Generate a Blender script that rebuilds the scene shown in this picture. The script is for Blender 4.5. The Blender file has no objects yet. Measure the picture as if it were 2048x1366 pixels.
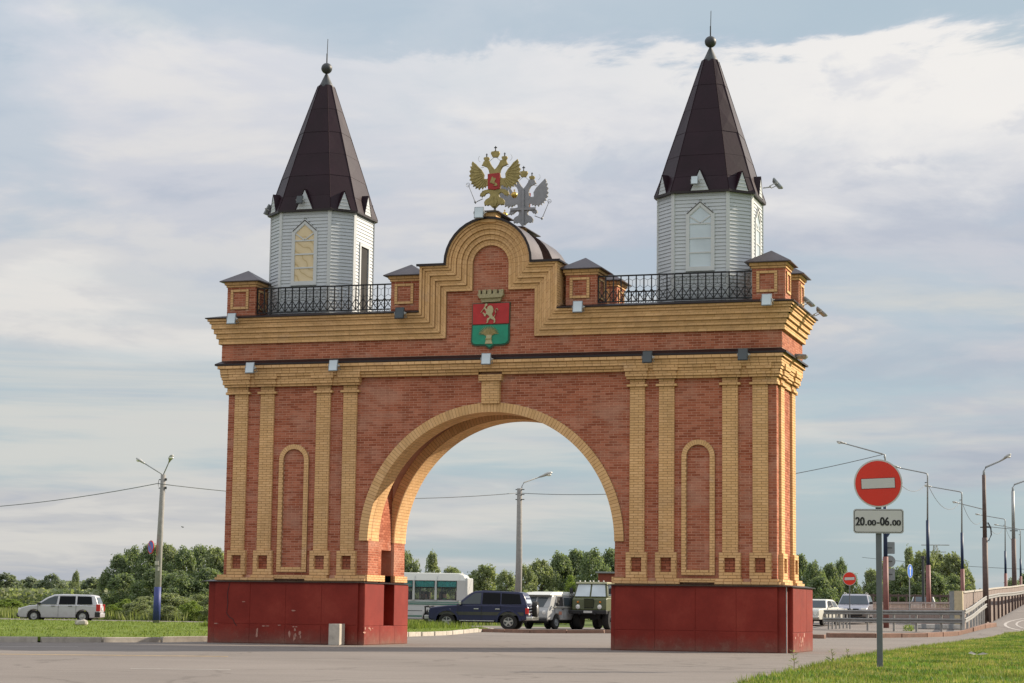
import bpy, bmesh, math, random
import numpy as np
from mathutils import Vector, Matrix, noise
random.seed(7)
rng = np.random.default_rng(7)
sc = bpy.context.scene
R = math.radians
COL = sc.collection

# ------------------------------------------------------------------ camera
cam_d = bpy.data.cameras.new('camera')
cam = bpy.data.objects.new('camera', cam_d)
COL.objects.link(cam)
sc.camera = cam
cam_d.sensor_width = 36.0
cam_d.lens = 73.17
cam_d.clip_start = 0.3
cam_d.clip_end = 20000
yaw, pit, roll = 0.3029, 0.1269, 0.0128
Fv = Vector((-math.sin(yaw) * math.cos(pit), math.cos(yaw) * math.cos(pit), math.sin(pit)))
Rv = Vector((math.cos(yaw), math.sin(yaw), 0))
Uv = Rv.cross(Fv)
R2 = Rv * math.cos(roll) + Uv * math.sin(roll)
U2 = Uv * math.cos(roll) - Rv * math.sin(roll)
M = Matrix((R2, U2, -Fv)).transposed().to_4x4()
M.translation = Vector((19.0331, -58.8348, 1.1909))
cam.matrix_world = M

# ------------------------------------------------------------------ world, sun, exposure
SUN_AZ, SUN_EL = R(41), R(28)          # azimuth from +X towards +Y
sunv = Vector((math.cos(SUN_AZ) * math.cos(SUN_EL), math.sin(SUN_AZ) * math.cos(SUN_EL), math.sin(SUN_EL)))
world = bpy.data.worlds.new('World')
sc.world = world
world.use_nodes = True
nt = world.node_tree
nt.nodes.clear()
N, L = nt.nodes, nt.links
def wn(t, **k):
    n = N.new(t)
    for a, b in k.items():
        setattr(n, a, b)
    return n
out = wn('ShaderNodeOutputWorld')
bg = wn('ShaderNodeBackground')
bg.inputs['Strength'].default_value = 0.1
L.new(bg.outputs[0], out.inputs[0])
sky = wn('ShaderNodeTexSky', sky_type='NISHITA', sun_disc=False, sun_elevation=SUN_EL,
         sun_rotation=math.atan2(sunv.x, sunv.y), altitude=200, air_density=1.0, dust_density=2.2, ozone_density=1.5)
tc = wn('ShaderNodeTexCoord')
sep = wn('ShaderNodeSeparateXYZ')
L.new(tc.outputs['Generated'], sep.inputs[0])
def wmath(op, a, b=None, c=None):
    n = wn('ShaderNodeMath', operation=op)
    for i, v in enumerate((a, b, c)):
        if v is None:
            continue
        if isinstance(v, (int, float)):
            n.inputs[i].default_value = v
        else:
            L.new(v, n.inputs[i])
    return n.outputs[0]
def wramp(fac, stops, interp='EASE'):
    n = wn('ShaderNodeValToRGB')
    n.color_ramp.interpolation = interp
    el = n.color_ramp.elements
    while len(el) > 1:
        el.remove(el[0])
    el[0].position = stops[0][0]
    el[0].color = (*stops[0][1], 1) if len(stops[0][1]) == 3 else stops[0][1]
    for p, c in stops[1:]:
        e = el.new(p)
        e.color = (*c, 1)
    L.new(fac, n.inputs[0])
    return n.outputs[0]
def wmix(f, a, b):
    n = wn('ShaderNodeMix', data_type='RGBA')
    if isinstance(f, (int, float)):
        n.inputs[0].default_value = f
    else:
        L.new(f, n.inputs[0])
    for i, v in ((6, a), (7, b)):
        if isinstance(v, tuple):
            n.inputs[i].default_value = (*v, 1)
        else:
            L.new(v, n.inputs[i])
    return n.outputs[2]
# a sheet of cloud over a curved earth: x,y divided by height above the horizon
hz = wmath('MAXIMUM', sep.outputs[2], 0.0)
den = wmath('ADD', hz, 0.11)
cu = wmath('DIVIDE', sep.outputs[0], den)
cv = wmath('DIVIDE', sep.outputs[1], den)
comb = wn('ShaderNodeCombineXYZ')
L.new(cu, comb.inputs[0]); L.new(cv, comb.inputs[1])
def wnoise(scale, detail=6, rough=0.55, dist=0.0, vec=None, off=(0, 0, 0), sc3=(1, 1, 1)):
    mp = wn('ShaderNodeMapping')
    mp.inputs['Location'].default_value = off
    mp.inputs['Scale'].default_value = sc3
    L.new(vec or comb.outputs[0], mp.inputs[0])
    n = wn('ShaderNodeTexNoise')
    n.inputs['Scale'].default_value = scale
    n.inputs['Detail'].default_value = detail
    n.inputs['Roughness'].default_value = rough
    n.inputs['Distortion'].default_value = dist
    L.new(mp.outputs[0], n.inputs['Vector'])
    return n.outputs[0]
n1 = wnoise(0.75, 6, 0.52, 0.5, off=(2.9, 4.2, 0))
n2 = wnoise(2.3, 8, 0.56, 0.3, off=(7.7, 2.1, 1))
n3 = wnoise(0.55, 5, 0.5, 0.3, off=(1.2, 9.4, 3))
n4 = wnoise(9.0, 7, 0.62, 0.4, vec=tc.outputs['Generated'], off=(3.1, 0.4, 2.2), sc3=(1, 1, 2.4))   # cauliflower edge of the bank
n5 = wnoise(2.2, 6, 0.55, 0.2, vec=tc.outputs['Generated'], off=(0.3, 5.4, 1.2), sc3=(1, 1, 9))       # long low streaks
def sstep(lo, hi, v):
    n = wn('ShaderNodeMapRange', interpolation_type='SMOOTHSTEP')
    n.inputs[1].default_value = lo; n.inputs[2].default_value = hi
    L.new(v, n.inputs[0])
    return n.outputs[0]
EX = 1 / 1.17
def C3(r, g, b): return (r * EX, g * EX, b * EX)
# open sky between the clouds
blue = wramp(hz, [(0.0, C3(3.25, 4.1, 4.5)), (0.08, C3(3.3, 4.3, 4.85)), (0.3, C3(3.3, 4.4, 5.2)), (1.0, C3(3.1, 4.2, 5.8))], 'LINEAR')
base = wmix(0.15, blue, sky.outputs[0])
# cloud colour: lilac grey undersides to cream white tops
lum = wmath('ADD', wmath('MULTIPLY', n3, 0.5), wmath('MULTIPLY', n2, 0.5))
cloud = wramp(lum, [(0.40, C3(4.0, 4.3, 4.95)), (0.47, C3(4.7, 4.85, 5.3)), (0.54, C3(5.5, 5.45, 5.5)), (0.62, C3(6.5, 6.3, 6.05))])
dens = wmath('ADD', wmath('MULTIPLY', n1, 0.7), wmath('MULTIPLY', n2, 0.3))
mask = sstep(0.33, 0.50, dens)
# below about eight degrees the cloud breaks into cream streaks over pale blue
low = sstep(0.05, 0.19, hz)
streak = sstep(0.42, 0.56, n5)
maskl = wmath('MULTIPLY', streak, 0.9)
mk = wmath('ADD', wmath('MULTIPLY', mask, low), wmath('MULTIPLY', maskl, wmath('SUBTRACT', 1.0, low)))
mk = wmath('MAXIMUM', mk, wmath('MULTIPLY', low, 0.65))
cie = wmath('ADD', 0.80, wmath('MULTIPLY', hz, 1.3))      # cloudy sky: brighter towards the zenith
ccomb = wn('ShaderNodeVectorMath', operation='SCALE')
L.new(cloud, ccomb.inputs[0]); L.new(cie, ccomb.inputs[3])
skyc = wmix(mk, base, ccomb.outputs[0])
creams = wmath('MULTIPLY', wmath('MULTIPLY', sstep(0.50, 0.62, wnoise(1.6, 7, 0.6, 0.3, vec=tc.outputs['Generated'], off=(4.4, 1.3, 7.7), sc3=(1, 1, 11))), wmath('SUBTRACT', 1.0, sstep(0.13, 0.2, hz))), sstep(0.0, 0.03, hz))
skyc = wmix(wmath('MULTIPLY', creams, 0.75), skyc, C3(5.75, 5.6, 5.2))
# the bright bank: its top edge about fifteen degrees up, with a strip of blue above it
edge = wmath('ADD', hz, wmath('MULTIPLY', wmath('SUBTRACT', n4, 0.5), -0.12))
right = sstep(-0.46, -0.12, sep.outputs[0])
gap = wmath('MULTIPLY', sstep(0.252, 0.274, edge), wmath('SUBTRACT', 1.0, sstep(0.31, 0.40, hz)))
skyc = wmix(wmath('MULTIPLY', gap, wmath('ADD', 0.35, wmath('MULTIPLY', right, 0.55))), skyc, C3(3.55, 4.45, 5.15))
bank = wmath('MULTIPLY', sstep(0.185, 0.245, edge), wmath('SUBTRACT', 1.0, sstep(0.256, 0.268, edge)))
holes = wmath('SUBTRACT', 1.0, wmath('MULTIPLY', sstep(0.56, 0.66, wnoise(14, 6, 0.6, 0.3, vec=tc.outputs['Generated'], off=(1.7, 2.2, 0.2), sc3=(1, 1, 2.2))), 0.6))
bank = wmath('MULTIPLY', wmath('MULTIPLY', bank, holes), wmath('ADD', 0.05, wmath('MULTIPLY', right, 0.85)))
skyc = wmix(bank, skyc, C3(7.35, 7.15, 6.9))
L.new(skyc, bg.inputs[0])

sun_d = bpy.data.lights.new('sun', 'SUN')
sun_d.energy = 5.0
sun_d.angle = R(0.6)
sun_d.color = (1.0, 0.87, 0.70)
sun = bpy.data.objects.new('sun', sun_d)
COL.objects.link(sun)
sun.rotation_euler = sunv.to_track_quat('Z', 'Y').to_euler()
sc.view_settings.view_transform = 'Standard'
sc.view_settings.look = 'None'
sc.view_settings.exposure = 0.52
sc.view_settings.gamma = 1
sc.view_settings.use_curve_mapping = False

# ------------------------------------------------------------------ mesh helpers
class MB:
    def __init__(s):
        s.v, s.f = [], []
    def add(s, vs, fs):
        o = len(s.v)
        s.v += [tuple(p) for p in vs]
        s.f += [tuple(i + o for i in f) for f in fs]
        return s
    def box(s, x0, x1, y0, y1, z0, z1):
        return s.add([(x0, y0, z0), (x1, y0, z0), (x1, y1, z0), (x0, y1, z0), (x0, y0, z1), (x1, y0, z1), (x1, y1, z1), (x0, y1, z1)],
                     [(0, 3, 2, 1), (4, 5, 6, 7), (0, 1, 5, 4), (1, 2, 6, 5), (2, 3, 7, 6), (3, 0, 4, 7)])
    def rings(s, rings, cap=True):
        n = len(rings[0])
        o = len(s.v)
        for r in rings:
            s.v += [tuple(p) for p in r]
        for k in range(len(rings) - 1):
            a = o + k * n
            b = a + n
            for i in range(n):
                j = (i + 1) % n
                s.f.append((a + i, a + j, b + j, b + i))
        if cap:
            s.f.append(tuple(o + i for i in range(n - 1, -1, -1)))
            s.f.append(tuple(o + (len(rings) - 1) * n + i for i in range(n)))
        return s
    def tube(s, pts, r, n=8):
        pts = [Vector(p) for p in pts]
        if not isinstance(r, (list, tuple)):
            r = [r] * len(pts)
        rg = []
        for i, p in enumerate(pts):
            d = (pts[min(i + 1, len(pts) - 1)] - pts[max(i - 1, 0)]).normalized()
            a = d.cross(Vector((0, 0, 1)) if abs(d.z) < 0.95 else Vector((1, 0, 0))).normalized()
            b = a.cross(d)
            rg.append([p + (a * math.cos(2 * math.pi * k / n) + b * math.sin(2 * math.pi * k / n)) * r[i] for k in range(n)])
        return s.rings(rg)
    def bar(s, p, q, w, h):
        """square bar; w sideways, h the other way"""
        p, q = Vector(p), Vector(q)
        d = (q - p).normalized()
        up = Vector((0, 0, 1)) if abs(d.z) < 0.95 else Vector((0, 1, 0))
        a = d.cross(up).normalized() * (w / 2)
        b = a.cross(d).normalized() * (h / 2)
        return s.rings([[e - a - b, e + a - b, e + a + b, e - a + b] for e in (p, q)])
    def sphere(s, c, r, n=14, m=8, sx=1, sy=1, sz=1):
        c = Vector(c)
        rg = []
        for i in range(1, m):
            t = math.pi * i / m
            rg.append([c + Vector((math.sin(t) * math.cos(2 * math.pi * k / n) * r * sx, math.sin(t) * math.sin(2 * math.pi * k / n) * r * sy, -math.cos(t) * r * sz)) for k in range(n)])
        return s.rings(rg)
    def poly(s, pts, fn, d0, d1):
        """extrude a 2D polygon; fn(u,v,d)->xyz"""
        n = len(pts)
        o = len(s.v)
        for d in (d0, d1):
            s.v += [tuple(fn(u, v, d)) for u, v in pts]
        s.f.append(tuple(range(o, o + n)))
        s.f.append(tuple(range(o + 2 * n - 1, o + n - 1, -1)))
        for i in range(n):
            j = (i + 1) % n
            s.f.append((o + j, o + i, o + n + i, o + n + j))
        return s
    def mesh(s, name='mesh'):
        me = bpy.data.meshes.new(name)
        me.from_pydata(s.v, [], s.f)
        me.update()
        return me

def fixn(me):
    bm = bmesh.new(); bm.from_mesh(me)
    bmesh.ops.recalc_face_normals(bm, faces=bm.faces)
    bm.to_mesh(me); bm.free()

def obj(name, mb, mat, parent=None, smooth=False, bevel=0, seg=2, recalc=True, loc=None):
    me = mb.mesh(name) if isinstance(mb, MB) else mb
    if recalc and isinstance(mb, MB):
        fixn(me)
    if mat is not None and not me.materials:
        me.materials.append(mat)
    if smooth:
        me.polygons.foreach_set('use_smooth', [True] * len(me.polygons))
        if smooth != 'all':
            try:
                me.set_sharp_from_angle(angle=R(smooth if smooth is not True else 38))
            except Exception:
                pass
    o = bpy.data.objects.new(name, me)
    COL.objects.link(o)
    if parent is not None:
        o.parent = parent
    if loc is not None:
        o.location = loc
    if bevel:
        m = o.modifiers.new('bevel', 'BEVEL')
        m.width = bevel; m.segments = seg; m.limit_method = 'ANGLE'; m.angle_limit = R(35)
    return o

def thing(name, label, cat, loc=(0, 0, 0), rz=0, group=None):
    o = bpy.data.objects.new(name, None)
    COL.objects.link(o)
    o.empty_display_size = 0.3
    o.location = loc
    o.rotation_euler = (0, 0, rz)
    return tag(o, label, cat, group)
def tag(o, label=None, cat=None, group=None, kind=None):
    if label: o['label'] = label
    if cat: o['category'] = cat
    if group: o['group'] = group
    if kind: o['kind'] = kind
    return o
def dup(o, loc=None, rz=None, label=None, scale=None, parent=None):
    c = o.copy()
    COL.objects.link(c)
    if parent is not None: c.parent = parent
    for ch in list(o.children):
        dup(ch, parent=c)
    if loc is not None: c.location = loc
    if rz is not None: c.rotation_euler = (0, 0, rz)
    if scale is not None: c.scale = scale
    if label: c['label'] = label
    return c
def npmesh(name, verts, quads, mat, tri=False):
    me = bpy.data.meshes.new(name)
    k = 3 if tri else 4
    nv, nf = len(verts), len(quads)
    me.vertices.add(nv); me.vertices.foreach_set('co', np.asarray(verts, np.float32).ravel())
    me.loops.add(nf * k); me.loops.foreach_set('vertex_index', np.asarray(quads, np.int32).ravel())
    me.polygons.add(nf)
    me.polygons.foreach_set('loop_start', np.arange(0, nf * k, k, dtype=np.int32))
    me.update(calc_edges=True)
    me.materials.append(mat)
    return me

# ------------------------------------------------------------------ materials
MATS = {}
def mat_base(name, rough=0.8, metal=0.0, spec=0.5):
    m = bpy.data.materials.new(name)
    m.use_nodes = True
    b = m.node_tree.nodes['Principled BSDF']
    b.inputs['Roughness'].default_value = rough
    b.inputs['Metallic'].default_value = metal
    b.inputs['Specular IOR Level'].default_value = spec
    MATS[name] = m
    return m, m.node_tree, b
class NT:
    def __init__(s, nt): s.n, s.l = nt.nodes, nt.links
    def new(s, t, **k):
        n = s.n.new(t)
        for a, b in k.items(): setattr(n, a, b)
        return n
    def math(s, op, a, b=None, clamp=False):
        n = s.new('ShaderNodeMath', operation=op, use_clamp=clamp)
        for i, v in enumerate((a, b)):
            if v is None: continue
            if isinstance(v, (int, float)): n.inputs[i].default_value = v
            else: s.l.new(v, n.inputs[i])
        return n.outputs[0]
    def noise(s, scale, detail=4, rough=0.55, vec='Object', sc3=None, dist=0):
        tc = s.new('ShaderNodeTexCoord')
        src = tc.outputs[vec] if vec != 'World' else s.new('ShaderNodeNewGeometry').outputs['Position']
        if sc3:
            mp = s.new('ShaderNodeMapping'); mp.inputs['Scale'].default_value = sc3
            s.l.new(src, mp.inputs[0]); src = mp.outputs[0]
        n = s.new('ShaderNodeTexNoise')
        n.inputs['Scale'].default_value = scale; n.inputs['Detail'].default_value = detail
        n.inputs['Roughness'].default_value = rough; n.inputs['Distortion'].default_value = dist
        s.l.new(src, n.inputs['Vector'])
        return n.outputs[0]
    def ramp(s, fac, stops, interp='LINEAR'):
        n = s.new('ShaderNodeValToRGB'); n.color_ramp.interpolation = interp
        el = n.color_ramp.elements
        while len(el) > 1: el.remove(el[0])
        c4 = lambda c: (*c, 1) if isinstance(c, (tuple, list)) else (c, c, c, 1)
        el[0].position = stops[0][0]; el[0].color = c4(stops[0][1])
        for p, c in stops[1:]:
            e = el.new(p); e.color = c4(c)
        s.l.new(fac, n.inputs[0])
        return n.outputs[0]
    def mix(s, f, a, b, blend='MIX'):
        n = s.new('ShaderNodeMix', data_type='RGBA', blend_type=blend)
        if isinstance(f, (int, float)): n.inputs[0].default_value = f
        else: s.l.new(f, n.inputs[0])
        for i, v in ((6, a), (7, b)):
            if isinstance(v, (tuple, list)): n.inputs[i].default_value = (*v, 1)
            else: s.l.new(v, n.inputs[i])
        return n.outputs[2]
    def bump(s, h, strength=0.3, dist=0.02):
        n = s.new('ShaderNodeBump'); n.inputs['Strength'].default_value = strength; n.inputs['Distance'].default_value = dist
        s.l.new(h, n.inputs['Height'])
        return n.outputs[0]
    def island(s):
        g = s.new('ShaderNodeNewGeometry').outputs['Random Per Island']
        o = s.new('ShaderNodeObjectInfo').outputs['Random']
        return s.math('FRACT', s.math('ADD', g, o))
def simple(name, col, rough=0.7, metal=0.0, var=0.12, nscale=6.0, bump=0.1, spec=0.5, dirt=None, vec='Object'):
    m, nt_, b = mat_base(name, rough, metal, spec)
    T = NT(nt_)
    n = T.noise(nscale, 5, 0.6, vec)
    f = T.ramp(n, [(0.3, 1 - var), (0.7, 1 + var)])
    c = T.mix(1.0, col, f, 'MULTIPLY')
    if dirt:
        d = T.ramp(T.noise(nscale * 0.35, 6, 0.7, vec), [(0.5, 0), (0.72, 0.75)])
        c = T.mix(d, c, dirt)
    T.l.new(c, b.inputs['Base Color'])
    if bump:
        T.l.new(T.bump(T.noise(nscale * 6, 3, 0.5, vec), bump, 0.01), b.inputs['Normal'])
    return m

def brick_mat(name, dark, mid, light, stain, stain_amt, stain_sc):
    m, nt_, b = mat_base(name, 0.88, 0, 0.25)
    T = NT(nt_)
    c = T.ramp(T.island(), [(0, dark), (0.45, mid), (1, light)])
    blot = T.noise(stain_sc, 7, 0.62, 'World', (1, 1, 1.8), 0.4)
    c = T.mix(T.ramp(blot, [(0.5, 0), (0.66, stain_amt)]), c, stain)
    run = T.noise(1.0, 6, 0.6, 'World', (2.6, 2.6, 0.35))
    c = T.mix(T.ramp(run, [(0.54, 0), (0.68, 0.32)]), c, tuple(v * 0.55 for v in mid))
    salt = T.noise(0.85, 8, 0.72, 'World', (0.8, 0.8, 1.3), 0.8)
    c = T.mix(T.ramp(salt, [(0.60, 0), (0.72, 0.38)]), c, (0.52, 0.38, 0.31))
    broad = T.ramp(T.noise(0.5, 4, 0.6, 'World'), [(0.3, 0.86), (0.7, 1.1)])
    c = T.mix(1.0, c, broad, 'MULTIPLY')
    fine = T.ramp(T.noise(45, 4, 0.7, 'World'), [(0.25, 0.84), (0.75, 1.14)])
    c = T.mix(1.0, c, fine, 'MULTIPLY')
    T.l.new(c, b.inputs['Base Color'])
    T.l.new(T.bump(T.noise(70, 4, 0.6, 'World'), 0.35, 0.006), b.inputs['Normal'])
    return m
RED = brick_mat('red_brick', (0.29, 0.080, 0.040), (0.40, 0.125, 0.066), (0.49, 0.18, 0.105), (0.50, 0.25, 0.17), 0.7, 0.7)
YEL = brick_mat('yellow_brick', (0.68, 0.41, 0.185), (0.735, 0.45, 0.21), (0.785, 0.49, 0.24), (0.62, 0.38, 0.20), 0.4, 1.1)
MORT_R = simple('pink_mortar', (0.60, 0.34, 0.235), 0.95, var=0.22, nscale=1.6, bump=0.4, vec='World')
MORT_Y = simple('tan_mortar', (0.36, 0.20, 0.09), 0.95, var=0.15, nscale=3, bump=0.4, vec='World')
FLASH = simple('brown_sheet_metal', (0.018, 0.010, 0.010), 0.42, 0.15, var=0.25, nscale=2.5, bump=0.12, vec='World')
ROOFM = simple('roof_sheet_metal', (0.017, 0.005, 0.010), 0.42, 0.0, var=0.22, nscale=1.6, bump=0.15, vec='World', spec=0.2)
SEAM = simple('roof_seam_metal', (0.020, 0.009, 0.013), 0.75, 0, var=0.15, nscale=3, bump=0.1, spec=0.1)
CAPM = simple('dull_roof_metal', (0.075, 0.060, 0.062), 0.42, 0.3, var=0.2, nscale=2.2, bump=0.15, vec='World')
def plinth_material():
    m, nt_, b = mat_base('oxide_red_paint', 0.5, 0, 0.25)
    T = NT(nt_)
    n = T.noise(1.1, 6, 0.65, 'World')
    c = T.ramp(n, [(0.3, (0.18, 0.016, 0.009)), (0.55, (0.23, 0.024, 0.014)), (0.75, (0.28, 0.04, 0.024))])
    sp = T.noise(3.2, 8, 0.72, 'World', (1, 1, 0.8))
    z = T.new('ShaderNodeSeparateXYZ'); T.l.new(T.new('ShaderNodeNewGeometry').outputs['Position'], z.inputs[0])
    low = T.ramp(z.outputs[2], [(0.0, 1), (0.12, 1), (0.55, 0)])
    c = T.mix(T.math('MULTIPLY', T.ramp(sp, [(0.52, 0), (0.62, 1)]), T.math('MULTIPLY', low, 0.35)), c, (0.30, 0.17, 0.12))
    spl = T.math('ADD', z.outputs[2], T.math('MULTIPLY', T.math('SUBTRACT', T.noise(2.5, 6, 0.7, 'World'), 0.5), 0.5))
    dust = T.ramp(spl, [(0.0, 0.62), (0.14, 0.3), (0.45, 0.0)])
    c = T.mix(dust, c, (0.17, 0.12, 0.09))
    fine = T.ramp(T.noise(30, 3, 0.7, 'World'), [(0.3, 0.9), (0.7, 1.08)])
    c = T.mix(1.0, c, fine, 'MULTIPLY')
    T.l.new(c, b.inputs['Base Color'])
    T.l.new(T.bump(T.noise(2.2, 4, 0.6, 'World'), 0.18, 0.03), b.inputs['Normal'])
    return m
PLINTH = plinth_material()
CHIP = simple('bare_plaster', (0.42, 0.22, 0.17), 0.95, var=0.2, nscale=9)
WHITE = simple('white_siding', (0.50, 0.53, 0.55), 0.5, var=0.05, nscale=2, bump=0.05, vec='World')
TRIM = simple('white_trim', (0.56, 0.58, 0.58), 0.5, var=0.04, nscale=3, bump=0.04)
IRON = simple('black_iron', (0.018, 0.018, 0.019), 0.5, 0.4, var=0.2, nscale=12, bump=0.1)
GREYM = simple('grey_steel', (0.26, 0.28, 0.29), 0.45, 0.5, var=0.12, nscale=8, bump=0.08)
GALV = simple('galvanised_steel', (0.40, 0.40, 0.385), 0.5, 0.45, var=0.16, nscale=5, bump=0.1)
DKMET = simple('dark_grey_metal', (0.055, 0.06, 0.062), 0.5, 0.4, var=0.2, nscale=8, bump=0.1)
GOLD = simple('aged_gold_paint', (0.33, 0.26, 0.10), 0.38, 0.55, var=0.25, nscale=7, bump=0.15)
BRASS = simple('polished_brass', (0.50, 0.33, 0.08), 0.25, 0.85, var=0.2, nscale=9, bump=0.05)
EGREY = simple('grey_back_paint', (0.27, 0.275, 0.295), 0.5, 0.2, var=0.12, nscale=6, bump=0.06)
CREAM = simple('cream_relief', (0.48, 0.42, 0.24), 0.7, var=0.2, nscale=30, bump=0.2)
CROWNM = simple('weathered_crown_paint', (0.36, 0.31, 0.175), 0.7, var=0.3, nscale=25, bump=0.25)
SHRED = simple('shield_red', (0.45, 0.018, 0.018), 0.4, var=0.18, nscale=4, bump=0.05)
SHGRN = simple('shield_green', (0.008, 0.26, 0.15), 0.4, var=0.18, nscale=4, bump=0.05)
CONC = simple('concrete', (0.46, 0.42, 0.36), 0.92, var=0.14, nscale=5, bump=0.3, dirt=(0.2, 0.18, 0.15), vec='World')
KERB = simple('kerb_concrete', (0.44, 0.40, 0.34), 0.92, var=0.16, nscale=4, bump=0.35, dirt=(0.24, 0.21, 0.17), vec='World')
KERBB = simple('brown_kerb_stone', (0.24, 0.14, 0.10), 0.92, var=0.2, nscale=4, bump=0.35, dirt=(0.16, 0.11, 0.08), vec='World')
POLEC = simple('concrete_post', (0.27, 0.26, 0.245), 0.9, var=0.14, nscale=6, bump=0.3, vec='World')
POLES = simple('painted_steel_post', (0.30, 0.31, 0.31), 0.5, 0.3, var=0.12, nscale=6, bump=0.1)
NAVY = simple('navy_paint', (0.012, 0.028, 0.075), 0.5, var=0.15, nscale=5)
BLUEP = simple('blue_paint', (0.035, 0.05, 0.20), 0.55, var=0.15, nscale=5)
REDP = simple('faded_red_paint', (0.21, 0.082, 0.07), 0.6, var=0.18, nscale=5)
RUST = simple('rust_brown_paint', (0.10, 0.065, 0.055), 0.65, var=0.25, nscale=5)
SIGNW = simple('sign_white', (0.62, 0.61, 0.58), 0.4, var=0.03, nscale=3, bump=0)
SIGNG = simple('sign_grey_white', (0.54, 0.53, 0.51), 0.4, var=0.03, nscale=3, bump=0)
SIGNR = simple('sign_red', (0.66, 0.028, 0.010), 0.35, var=0.06, nscale=2, bump=0)
SIGNB = simple('sign_blue', (0.04, 0.17, 0.62), 0.35, var=0.04, nscale=3, bump=0)
BLACK = simple('black_paint', (0.012, 0.012, 0.013), 0.5, var=0.1, nscale=5, bump=0)
RUBBER = simple('tyre_rubber', (0.018, 0.017, 0.016), 0.9, var=0.3, nscale=8, bump=0.3)
CHROME = simple('dull_chrome', (0.55, 0.54, 0.52), 0.25, 0.9, var=0.1, nscale=6, bump=0.03)
ALLOY = simple('alloy_wheel', (0.42, 0.42, 0.41), 0.35, 0.7, var=0.12, nscale=6, bump=0.03)
UNDER = simple('underbody_black', (0.012, 0.012, 0.012), 0.95, var=0.3, nscale=6)
LAMPW = simple('lamp_lens', (0.75, 0.74, 0.70), 0.15, 0.1, var=0.05, nscale=10, bump=0.02)
LAMPR = simple('red_lens', (0.50, 0.02, 0.02), 0.2, var=0.05, nscale=10, bump=0.02)
LAMPO = simple('orange_lens', (0.65, 0.22, 0.03), 0.2, var=0.05, nscale=10, bump=0.02)
WIRE = simple('wire_black', (0.16, 0.17, 0.18), 0.7, var=0.1, nscale=5, bump=0)
PLATE = simple('number_plate', (0.5, 0.5, 0.48), 0.5, var=0.15, nscale=40, bump=0)
SKIN = simple('skin', (0.42, 0.24, 0.17), 0.6, var=0.08, nscale=10)
INNER = simple('interior_shade', (0.03, 0.028, 0.026), 0.95, var=0.3, nscale=2)  # flat dark colour painted as the shade inside open doors and windows
DARKR = simple('niche_shade_red', (0.10, 0.030, 0.018), 0.9, var=0.2, nscale=3)  # recess shade put into the dark red behind the sunk bricks
CURT = simple('teal_curtain', (0.05, 0.55, 0.52), 0.85, var=0.2, nscale=5)
def carpaint(name, col, rough=0.25, metal=0.3, dusty=(0.25, 0.21, 0.17)):
    m, nt_, b = mat_base(name, rough, metal, 0.5)
    T = NT(nt_)
    z = T.new('ShaderNodeSeparateXYZ'); tc_ = T.new('ShaderNodeTexCoord'); T.l.new(tc_.outputs['Object'], z.inputs[0])
    d = T.ramp(z.outputs[2], [(0.25, 0.42), (0.9, 0.06)])
    n = T.ramp(T.noise(5, 5, 0.6), [(0.3, 0.6), (0.7, 1.2)])
    c = T.mix(T.math('MULTIPLY', d, n), col, dusty)
    T.l.new(c, b.inputs['Base Color'])
    T.l.new(T.bump(T.noise(1.5, 3, 0.5), 0.08, 0.03), b.inputs['Normal'])
    b.inputs['Coat Weight'].default_value = 0.1 if col[0] < .01 else 0.35
    b.inputs['Coat Roughness'].default_value = 0.15
    return m
P_SILVER = carpaint('silver_car_paint', (0.56, 0.55, 0.58), 0.35, 0.2)
P_NAVY = carpaint('dark_blue_car_paint', (0.003, 0.007, 0.055), 0.3, 0.0, (0.03, 0.028, 0.026))
P_GREY = carpaint('grey_van_paint', (0.36, 0.37, 0.37), 0.5, 0.0)
P_OLIVE = carpaint('olive_truck_paint', (0.065, 0.075, 0.018), 0.55, 0.0, (0.12, 0.11, 0.06))
P_WHITE = carpaint('white_car_paint', (0.62, 0.62, 0.56), 0.35, 0.0)
P_BUS = carpaint('white_bus_paint', (0.50, 0.51, 0.50), 0.45, 0.0)
P_GREENS = carpaint('green_stripe_paint', (0.015, 0.17, 0.12), 0.45, 0.0)
P_SUV = carpaint('pale_grey_suv_paint', (0.30, 0.30, 0.34), 0.3, 0.5)
def glassm(name, col, rough=0.06, alpha=1.0):
    m, nt_, b = mat_base(name, rough, 0.0, 0.45 if col[0] > .02 else 0.12)
    T = NT(nt_)
    n = T.ramp(T.noise(1.2, 2, 0.5), [(0.3, tuple(c * 0.86 for c in col)), (0.7, tuple(c * 1.1 for c in col))])
    T.l.new(n, b.inputs['Base Color'])
    if alpha < 1:
        b.inputs['Alpha'].default_value = alpha
    T.l.new(T.bump(T.noise(1.2, 2, 0.5), 0.05, 0.02), b.inputs['Normal'])
    return m
G_DARK = glassm('dark_tinted_glass', (0.004, 0.005, 0.007))
G_MID = glassm('car_glass', (0.05, 0.065, 0.075))
G_BUS = glassm('bus_glass', (0.10, 0.12, 0.13), 0.08, 0.25)
G_SKY = glassm('painted_sky_glass', (0.56, 0.64, 0.69), 0.12)  # pale sky reflection put into the glass colour
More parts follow.
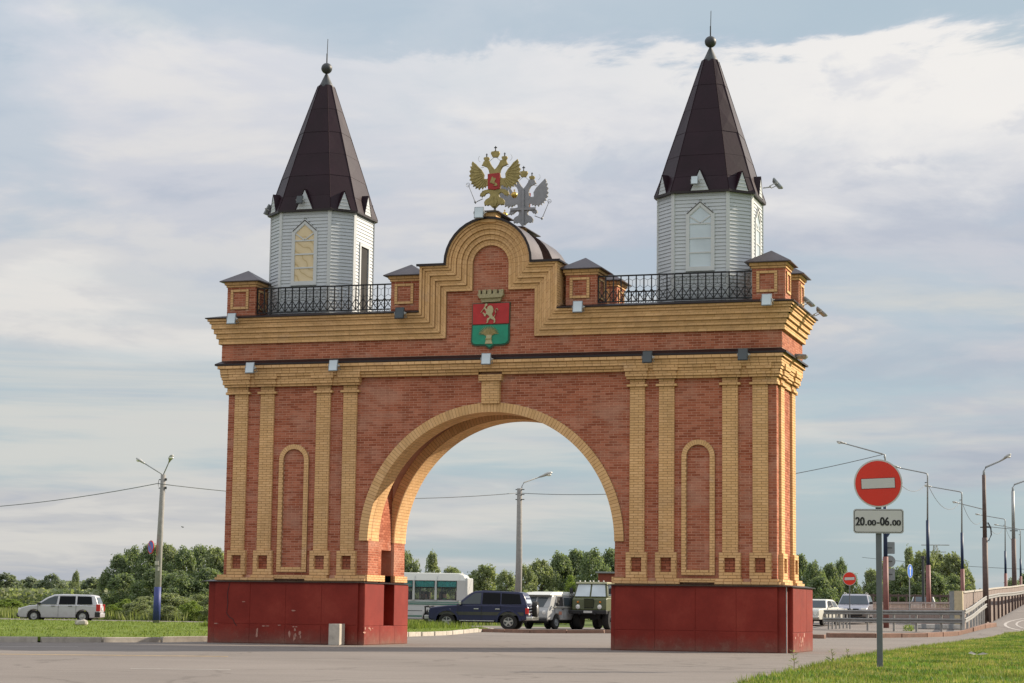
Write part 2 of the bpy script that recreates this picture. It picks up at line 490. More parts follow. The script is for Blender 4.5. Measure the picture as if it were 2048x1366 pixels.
def wood_pane():
    m, nt_, b = mat_base('plywood_pane', 0.6, 0, 0.4)
    T = NT(nt_)
    w = T.new('ShaderNodeTexWave', wave_type='BANDS', bands_direction='DIAGONAL')
    w.inputs['Scale'].default_value = 1.6; w.inputs['Distortion'].default_value = 9; w.inputs['Detail'].default_value = 2
    w.inputs['Detail Scale'].default_value = 0.9
    tc_ = T.new('ShaderNodeTexCoord'); T.l.new(tc_.outputs['Object'], w.inputs['Vector'])
    c = T.ramp(w.outputs['Fac'], [(0.0, (0.50, 0.38, 0.20)), (0.07, (0.66, 0.53, 0.32)), (1, (0.70, 0.57, 0.36))])
    T.l.new(c, b.inputs['Base Color'])
    return m
PLY = wood_pane()
def leafm(name, dark, light, tip):
    m, nt_, b = mat_base(name, 0.65, 0, 0.3)
    T = NT(nt_)
    c = T.ramp(T.island(), [(0, dark), (0.6, light), (1, tip)])
    g = T.ramp(T.noise(0.45, 3, 0.6), [(0.35, 0.72), (0.65, 1.25)])
    c = T.mix(1.0, c, g, 'MULTIPLY')
    T.l.new(c, b.inputs['Base Color'])
    tr = T.new('ShaderNodeBsdfTranslucent'); T.l.new(T.mix(1.0, c, (1.5, 1.6, 0.8), 'MULTIPLY'), tr.inputs[0])
    mx = T.new('ShaderNodeMixShader'); mx.inputs[0].default_value = 0.4
    T.l.new(b.outputs[0], mx.inputs[1]); T.l.new(tr.outputs[0], mx.inputs[2])
    T.l.new(mx.outputs[0], T.n['Material Output'].inputs[0])
    return m
LEAF1 = leafm('willow_leaves', (0.14, 0.17, 0.09), (0.21, 0.24, 0.13), (0.33, 0.35, 0.23))
LEAF2 = leafm('dark_poplar_leaves', (0.11, 0.15, 0.08), (0.165, 0.21, 0.115), (0.26, 0.29, 0.18))
LEAF3 = leafm('bright_sapling_leaves', (0.12, 0.17, 0.04), (0.19, 0.25, 0.06), (0.28, 0.34, 0.11))
LEAF4 = leafm('far_wood_leaves', (0.12, 0.15, 0.11), (0.18, 0.21, 0.15), (0.25, 0.28, 0.22))  # haze greyed into the leaf colour of far trees
GRASS = leafm('lawn_grass', (0.085, 0.125, 0.022), (0.135, 0.175, 0.034), (0.22, 0.25, 0.08))
WEED = leafm('tall_weeds', (0.11, 0.14, 0.045), (0.18, 0.21, 0.075), (0.31, 0.32, 0.16))
BARK = simple('tree_bark', (0.09, 0.072, 0.055), 0.95, var=0.3, nscale=5, bump=0.5)
def lawn_ground():
    m, nt_, b = mat_base('lawn_soil', 0.95, 0, 0.1)
    T = NT(nt_)
    c = T.ramp(T.noise(0.35, 7, 0.62, 'World'), [(0.3, (0.09, 0.135, 0.02)), (0.5, (0.13, 0.18, 0.03)), (0.7, (0.19, 0.225, 0.06))])
    f = T.ramp(T.noise(9, 5, 0.7, 'World'), [(0.3, 0.65), (0.7, 1.25)])
    T.l.new(T.mix(1.0, c, f, 'MULTIPLY'), b.inputs['Base Color'])
    T.l.new(T.bump(T.noise(14, 4, 0.7, 'World'), 0.6, 0.05), b.inputs['Normal'])
    return m
LAWN = lawn_ground()
def field_ground():
    m, nt_, b = mat_base('field_ground', 0.95, 0, 0.1)
    T = NT(nt_)
    c = T.ramp(T.noise(0.05, 7, 0.6, 'World'), [(0.3, (0.06, 0.09, 0.025)), (0.6, (0.11, 0.14, 0.045)), (0.8, (0.16, 0.15, 0.07))])
    T.l.new(c, b.inputs['Base Color'])
    return m
FIELD = field_ground()
def asphalt():
    m, nt_, b = mat_base('dusty_asphalt', 0.92, 0, 0.25)  # asphalt's own warm dusty colour, with random streaks and cracks
    T = NT(nt_)
    big = T.noise(0.09, 7, 0.65, 'World', (1, 1, 1))
    c = T.ramp(big, [(0.3, (0.165, 0.145, 0.129)), (0.55, (0.20, 0.176, 0.157)), (0.75, (0.235, 0.206, 0.184))])
    st = T.noise(0.6, 6, 0.7, 'World', (0.25, 1.3, 1))
    c = T.mix(T.ramp(st, [(0.52, 0), (0.66, 0.45)]), c, (0.145, 0.127, 0.113))
    pt = T.noise(0.28, 3, 0.4, 'World', (0.5, 1.4, 1), 0.6)
    c = T.mix(T.ramp(pt, [(0.585, 0), (0.60, 0.4)]), c, (0.165, 0.145, 0.128))
    oil = T.noise(1.7, 4, 0.6, 'World')
    c = T.mix(T.ramp(oil, [(0.68, 0), (0.76, 0.4)]), c, (0.10, 0.088, 0.078))
    crack = T.new('ShaderNodeTexVoronoi', feature='DISTANCE_TO_EDGE'); crack.inputs['Scale'].default_value = 0.16
    wv = T.new('ShaderNodeMapping'); wv.inputs['Scale'].default_value = (1, 0.55, 1)
    nn = T.new('ShaderNodeTexNoise'); nn.inputs['Scale'].default_value = 0.5; nn.inputs['Detail'].default_value = 5
    pos = T.new('ShaderNodeNewGeometry').outputs['Position']
    T.l.new(pos, nn.inputs['Vector'])
    va = T.new('ShaderNodeVectorMath', operation='ADD')
    sc_ = T.new('ShaderNodeVectorMath', operation='SCALE'); sc_.inputs[3].default_value = 3.0
    T.l.new(nn.outputs['Color'], sc_.inputs[0]); T.l.new(pos, va.inputs[0]); T.l.new(sc_.outputs[0], va.inputs[1])
    T.l.new(va.outputs[0], wv.inputs[0]); T.l.new(wv.outputs[0], crack.inputs['Vector'])
    ck = T.ramp(crack.outputs['Distance'], [(0.0, 0.5), (0.006, 0.3), (0.014, 0)])
    c = T.mix(ck, c, (0.09, 0.078, 0.068))
    gr = T.ramp(T.noise(22, 4, 0.8, 'World'), [(0.3, 0.8), (0.7, 1.2)])
    c = T.mix(1.0, c, gr, 'MULTIPLY')
    T.l.new(c, b.inputs['Base Color'])
    T.l.new(T.bump(T.noise(40, 4, 0.7, 'World'), 0.5, 0.01), b.inputs['Normal'])
    return m
ASPH = asphalt()
LINEW = simple('worn_white_line', (0.48, 0.46, 0.42), 0.9, var=0.25, nscale=6, bump=0.2, vec='World')
LINEY = simple('worn_yellow_mark', (0.50, 0.34, 0.14), 0.9, var=0.3, nscale=4, bump=0.2, vec='World')
# ------------------------------------------------------------------ terrain
def sm(t):
    t = min(max(t, 0.0), 1.0)
    return t * t * (3 - 2 * t)
def H(x, y):
    a = sm((x + 10) / 8) * 0.012 * min(max(0.0, y - 27), 60)
    b = sm((x - 9) / 2.2) * 0.045 * min(max(0.0, y - 31), 120) * (1 - sm((x - 40) / 40))
    far = sm((y - 180) / 120)
    dip = 0.06 * sm((-9.0 - x) / 2.5) * sm((-28 - x) / -6) * (1 - sm((y - 20) / 10)) * sm((y + 22) / 10)
    return max(a, b) * (1 - far) - dip
def grid_sheet(name, xs, ys, mat, dz=0.0, keep=None, parent=None):
    mb = MB()
    idx = {}
    for j, y in enumerate(ys):
        for i, x in enumerate(xs):
            idx[i, j] = len(mb.v)
            mb.v.append((x, y, H(x, y) + dz))
    for j in range(len(ys) - 1):
        for i in range(len(xs) - 1):
            if keep is None or keep((xs[i] + xs[i + 1]) / 2, (ys[j] + ys[j + 1]) / 2):
                mb.f.append((idx[i, j], idx[i + 1, j], idx[i + 1, j + 1], idx[i, j + 1]))
    o = obj(name, mb, mat, parent, smooth='all', recalc=False)
    return o
def lin(a, b, st):
    n = max(1, int(round((b - a) / st)))
    return [a + (b - a) * i / n for i in range(n)]
gx = [-6000, -2500, -1000, -400, -200] + lin(-120, -20, 10) + lin(-20, 8, 1.5) + lin(8, 14, 0.3) + lin(14, 40, 2) + lin(40, 100, 5) + [100, 200, 400, 1000, 2500, 6000]
gy = [-2000, -600, -200] + lin(-100, 20, 8) + lin(20, 120, 2) + lin(120, 320, 12) + [320, 500, 900, 1500, 3000, 9000]
tag(grid_sheet('ground', gx, gy, FIELD, -0.03), kind='structure')
def roadkeep(x, y):
    if x < -2:
        return y < 67 and x > -220
    return y < 175 and x < 42
rx = lin(-220, -20, 5) + lin(-20, 8, 1.5) + lin(8, 14, 0.3) + lin(14, 42, 2) + [42]
ry = lin(-100, 20, 3) + lin(20, 120, 2) + lin(120, 175, 8) + [175]
tag(grid_sheet('road', rx, ry, ASPH, 0.0, roadkeep), kind='structure')

def flat_poly(name, pts, z, mat, kind='structure'):
    mb = MB()
    mb.v = [(x, y, (H(x, y) + z)) for x, y in pts]
    mb.f = [tuple(range(len(pts)))]
    o = obj(name, mb, mat, recalc=False)
    return tag(o, kind=kind)
def ribbon(name, pts, w, z, mat, h=None, kind='structure', gap=None):
    """flat line marking following points"""
    mb = MB()
    P = [Vector((x, y)) for x, y in pts]
    for i in range(len(P) - 1):
        n = max(1, int((P[i + 1] - P[i]).length / 3))
        d = (P[i + 1] - P[i]).normalized(); s = Vector((-d.y, d.x)) * w / 2
        for k in range(n):
            a = P[i].lerp(P[i + 1], k / n); b = P[i].lerp(P[i + 1], (k + 1) / n)
            mb.add([(q.x, q.y, H(q.x, q.y) + z) for q in (a - s, b - s, b + s, a + s)], [(0, 1, 2, 3)])
    return tag(obj(name, mb, mat, recalc=False), kind=kind)
ribbon('road_line', [(-13.6, -12.0), (-8.6, -8.8)], 0.12, 0.004, LINEW)
ribbon('road_line', [(-6.2, -17.5), (-1.2, -15.3)], 0.22, 0.004, LINEY)
ribbon('road_line', [(1.2, -24.6), (2.9, -24.0)], 0.10, 0.004, LINEW)
LINEF = simple('faded_line', (0.36, 0.33, 0.30), 0.9, var=0.25, nscale=6, bump=0.2, vec='World')
arc = [(11.6 + 3.4 * (1 - math.cos(t)), 47 + 9 * math.sin(t)) for t in [R(a) for a in range(-80, 81, 10)]]
ribbon('road_line', arc, 0.14, 0.006, LINEF)
ribbon('road_line', [(x + 0.5, y + 0.5) for x, y in arc[4:]], 0.10, 0.006, LINEF)
ribbon('road_line', [(11.2, 62.5), (30, 63.5)], 0.12, 0.006, LINEF)
ribbon('road_line', [(-4, 52), (9.5, 47.5)], 0.12, 0.006, LINEW)

# ---- kerbs: individual kerb stones along a line
def kerb_line(name, pts, h, w, mat, length=1.0, z0=-0.02, label=None, drop=0.0):
    root = MB()
    P = [Vector((x, y)) for x, y in pts]
    stones = []
    for i in range(len(P) - 1):
        seg = P[i + 1] - P[i]
        n = max(1, int(round(seg.length / length)))
        for k in range(n):
            a = P[i].lerp(P[i + 1], k / n + 0.006); b = P[i].lerp(P[i + 1], (k + 1) / n - 0.006)
            stones.append((a, b))
    par = None
    for i, (a, b) in enumerate(stones):
        mb = MB()
        d = (b - a).normalized(); s = Vector((-d.y, d.x)) * w
        jz = random.uniform(-0.012, 0.012); js = Vector((-d.y, d.x)) * random.uniform(-0.015, 0.015)
        q = [a + js, b + js, b + s + js, a + s + js]
        zb = [H(p.x, p.y) + z0 for p in q]
        mb.rings([[(q[j].x, q[j].y, zb[j]) for j in range(4)], [(q[j].x, q[j].y, zb[j] - z0 + h + jz) for j in range(4)]])
        o = obj(name if par is None else 'kerb_stone', mb, mat, par, bevel=0.012, seg=1)
        if par is None:
            par = o
            tag(o, kind='structure')
    return par
# left lawn with its kerb
LZ = 0.13
lawnL = [(-60, -26), (-23.0, -9.6), (-13.8, -1.8), (-10.3, 3.3), (-9.6, 6), (-8.9, 11), (-9.7, 24), (-11.9, 35), (-12.6, 39.5), (-14.5, 44.5), (-18.4, 47), (-24, 49), (-33, 49.5), (-50, 47), (-80, 42), (-110, 36), (-110, -50)]
mb = MB(); mb.poly(lawnL, lambda u, v, d: (u, v, d), -0.02, LZ - 0.02)
tag(obj('lawn', mb, LAWN), kind='structure')
kerb_line('kerb', lawnL[:8], .17, -0.16, KERB, 1.9)
kerb_line('kerb', [(-11.9, 35), (-12.6, 39.5), (-14.5, 44.5), (-18.4, 47), (-24, 49), (-33, 49.5)], LZ, -0.16, KERB, 1.9)
# brown low kerb seen through the arch and on to the right behind the pier
kerb_line('kerb', [(-12.0, 36.0), (-9.0, 34.2), (-5.5, 34.4), (-1, 32.6), (3.0, 30.4), (5.3, 29.9)], 0.17, 0.22, KERBB, 2.2)
kerb_line('kerb', [(5.25, 31.6), (7.1, 32.6), (9.0, 35.4), (10.6, 40.2), (11.4, 43.5)], 0.19, 0.45, KERBB, 1.6)
# right lawn (gentle mound)
lawnR = [(13.9, -50), (12.7, -26), (12.46, -21.5), (12.0, -14), (11.35, -2.3), (11.2, 14), (11.25, 30), (12.2, 36.5), (14.0, 42), (18, 50), (60, 58), (60, -60), (14.5, -60)]
def in_poly(x, y, P):
    c = False
    for i in range(len(P)):
        x1, y1 = P[i]; x2, y2 = P[i - 1]
        if (y1 > y) != (y2 > y) and x < (x2 - x1) * (y - y1) / (y2 - y1) + x1:
            c = not c
    return c
def HL(x, y):
    e = min(1.0, max(0.0, (x - 11.3) / 2.2))
    return H(x, y) + 0.02 + 0.05 * sm(e) + 0.035 * noise.noise((x * 0.5, y * 0.35, 0)) * e
bm = bmesh.new()
vs = [bm.verts.new((x, y, 0)) for x, y in lawnR]
bm.faces.new(vs)
bmesh.ops.triangulate(bm, faces=bm.faces)
for axis, lo, hi, st in ((0, 11, 24, 0.8), (1, -58, 56, 1.6)):
    c = lo
    while c < hi:
        no = (1, 0, 0) if axis == 0 else (0, 1, 0)
        co = (c, 0, 0) if axis == 0 else (0, c, 0)
        bmesh.ops.bisect_plane(bm, geom=bm.verts[:] + bm.edges[:] + bm.faces[:], plane_co=co, plane_no=no)
        c += st
for v in bm.verts:
    v.co.z = HL(v.co.x, v.co.y)
me = bpy.data.meshes.new('lawn')
bm.to_mesh(me); bm.free()
fixn(me); me.materials.append(LAWN)
for p in me.polygons:
    p.use_smooth = True
lr = bpy.data.objects.new('lawn', me); COL.objects.link(lr); tag(lr, kind='structure')
if lr.data.polygons[0].normal.z < 0:
    me.flip_normals()

# grass blades: three-bladed tufts
def blades(name, mat, pts, hmin, hmax, w, nb=3, lean=0.35):
    """pts: array (n,3)"""
    n = len(pts)
    P = np.repeat(pts, nb, axis=0)
    m = len(P)
    a = rng.uniform(0, 2 * np.pi, m)
    h = rng.uniform(hmin, hmax, m)
    ld = rng.uniform(0, 2 * np.pi, m); ll = rng.uniform(0, lean, m) * h
    off = np.stack([rng.normal(0, w * 1.2, m), rng.normal(0, w * 1.2, m), np.zeros(m)], 1)
    B = P + off
    side = np.stack([np.cos(a), np.sin(a), np.zeros(m)], 1) * (w / 2)
    top = B + np.stack([np.cos(ld) * ll, np.sin(ld) * ll, h], 1)
    V = np.empty((m * 3, 3)); V[0::3] = B - side; V[1::3] = B + side; V[2::3] = top
    me = npmesh(name, V, np.arange(m * 3).reshape(-1, 3), mat, tri=True)
    o = bpy.data.objects.new(name, me); COL.objects.link(o)
    return tag(o, kind='stuff')
pts = []
while len(pts) < 42000:
    u = random.random()
    y = -34 + 92 * u ** 1.25
    x = 11.1 + random.random() ** 1.15 * (8.5 if y < 0 else 7.0)
    if in_poly(x, y, lawnR):
        k = 0.6 + 0.8 * max(0, noise.noise((x * 0.6, y * 0.4, 4)) + 0.4)
        if random.random() < k:
            pts.append((x, y, HL(x, y) - 0.01))
blades('grass', GRASS, np.array(pts), 0.03, 0.085, 0.020, 3, .6)
# taller ragged tufts and weeds along the lawn's edge
pts = []
for i in range(1, 8):
    (x1, y1), (x2, y2) = lawnR[i], lawnR[i + 1]
    for k in range(int(160 * math.hypot(x2 - x1, y2 - y1) / 10)):
        t = random.random(); e = random.random() ** 2 * 0.6
        pts.append((x1 + (x2 - x1) * t + e - 0.10, y1 + (y2 - y1) * t, HL(x1 + (x2 - x1) * t, y1) - 0.02))
blades('grass', GRASS, np.array(pts), 0.04, 0.16, 0.02, 5, 0.7)
STRAW = leafm('dry_grass', (0.20, 0.18, 0.07), (0.30, 0.26, 0.11), (0.40, 0.35, 0.18))
CLOV = leafm('dark_clover', (0.05, 0.10, 0.02), (0.08, 0.15, 0.03), (0.14, 0.21, 0.06))
p1_, p2_ = [], []
while len(p1_) < 9000:
    y = -34 + 92 * random.random() ** 1.25; x = 11.1 + random.random() ** 1.4 * 8
    if in_poly(x, y, lawnR):
        k = noise.noise((x * 0.9, y * 0.5, 11)); e = max(0, 1 - (x - 11.4) / 1.4)
        if k > .12 or random.random() < .10 + .25 * e: p1_.append((x, y, HL(x, y) - .01))
        elif k < -.18: p2_.append((x, y, HL(x, y) - .01))
blades('dry_grass', STRAW, np.array(p1_), 0.03, 0.12, 0.016, 2, .7)
blades('clover', CLOV, np.array(p2_), 0.03, 0.09, 0.05, 5, .9)
mb = MB()
ep_ = []
for i in range(1, 9):
    (x1, y1), (x2, y2) = lawnR[i], lawnR[i + 1]
    for k in range(10): ep_.append((x1 + (x2 - x1) * k / 10, y1 + (y2 - y1) * k / 10))
for (x, y) in ep_:
    w0 = .10 + .22 * (noise.noise((x * 1.3, y * .9, 5)) + .5)
    mb.v += [(x - w0, y, H(x - w0, y) + .006), (x + .35, y, H(x + .35, y) + .012)]
mb.f = [(2 * i, 2 * i + 1, 2 * i + 3, 2 * i + 2) for i in range(len(ep_) - 1)]
tag(obj('soil_edge', mb, simple('dusty_soil', (0.17, 0.125, 0.085), .95, var=.35, nscale=3, bump=.5, vec='World')), kind='structure')
pts = []
while len(pts) < 26000:
    x = random.uniform(-62, -9); y = random.uniform(-18, 50)
    if in_poly(x, y, lawnL):
        pts.append((x, y, LZ - 0.03))
blades('grass', GRASS, np.array(pts), 0.03, 0.10, 0.035, 2, .6)
pts = []
while len(pts) < 5200:      # tall uncut grass at the lawn's tip behind the left pier
    x = random.uniform(-24, -11.6); y = random.uniform(30, 49)
    if in_poly(x, y, lawnL) and random.random() < sm((-x - 13.6) / 6.0):
        pts.append((x, y, LZ - 0.03))
blades('grass', GRASS, np.array(pts), 0.08, 0.42, 0.04, 4, 0.5)
pts = []
while len(pts) < 14000:     # tall weeds and reeds beyond the road
    x = random.uniform(-95, -24); y = random.uniform(66, 96)
    if noise.noise((x * 0.16, y * 0.16, 2)) > -0.12:
        pts.append((x, y, -0.03))
blades('tall_weeds', WEED, np.array(pts), 0.2, 0.8, 0.10, 4, 0.6)

# ------------------------------------------------------------------ the gateway
arch = thing('triumphal_arch', 'red and yellow brick triumphal arch gateway with two white towers under dark pointed roofs', 'arch')
HX = 8.58          # half width of the brick body
YB = 3.25          # back of the body
PITCH, BL = 0.075, 0.26
SOLDIERS = {'red_brick': [], 'yellow_brick': []}   # individual bricks
JOINED = {'red_brick': MB(), 'yellow_brick': MB()}
def brick_mesh():
    mb = MB(); t = 0.007
    x, z = 0.125, 0.0325
    i = 0.003
    mb.v = [(-x, 0.004, -z), (x, 0.004, -z), (x, 0.004, z), (-x, 0.004, z), (-x + i, -t, -z + i), (x - i, -t, -z + i), (x - i, -t, z - i), (-x + i, -t, z - i)]
    mb.f = [(4, 5, 6, 7), (0, 1, 5, 4), (1, 2, 6, 5), (2, 3, 7, 6), (3, 0, 4, 7)]
    return mb
BRME = {}
for k, m_ in (('red_brick', RED), ('yellow_brick', YEL)):
    me = brick_mesh().mesh(k); me.materials.append(m_); BRME[k] = me
class Plane:
    def __init__(s, o, u, n, rz):
        s.o, s.u, s.n, s.rz = Vector(o), Vector(u), Vector(n), rz
    def p(s, u, v, d=0.0):
        q = s.o + s.u * u + s.n * d
        return (q.x, q.y, q.z + v)
def PF(y): return Plane((0, y, 0), (1, 0, 0), (0, -1, 0), 0.0)                  # facing the camera
def PR(x): return Plane((x, 0, 0), (0, 1, 0), (1, 0, 0), R(90))                  # facing +X, u = Y
def PL_(x): return Plane((x, 0, 0), (0, 1, 0), (-1, 0, 0), R(90))
def one_brick(kind, pl, u0, u1, v0, v1, t=0.007):
    i = 0.003
    q = [pl.p(u0, v0, -0.004), pl.p(u1, v0, -0.004), pl.p(u1, v1, -0.004), pl.p(u0, v1, -0.004),
         pl.p(u0 + i, v0 + i, t), pl.p(u1 - i, v0 + i, t), pl.p(u1 - i, v1 - i, t), pl.p(u0 + i, v1 - i, t)]
    JOINED[kind].add(q, [(4, 5, 6, 7), (0, 1, 5, 4), (1, 2, 6, 5), (2, 3, 7, 6), (3, 0, 4, 7)])
def lay(kind, pl, u0, u1, v0, v1, cut=None, solo=None, off=0.0, gap=0.010, pitch=PITCH):
    rows = int(round((v1 - v0) / pitch))
    pt = (v1 - v0) / rows
    for r in range(rows):
        va = v0 + r * pt + gap / 2; vb = v0 + (r + 1) * pt - gap / 2
        ivs = cut((va + vb) / 2) if cut else [(u0, u1)]
        for a, b in ivs:
            s = math.floor((a - u0) / BL) * BL + u0 - BL + off + (BL / 2 if r % 2 else 0)
            while s < b:
                x0 = max(a, s + gap / 2 if s + gap / 2 > a else a); x1 = min(b, s + BL - gap / 2)
                if x1 - x0 > 0.03:
                    if solo and abs((x1 - x0) - (BL - gap)) < 1e-4 and len(SOLDIERS[kind]) < 300 and solo(x0, va):
                        c = pl.p((x0 + x1) / 2, (va + vb) / 2)
                        o = bpy.data.objects.new(kind, BRME[kind])
                        o.location = c; o.rotation_euler = (0, 0, pl.rz)
                        COL.objects.link(o)
                        SOLDIERS[kind].append(o)
                    else:
                        one_brick(kind, pl, x0, x1, va, vb)
                s += BL

# --- body core: three slabs with the archway cut out
R_IN, R_OUT, ZC = 3.84, 4.115, 3.12
def opening_slab(hw, r, zspring, ztop, n=48, hx=HX, zb=1.87):
    pts = [(-hx, zb), (-hw, zb)]
    a0 = math.acos(min(1, hw / r))
    for i in range(n + 1):
        a = math.pi - a0 - (math.pi - 2 * a0) * i / n
        pts.append((r * math.cos(a), ZC + r * math.sin(a)))
    pts += [(hw, zb), (hx, zb), (hx, ztop), (-hx, ztop)]
    return pts
fxz = lambda u, v, d: (u, d, v)
mb = MB()
body = opening_slab(R_IN, R_IN, 3.1, 8.62)
mb.poly(body, fxz, 0.07, 0.95)
mb.poly(body, fxz, 2.30, YB)
wall = obj('wall', mb, MORT_R, arch)
mb = MB(); hx_ = HX - .002     # hollow between the two arch rings: straight walls, dark high ceiling
mb.poly([(-hx_, 2.88), (-3.92, 2.88), (-3.92, 7.9), (3.92, 7.9), (3.92, 2.88), (hx_, 2.88), (hx_, 8.6), (-hx_, 8.6)], fxz, 0.951, 2.299)
for s in (-1, 1):       # below: piers with the deep vertical slot left open on the inner side
    for xa, xb, ya, yb in ((4.75, HX - .002, .951, 2.299), (3.92, 4.75, .951, 1.40), (3.92, 4.75, 2.28, 2.299)):
        mb.box(min(s * xa, s * xb), max(s * xa, s * xb), ya, yb, 1.87, 2.88)
obj('vault', mb, RED, arch)
# red brick on the front: interval functions
pil = [(8.34, 7.90), (7.47, 7.02), (5.60, 5.15), (4.72, 4.28)]
PILS = [(-a, -b) for a, b in pil] + [(b, a) for a, b in reversed(pil)]
def sub(ivs, a, b):
    o = []
    for p, q in ivs:
        if b <= p or a >= q: o.append((p, q)); continue
        if a > p: o.append((p, a))
        if b < q: o.append((b, q))
    return o
def cut_front(z):
    iv = [(-HX, HX)]
    if z < 3.2: iv = sub(iv, -R_IN, R_IN)
    elif z < ZC + R_OUT:
        w = math.sqrt(max(0, R_OUT ** 2 - (z - ZC) ** 2)); iv = sub(iv, -w, w)
    for a, b in PILS:
        iv = sub(iv, a, b)
        if z < 2.8: iv = sub(iv, a - 0.085, b + 0.085)
    if z > 7.22: iv = sub(iv, -0.28, 0.28)
    if z > 7.61: iv = sub(sub(iv, -HX, -7.9), 7.9, HX)
    for cx in (-6.31, 6.31):
        for zz, w in niche_outline():
            pass
        w = niche_half(z)
        if w: iv = sub(sub(iv, cx - w[0], cx - w[1]), cx + w[1], cx + w[0])
        if w and w[1] == 0: iv = sub(iv, cx - w[0], cx + w[0])
    return iv
NZ0, NZ1, NRO, NRI = 2.165, 5.57, 0.49, 0.34
def niche_outline(): return []
def niche_half(z):
    if NZ0 <= z < NZ0 + 0.15: return (NRO, 0)
    if NZ0 + 0.15 <= z <= NZ1: return (NRO, NRI)
    if NZ1 < z < NZ1 + NRO:
        wo = math.sqrt(NRO ** 2 - (z - NZ1) ** 2)
        wi = math.sqrt(NRI ** 2 - (z - NZ1) ** 2) if z < NZ1 + NRI else 0
        return (wo, wi)
    return None
lay('red_brick', PF(0.07), -HX, HX, 2.075, 7.85, cut_front, solo=lambda x, z: x > 0.3)
# center field above
lay('red_brick', PF(0.07), -HX, HX, 7.85, 8.075, lambda z: sub(sub(sub([(-4.25, 4.25)], -0.28, 0.28), -0.4 if z > 7.88 else -.28, 0.4 if z > 7.88 else .28), 9, 9), off=0.1)

# --- pilasters
def pil_box(pl, u0, u1, d, z0, z1, root, name='pilaster'):
    pass
def add_prism(mb, pl, u0, u1, v0, v1, d0, d1):
    q = [pl.p(u, v, d) for d in (d0, d1) for u, v in ((u0, v0), (u1, v0), (u1, v1), (u0, v1))]
    mb.add(q, [(0, 3, 2, 1), (4, 5, 6, 7), (0, 1, 5, 4), (1, 2, 6, 5), (2, 3, 7, 6), (3, 0, 4, 7)])
def ybox(mb, pl, u0, u1, v0, v1, d, dback=-0.02, bricks=True, solo=None, off=0.0, sides=True):
    """a block of yellow brickwork standing d proud of plane pl"""
    add_prism(mb, pl, u0, u1, v0, v1, dback, d)
    q = Plane(pl.o + pl.n * d, pl.u, pl.n, pl.rz)
    if bricks: lay('yellow_brick', q, u0, u1, v0, v1, solo=solo, off=off)
    if sides and d > 0.04:      # return faces: one header per course
        rows = int(round((v1 - v0) / PITCH)); pt = (v1 - v0) / rows
        for s, u in ((-1, u0), (1, u1)):
            sp = Plane(pl.o + pl.u * u, pl.n, pl.u * s, 0)
            for r in range(rows):
                one_brick('yellow_brick', sp, 0.0, d - 0.004, v0 + r * pt + 0.004, v0 + (r + 1) * pt - 0.004, 0.005)
def pilaster(pl, u0, u1, side_end=0, solo=None, boxd=0.13):
    """side_end -1/+1: the cap band runs on to the corner on that side"""
    mb = MB()
    ybox(mb, pl, u0, u1, 2.81, 7.62, 0.07, solo=solo)
    ub0, ub1 = u0 - 0.085, u1 + 0.085
    # hollow box at the foot
    ybox(mb, pl, ub0, ub1, 2.66, 2.81, boxd, solo=None)
    ybox(mb, pl, ub0, ub0 + 0.15, 2.25, 2.66, boxd)
    ybox(mb, pl, ub1 - 0.15, ub1, 2.25, 2.66, boxd)
    ybox(mb, pl, ub0, ub1, 2.075, 2.25, boxd)
    # cap band and neck
    ybox(mb, pl, ub0, ub1, 7.62, 7.695, 0.13)
    ybox(mb, pl, u0, u1, 7.695, 7.84, 0.075)
    mb2 = MB(); add_prism(mb2, pl, ub0 + 0.15, ub1 - 0.15, 2.25, 2.66, -0.05, 0.012)
    o = obj('pilaster', mb, MORT_Y, arch)
    obj('sunk_panel', mb2, DARKR, o)
    q = Plane(pl.o + pl.n * 0.012, pl.u, pl.n, pl.rz)
    lay('red_brick', q, ub0 + 0.15, ub1 - 0.15, 2.25, 2.66)
    return o
F0 = PF(0.07)
for i, (a, b) in enumerate(PILS):
    pilaster(F0, a, b, solo=(lambda x, z: True) if i >= 5 else None)
# side pilasters (right side seen in the sun, left built alike)
for pl in (PR(HX), PL_(-HX)):
    for a, b in ((0.44, 1.0), (2.32, 2.88)):
        pilaster(pl, a, b)
# red side walls
for x, pl in ((HX, PR(HX)), (-HX, PL_(-HX))):
    def cut_side(z):
        iv = [(0.07, YB)]
        for a, b in ((0.44, 1.0), (2.32, 2.88)):
            iv = sub(iv, a, b)
            if z < 2.8: iv = sub(iv, a - .085, b + .085)
        return iv
    lay('red_brick', pl, 0.07, YB, 2.075, 7.85, cut_side)
# inner faces of the piers
for pl, ext in ((PR(-R_IN), None), (PL_(R_IN), None)):
    lay('red_brick', pl, 0.07, 0.95, 2.075, 3.2)
    lay('red_brick', pl, 2.30, YB, 2.075, 3.2)
for pl in (PR(-3.92), PL_(3.92)):
    lay('red_brick', pl, 0.95, 2.30, 2.075, 6.5, lambda z: [(0.95, 2.30)] if z > 2.88 else [(0.95, 1.40), (2.28, 2.30)])
# back wall face (never in view from the road side, plain brick field)
lay('red_brick', Plane((0, YB, 0), (-1, 0, 0), (0, 1, 0), R(180)), -HX, HX, 2.075, 3.0, lambda z: [(-HX, -R_IN), (R_IN, HX)])

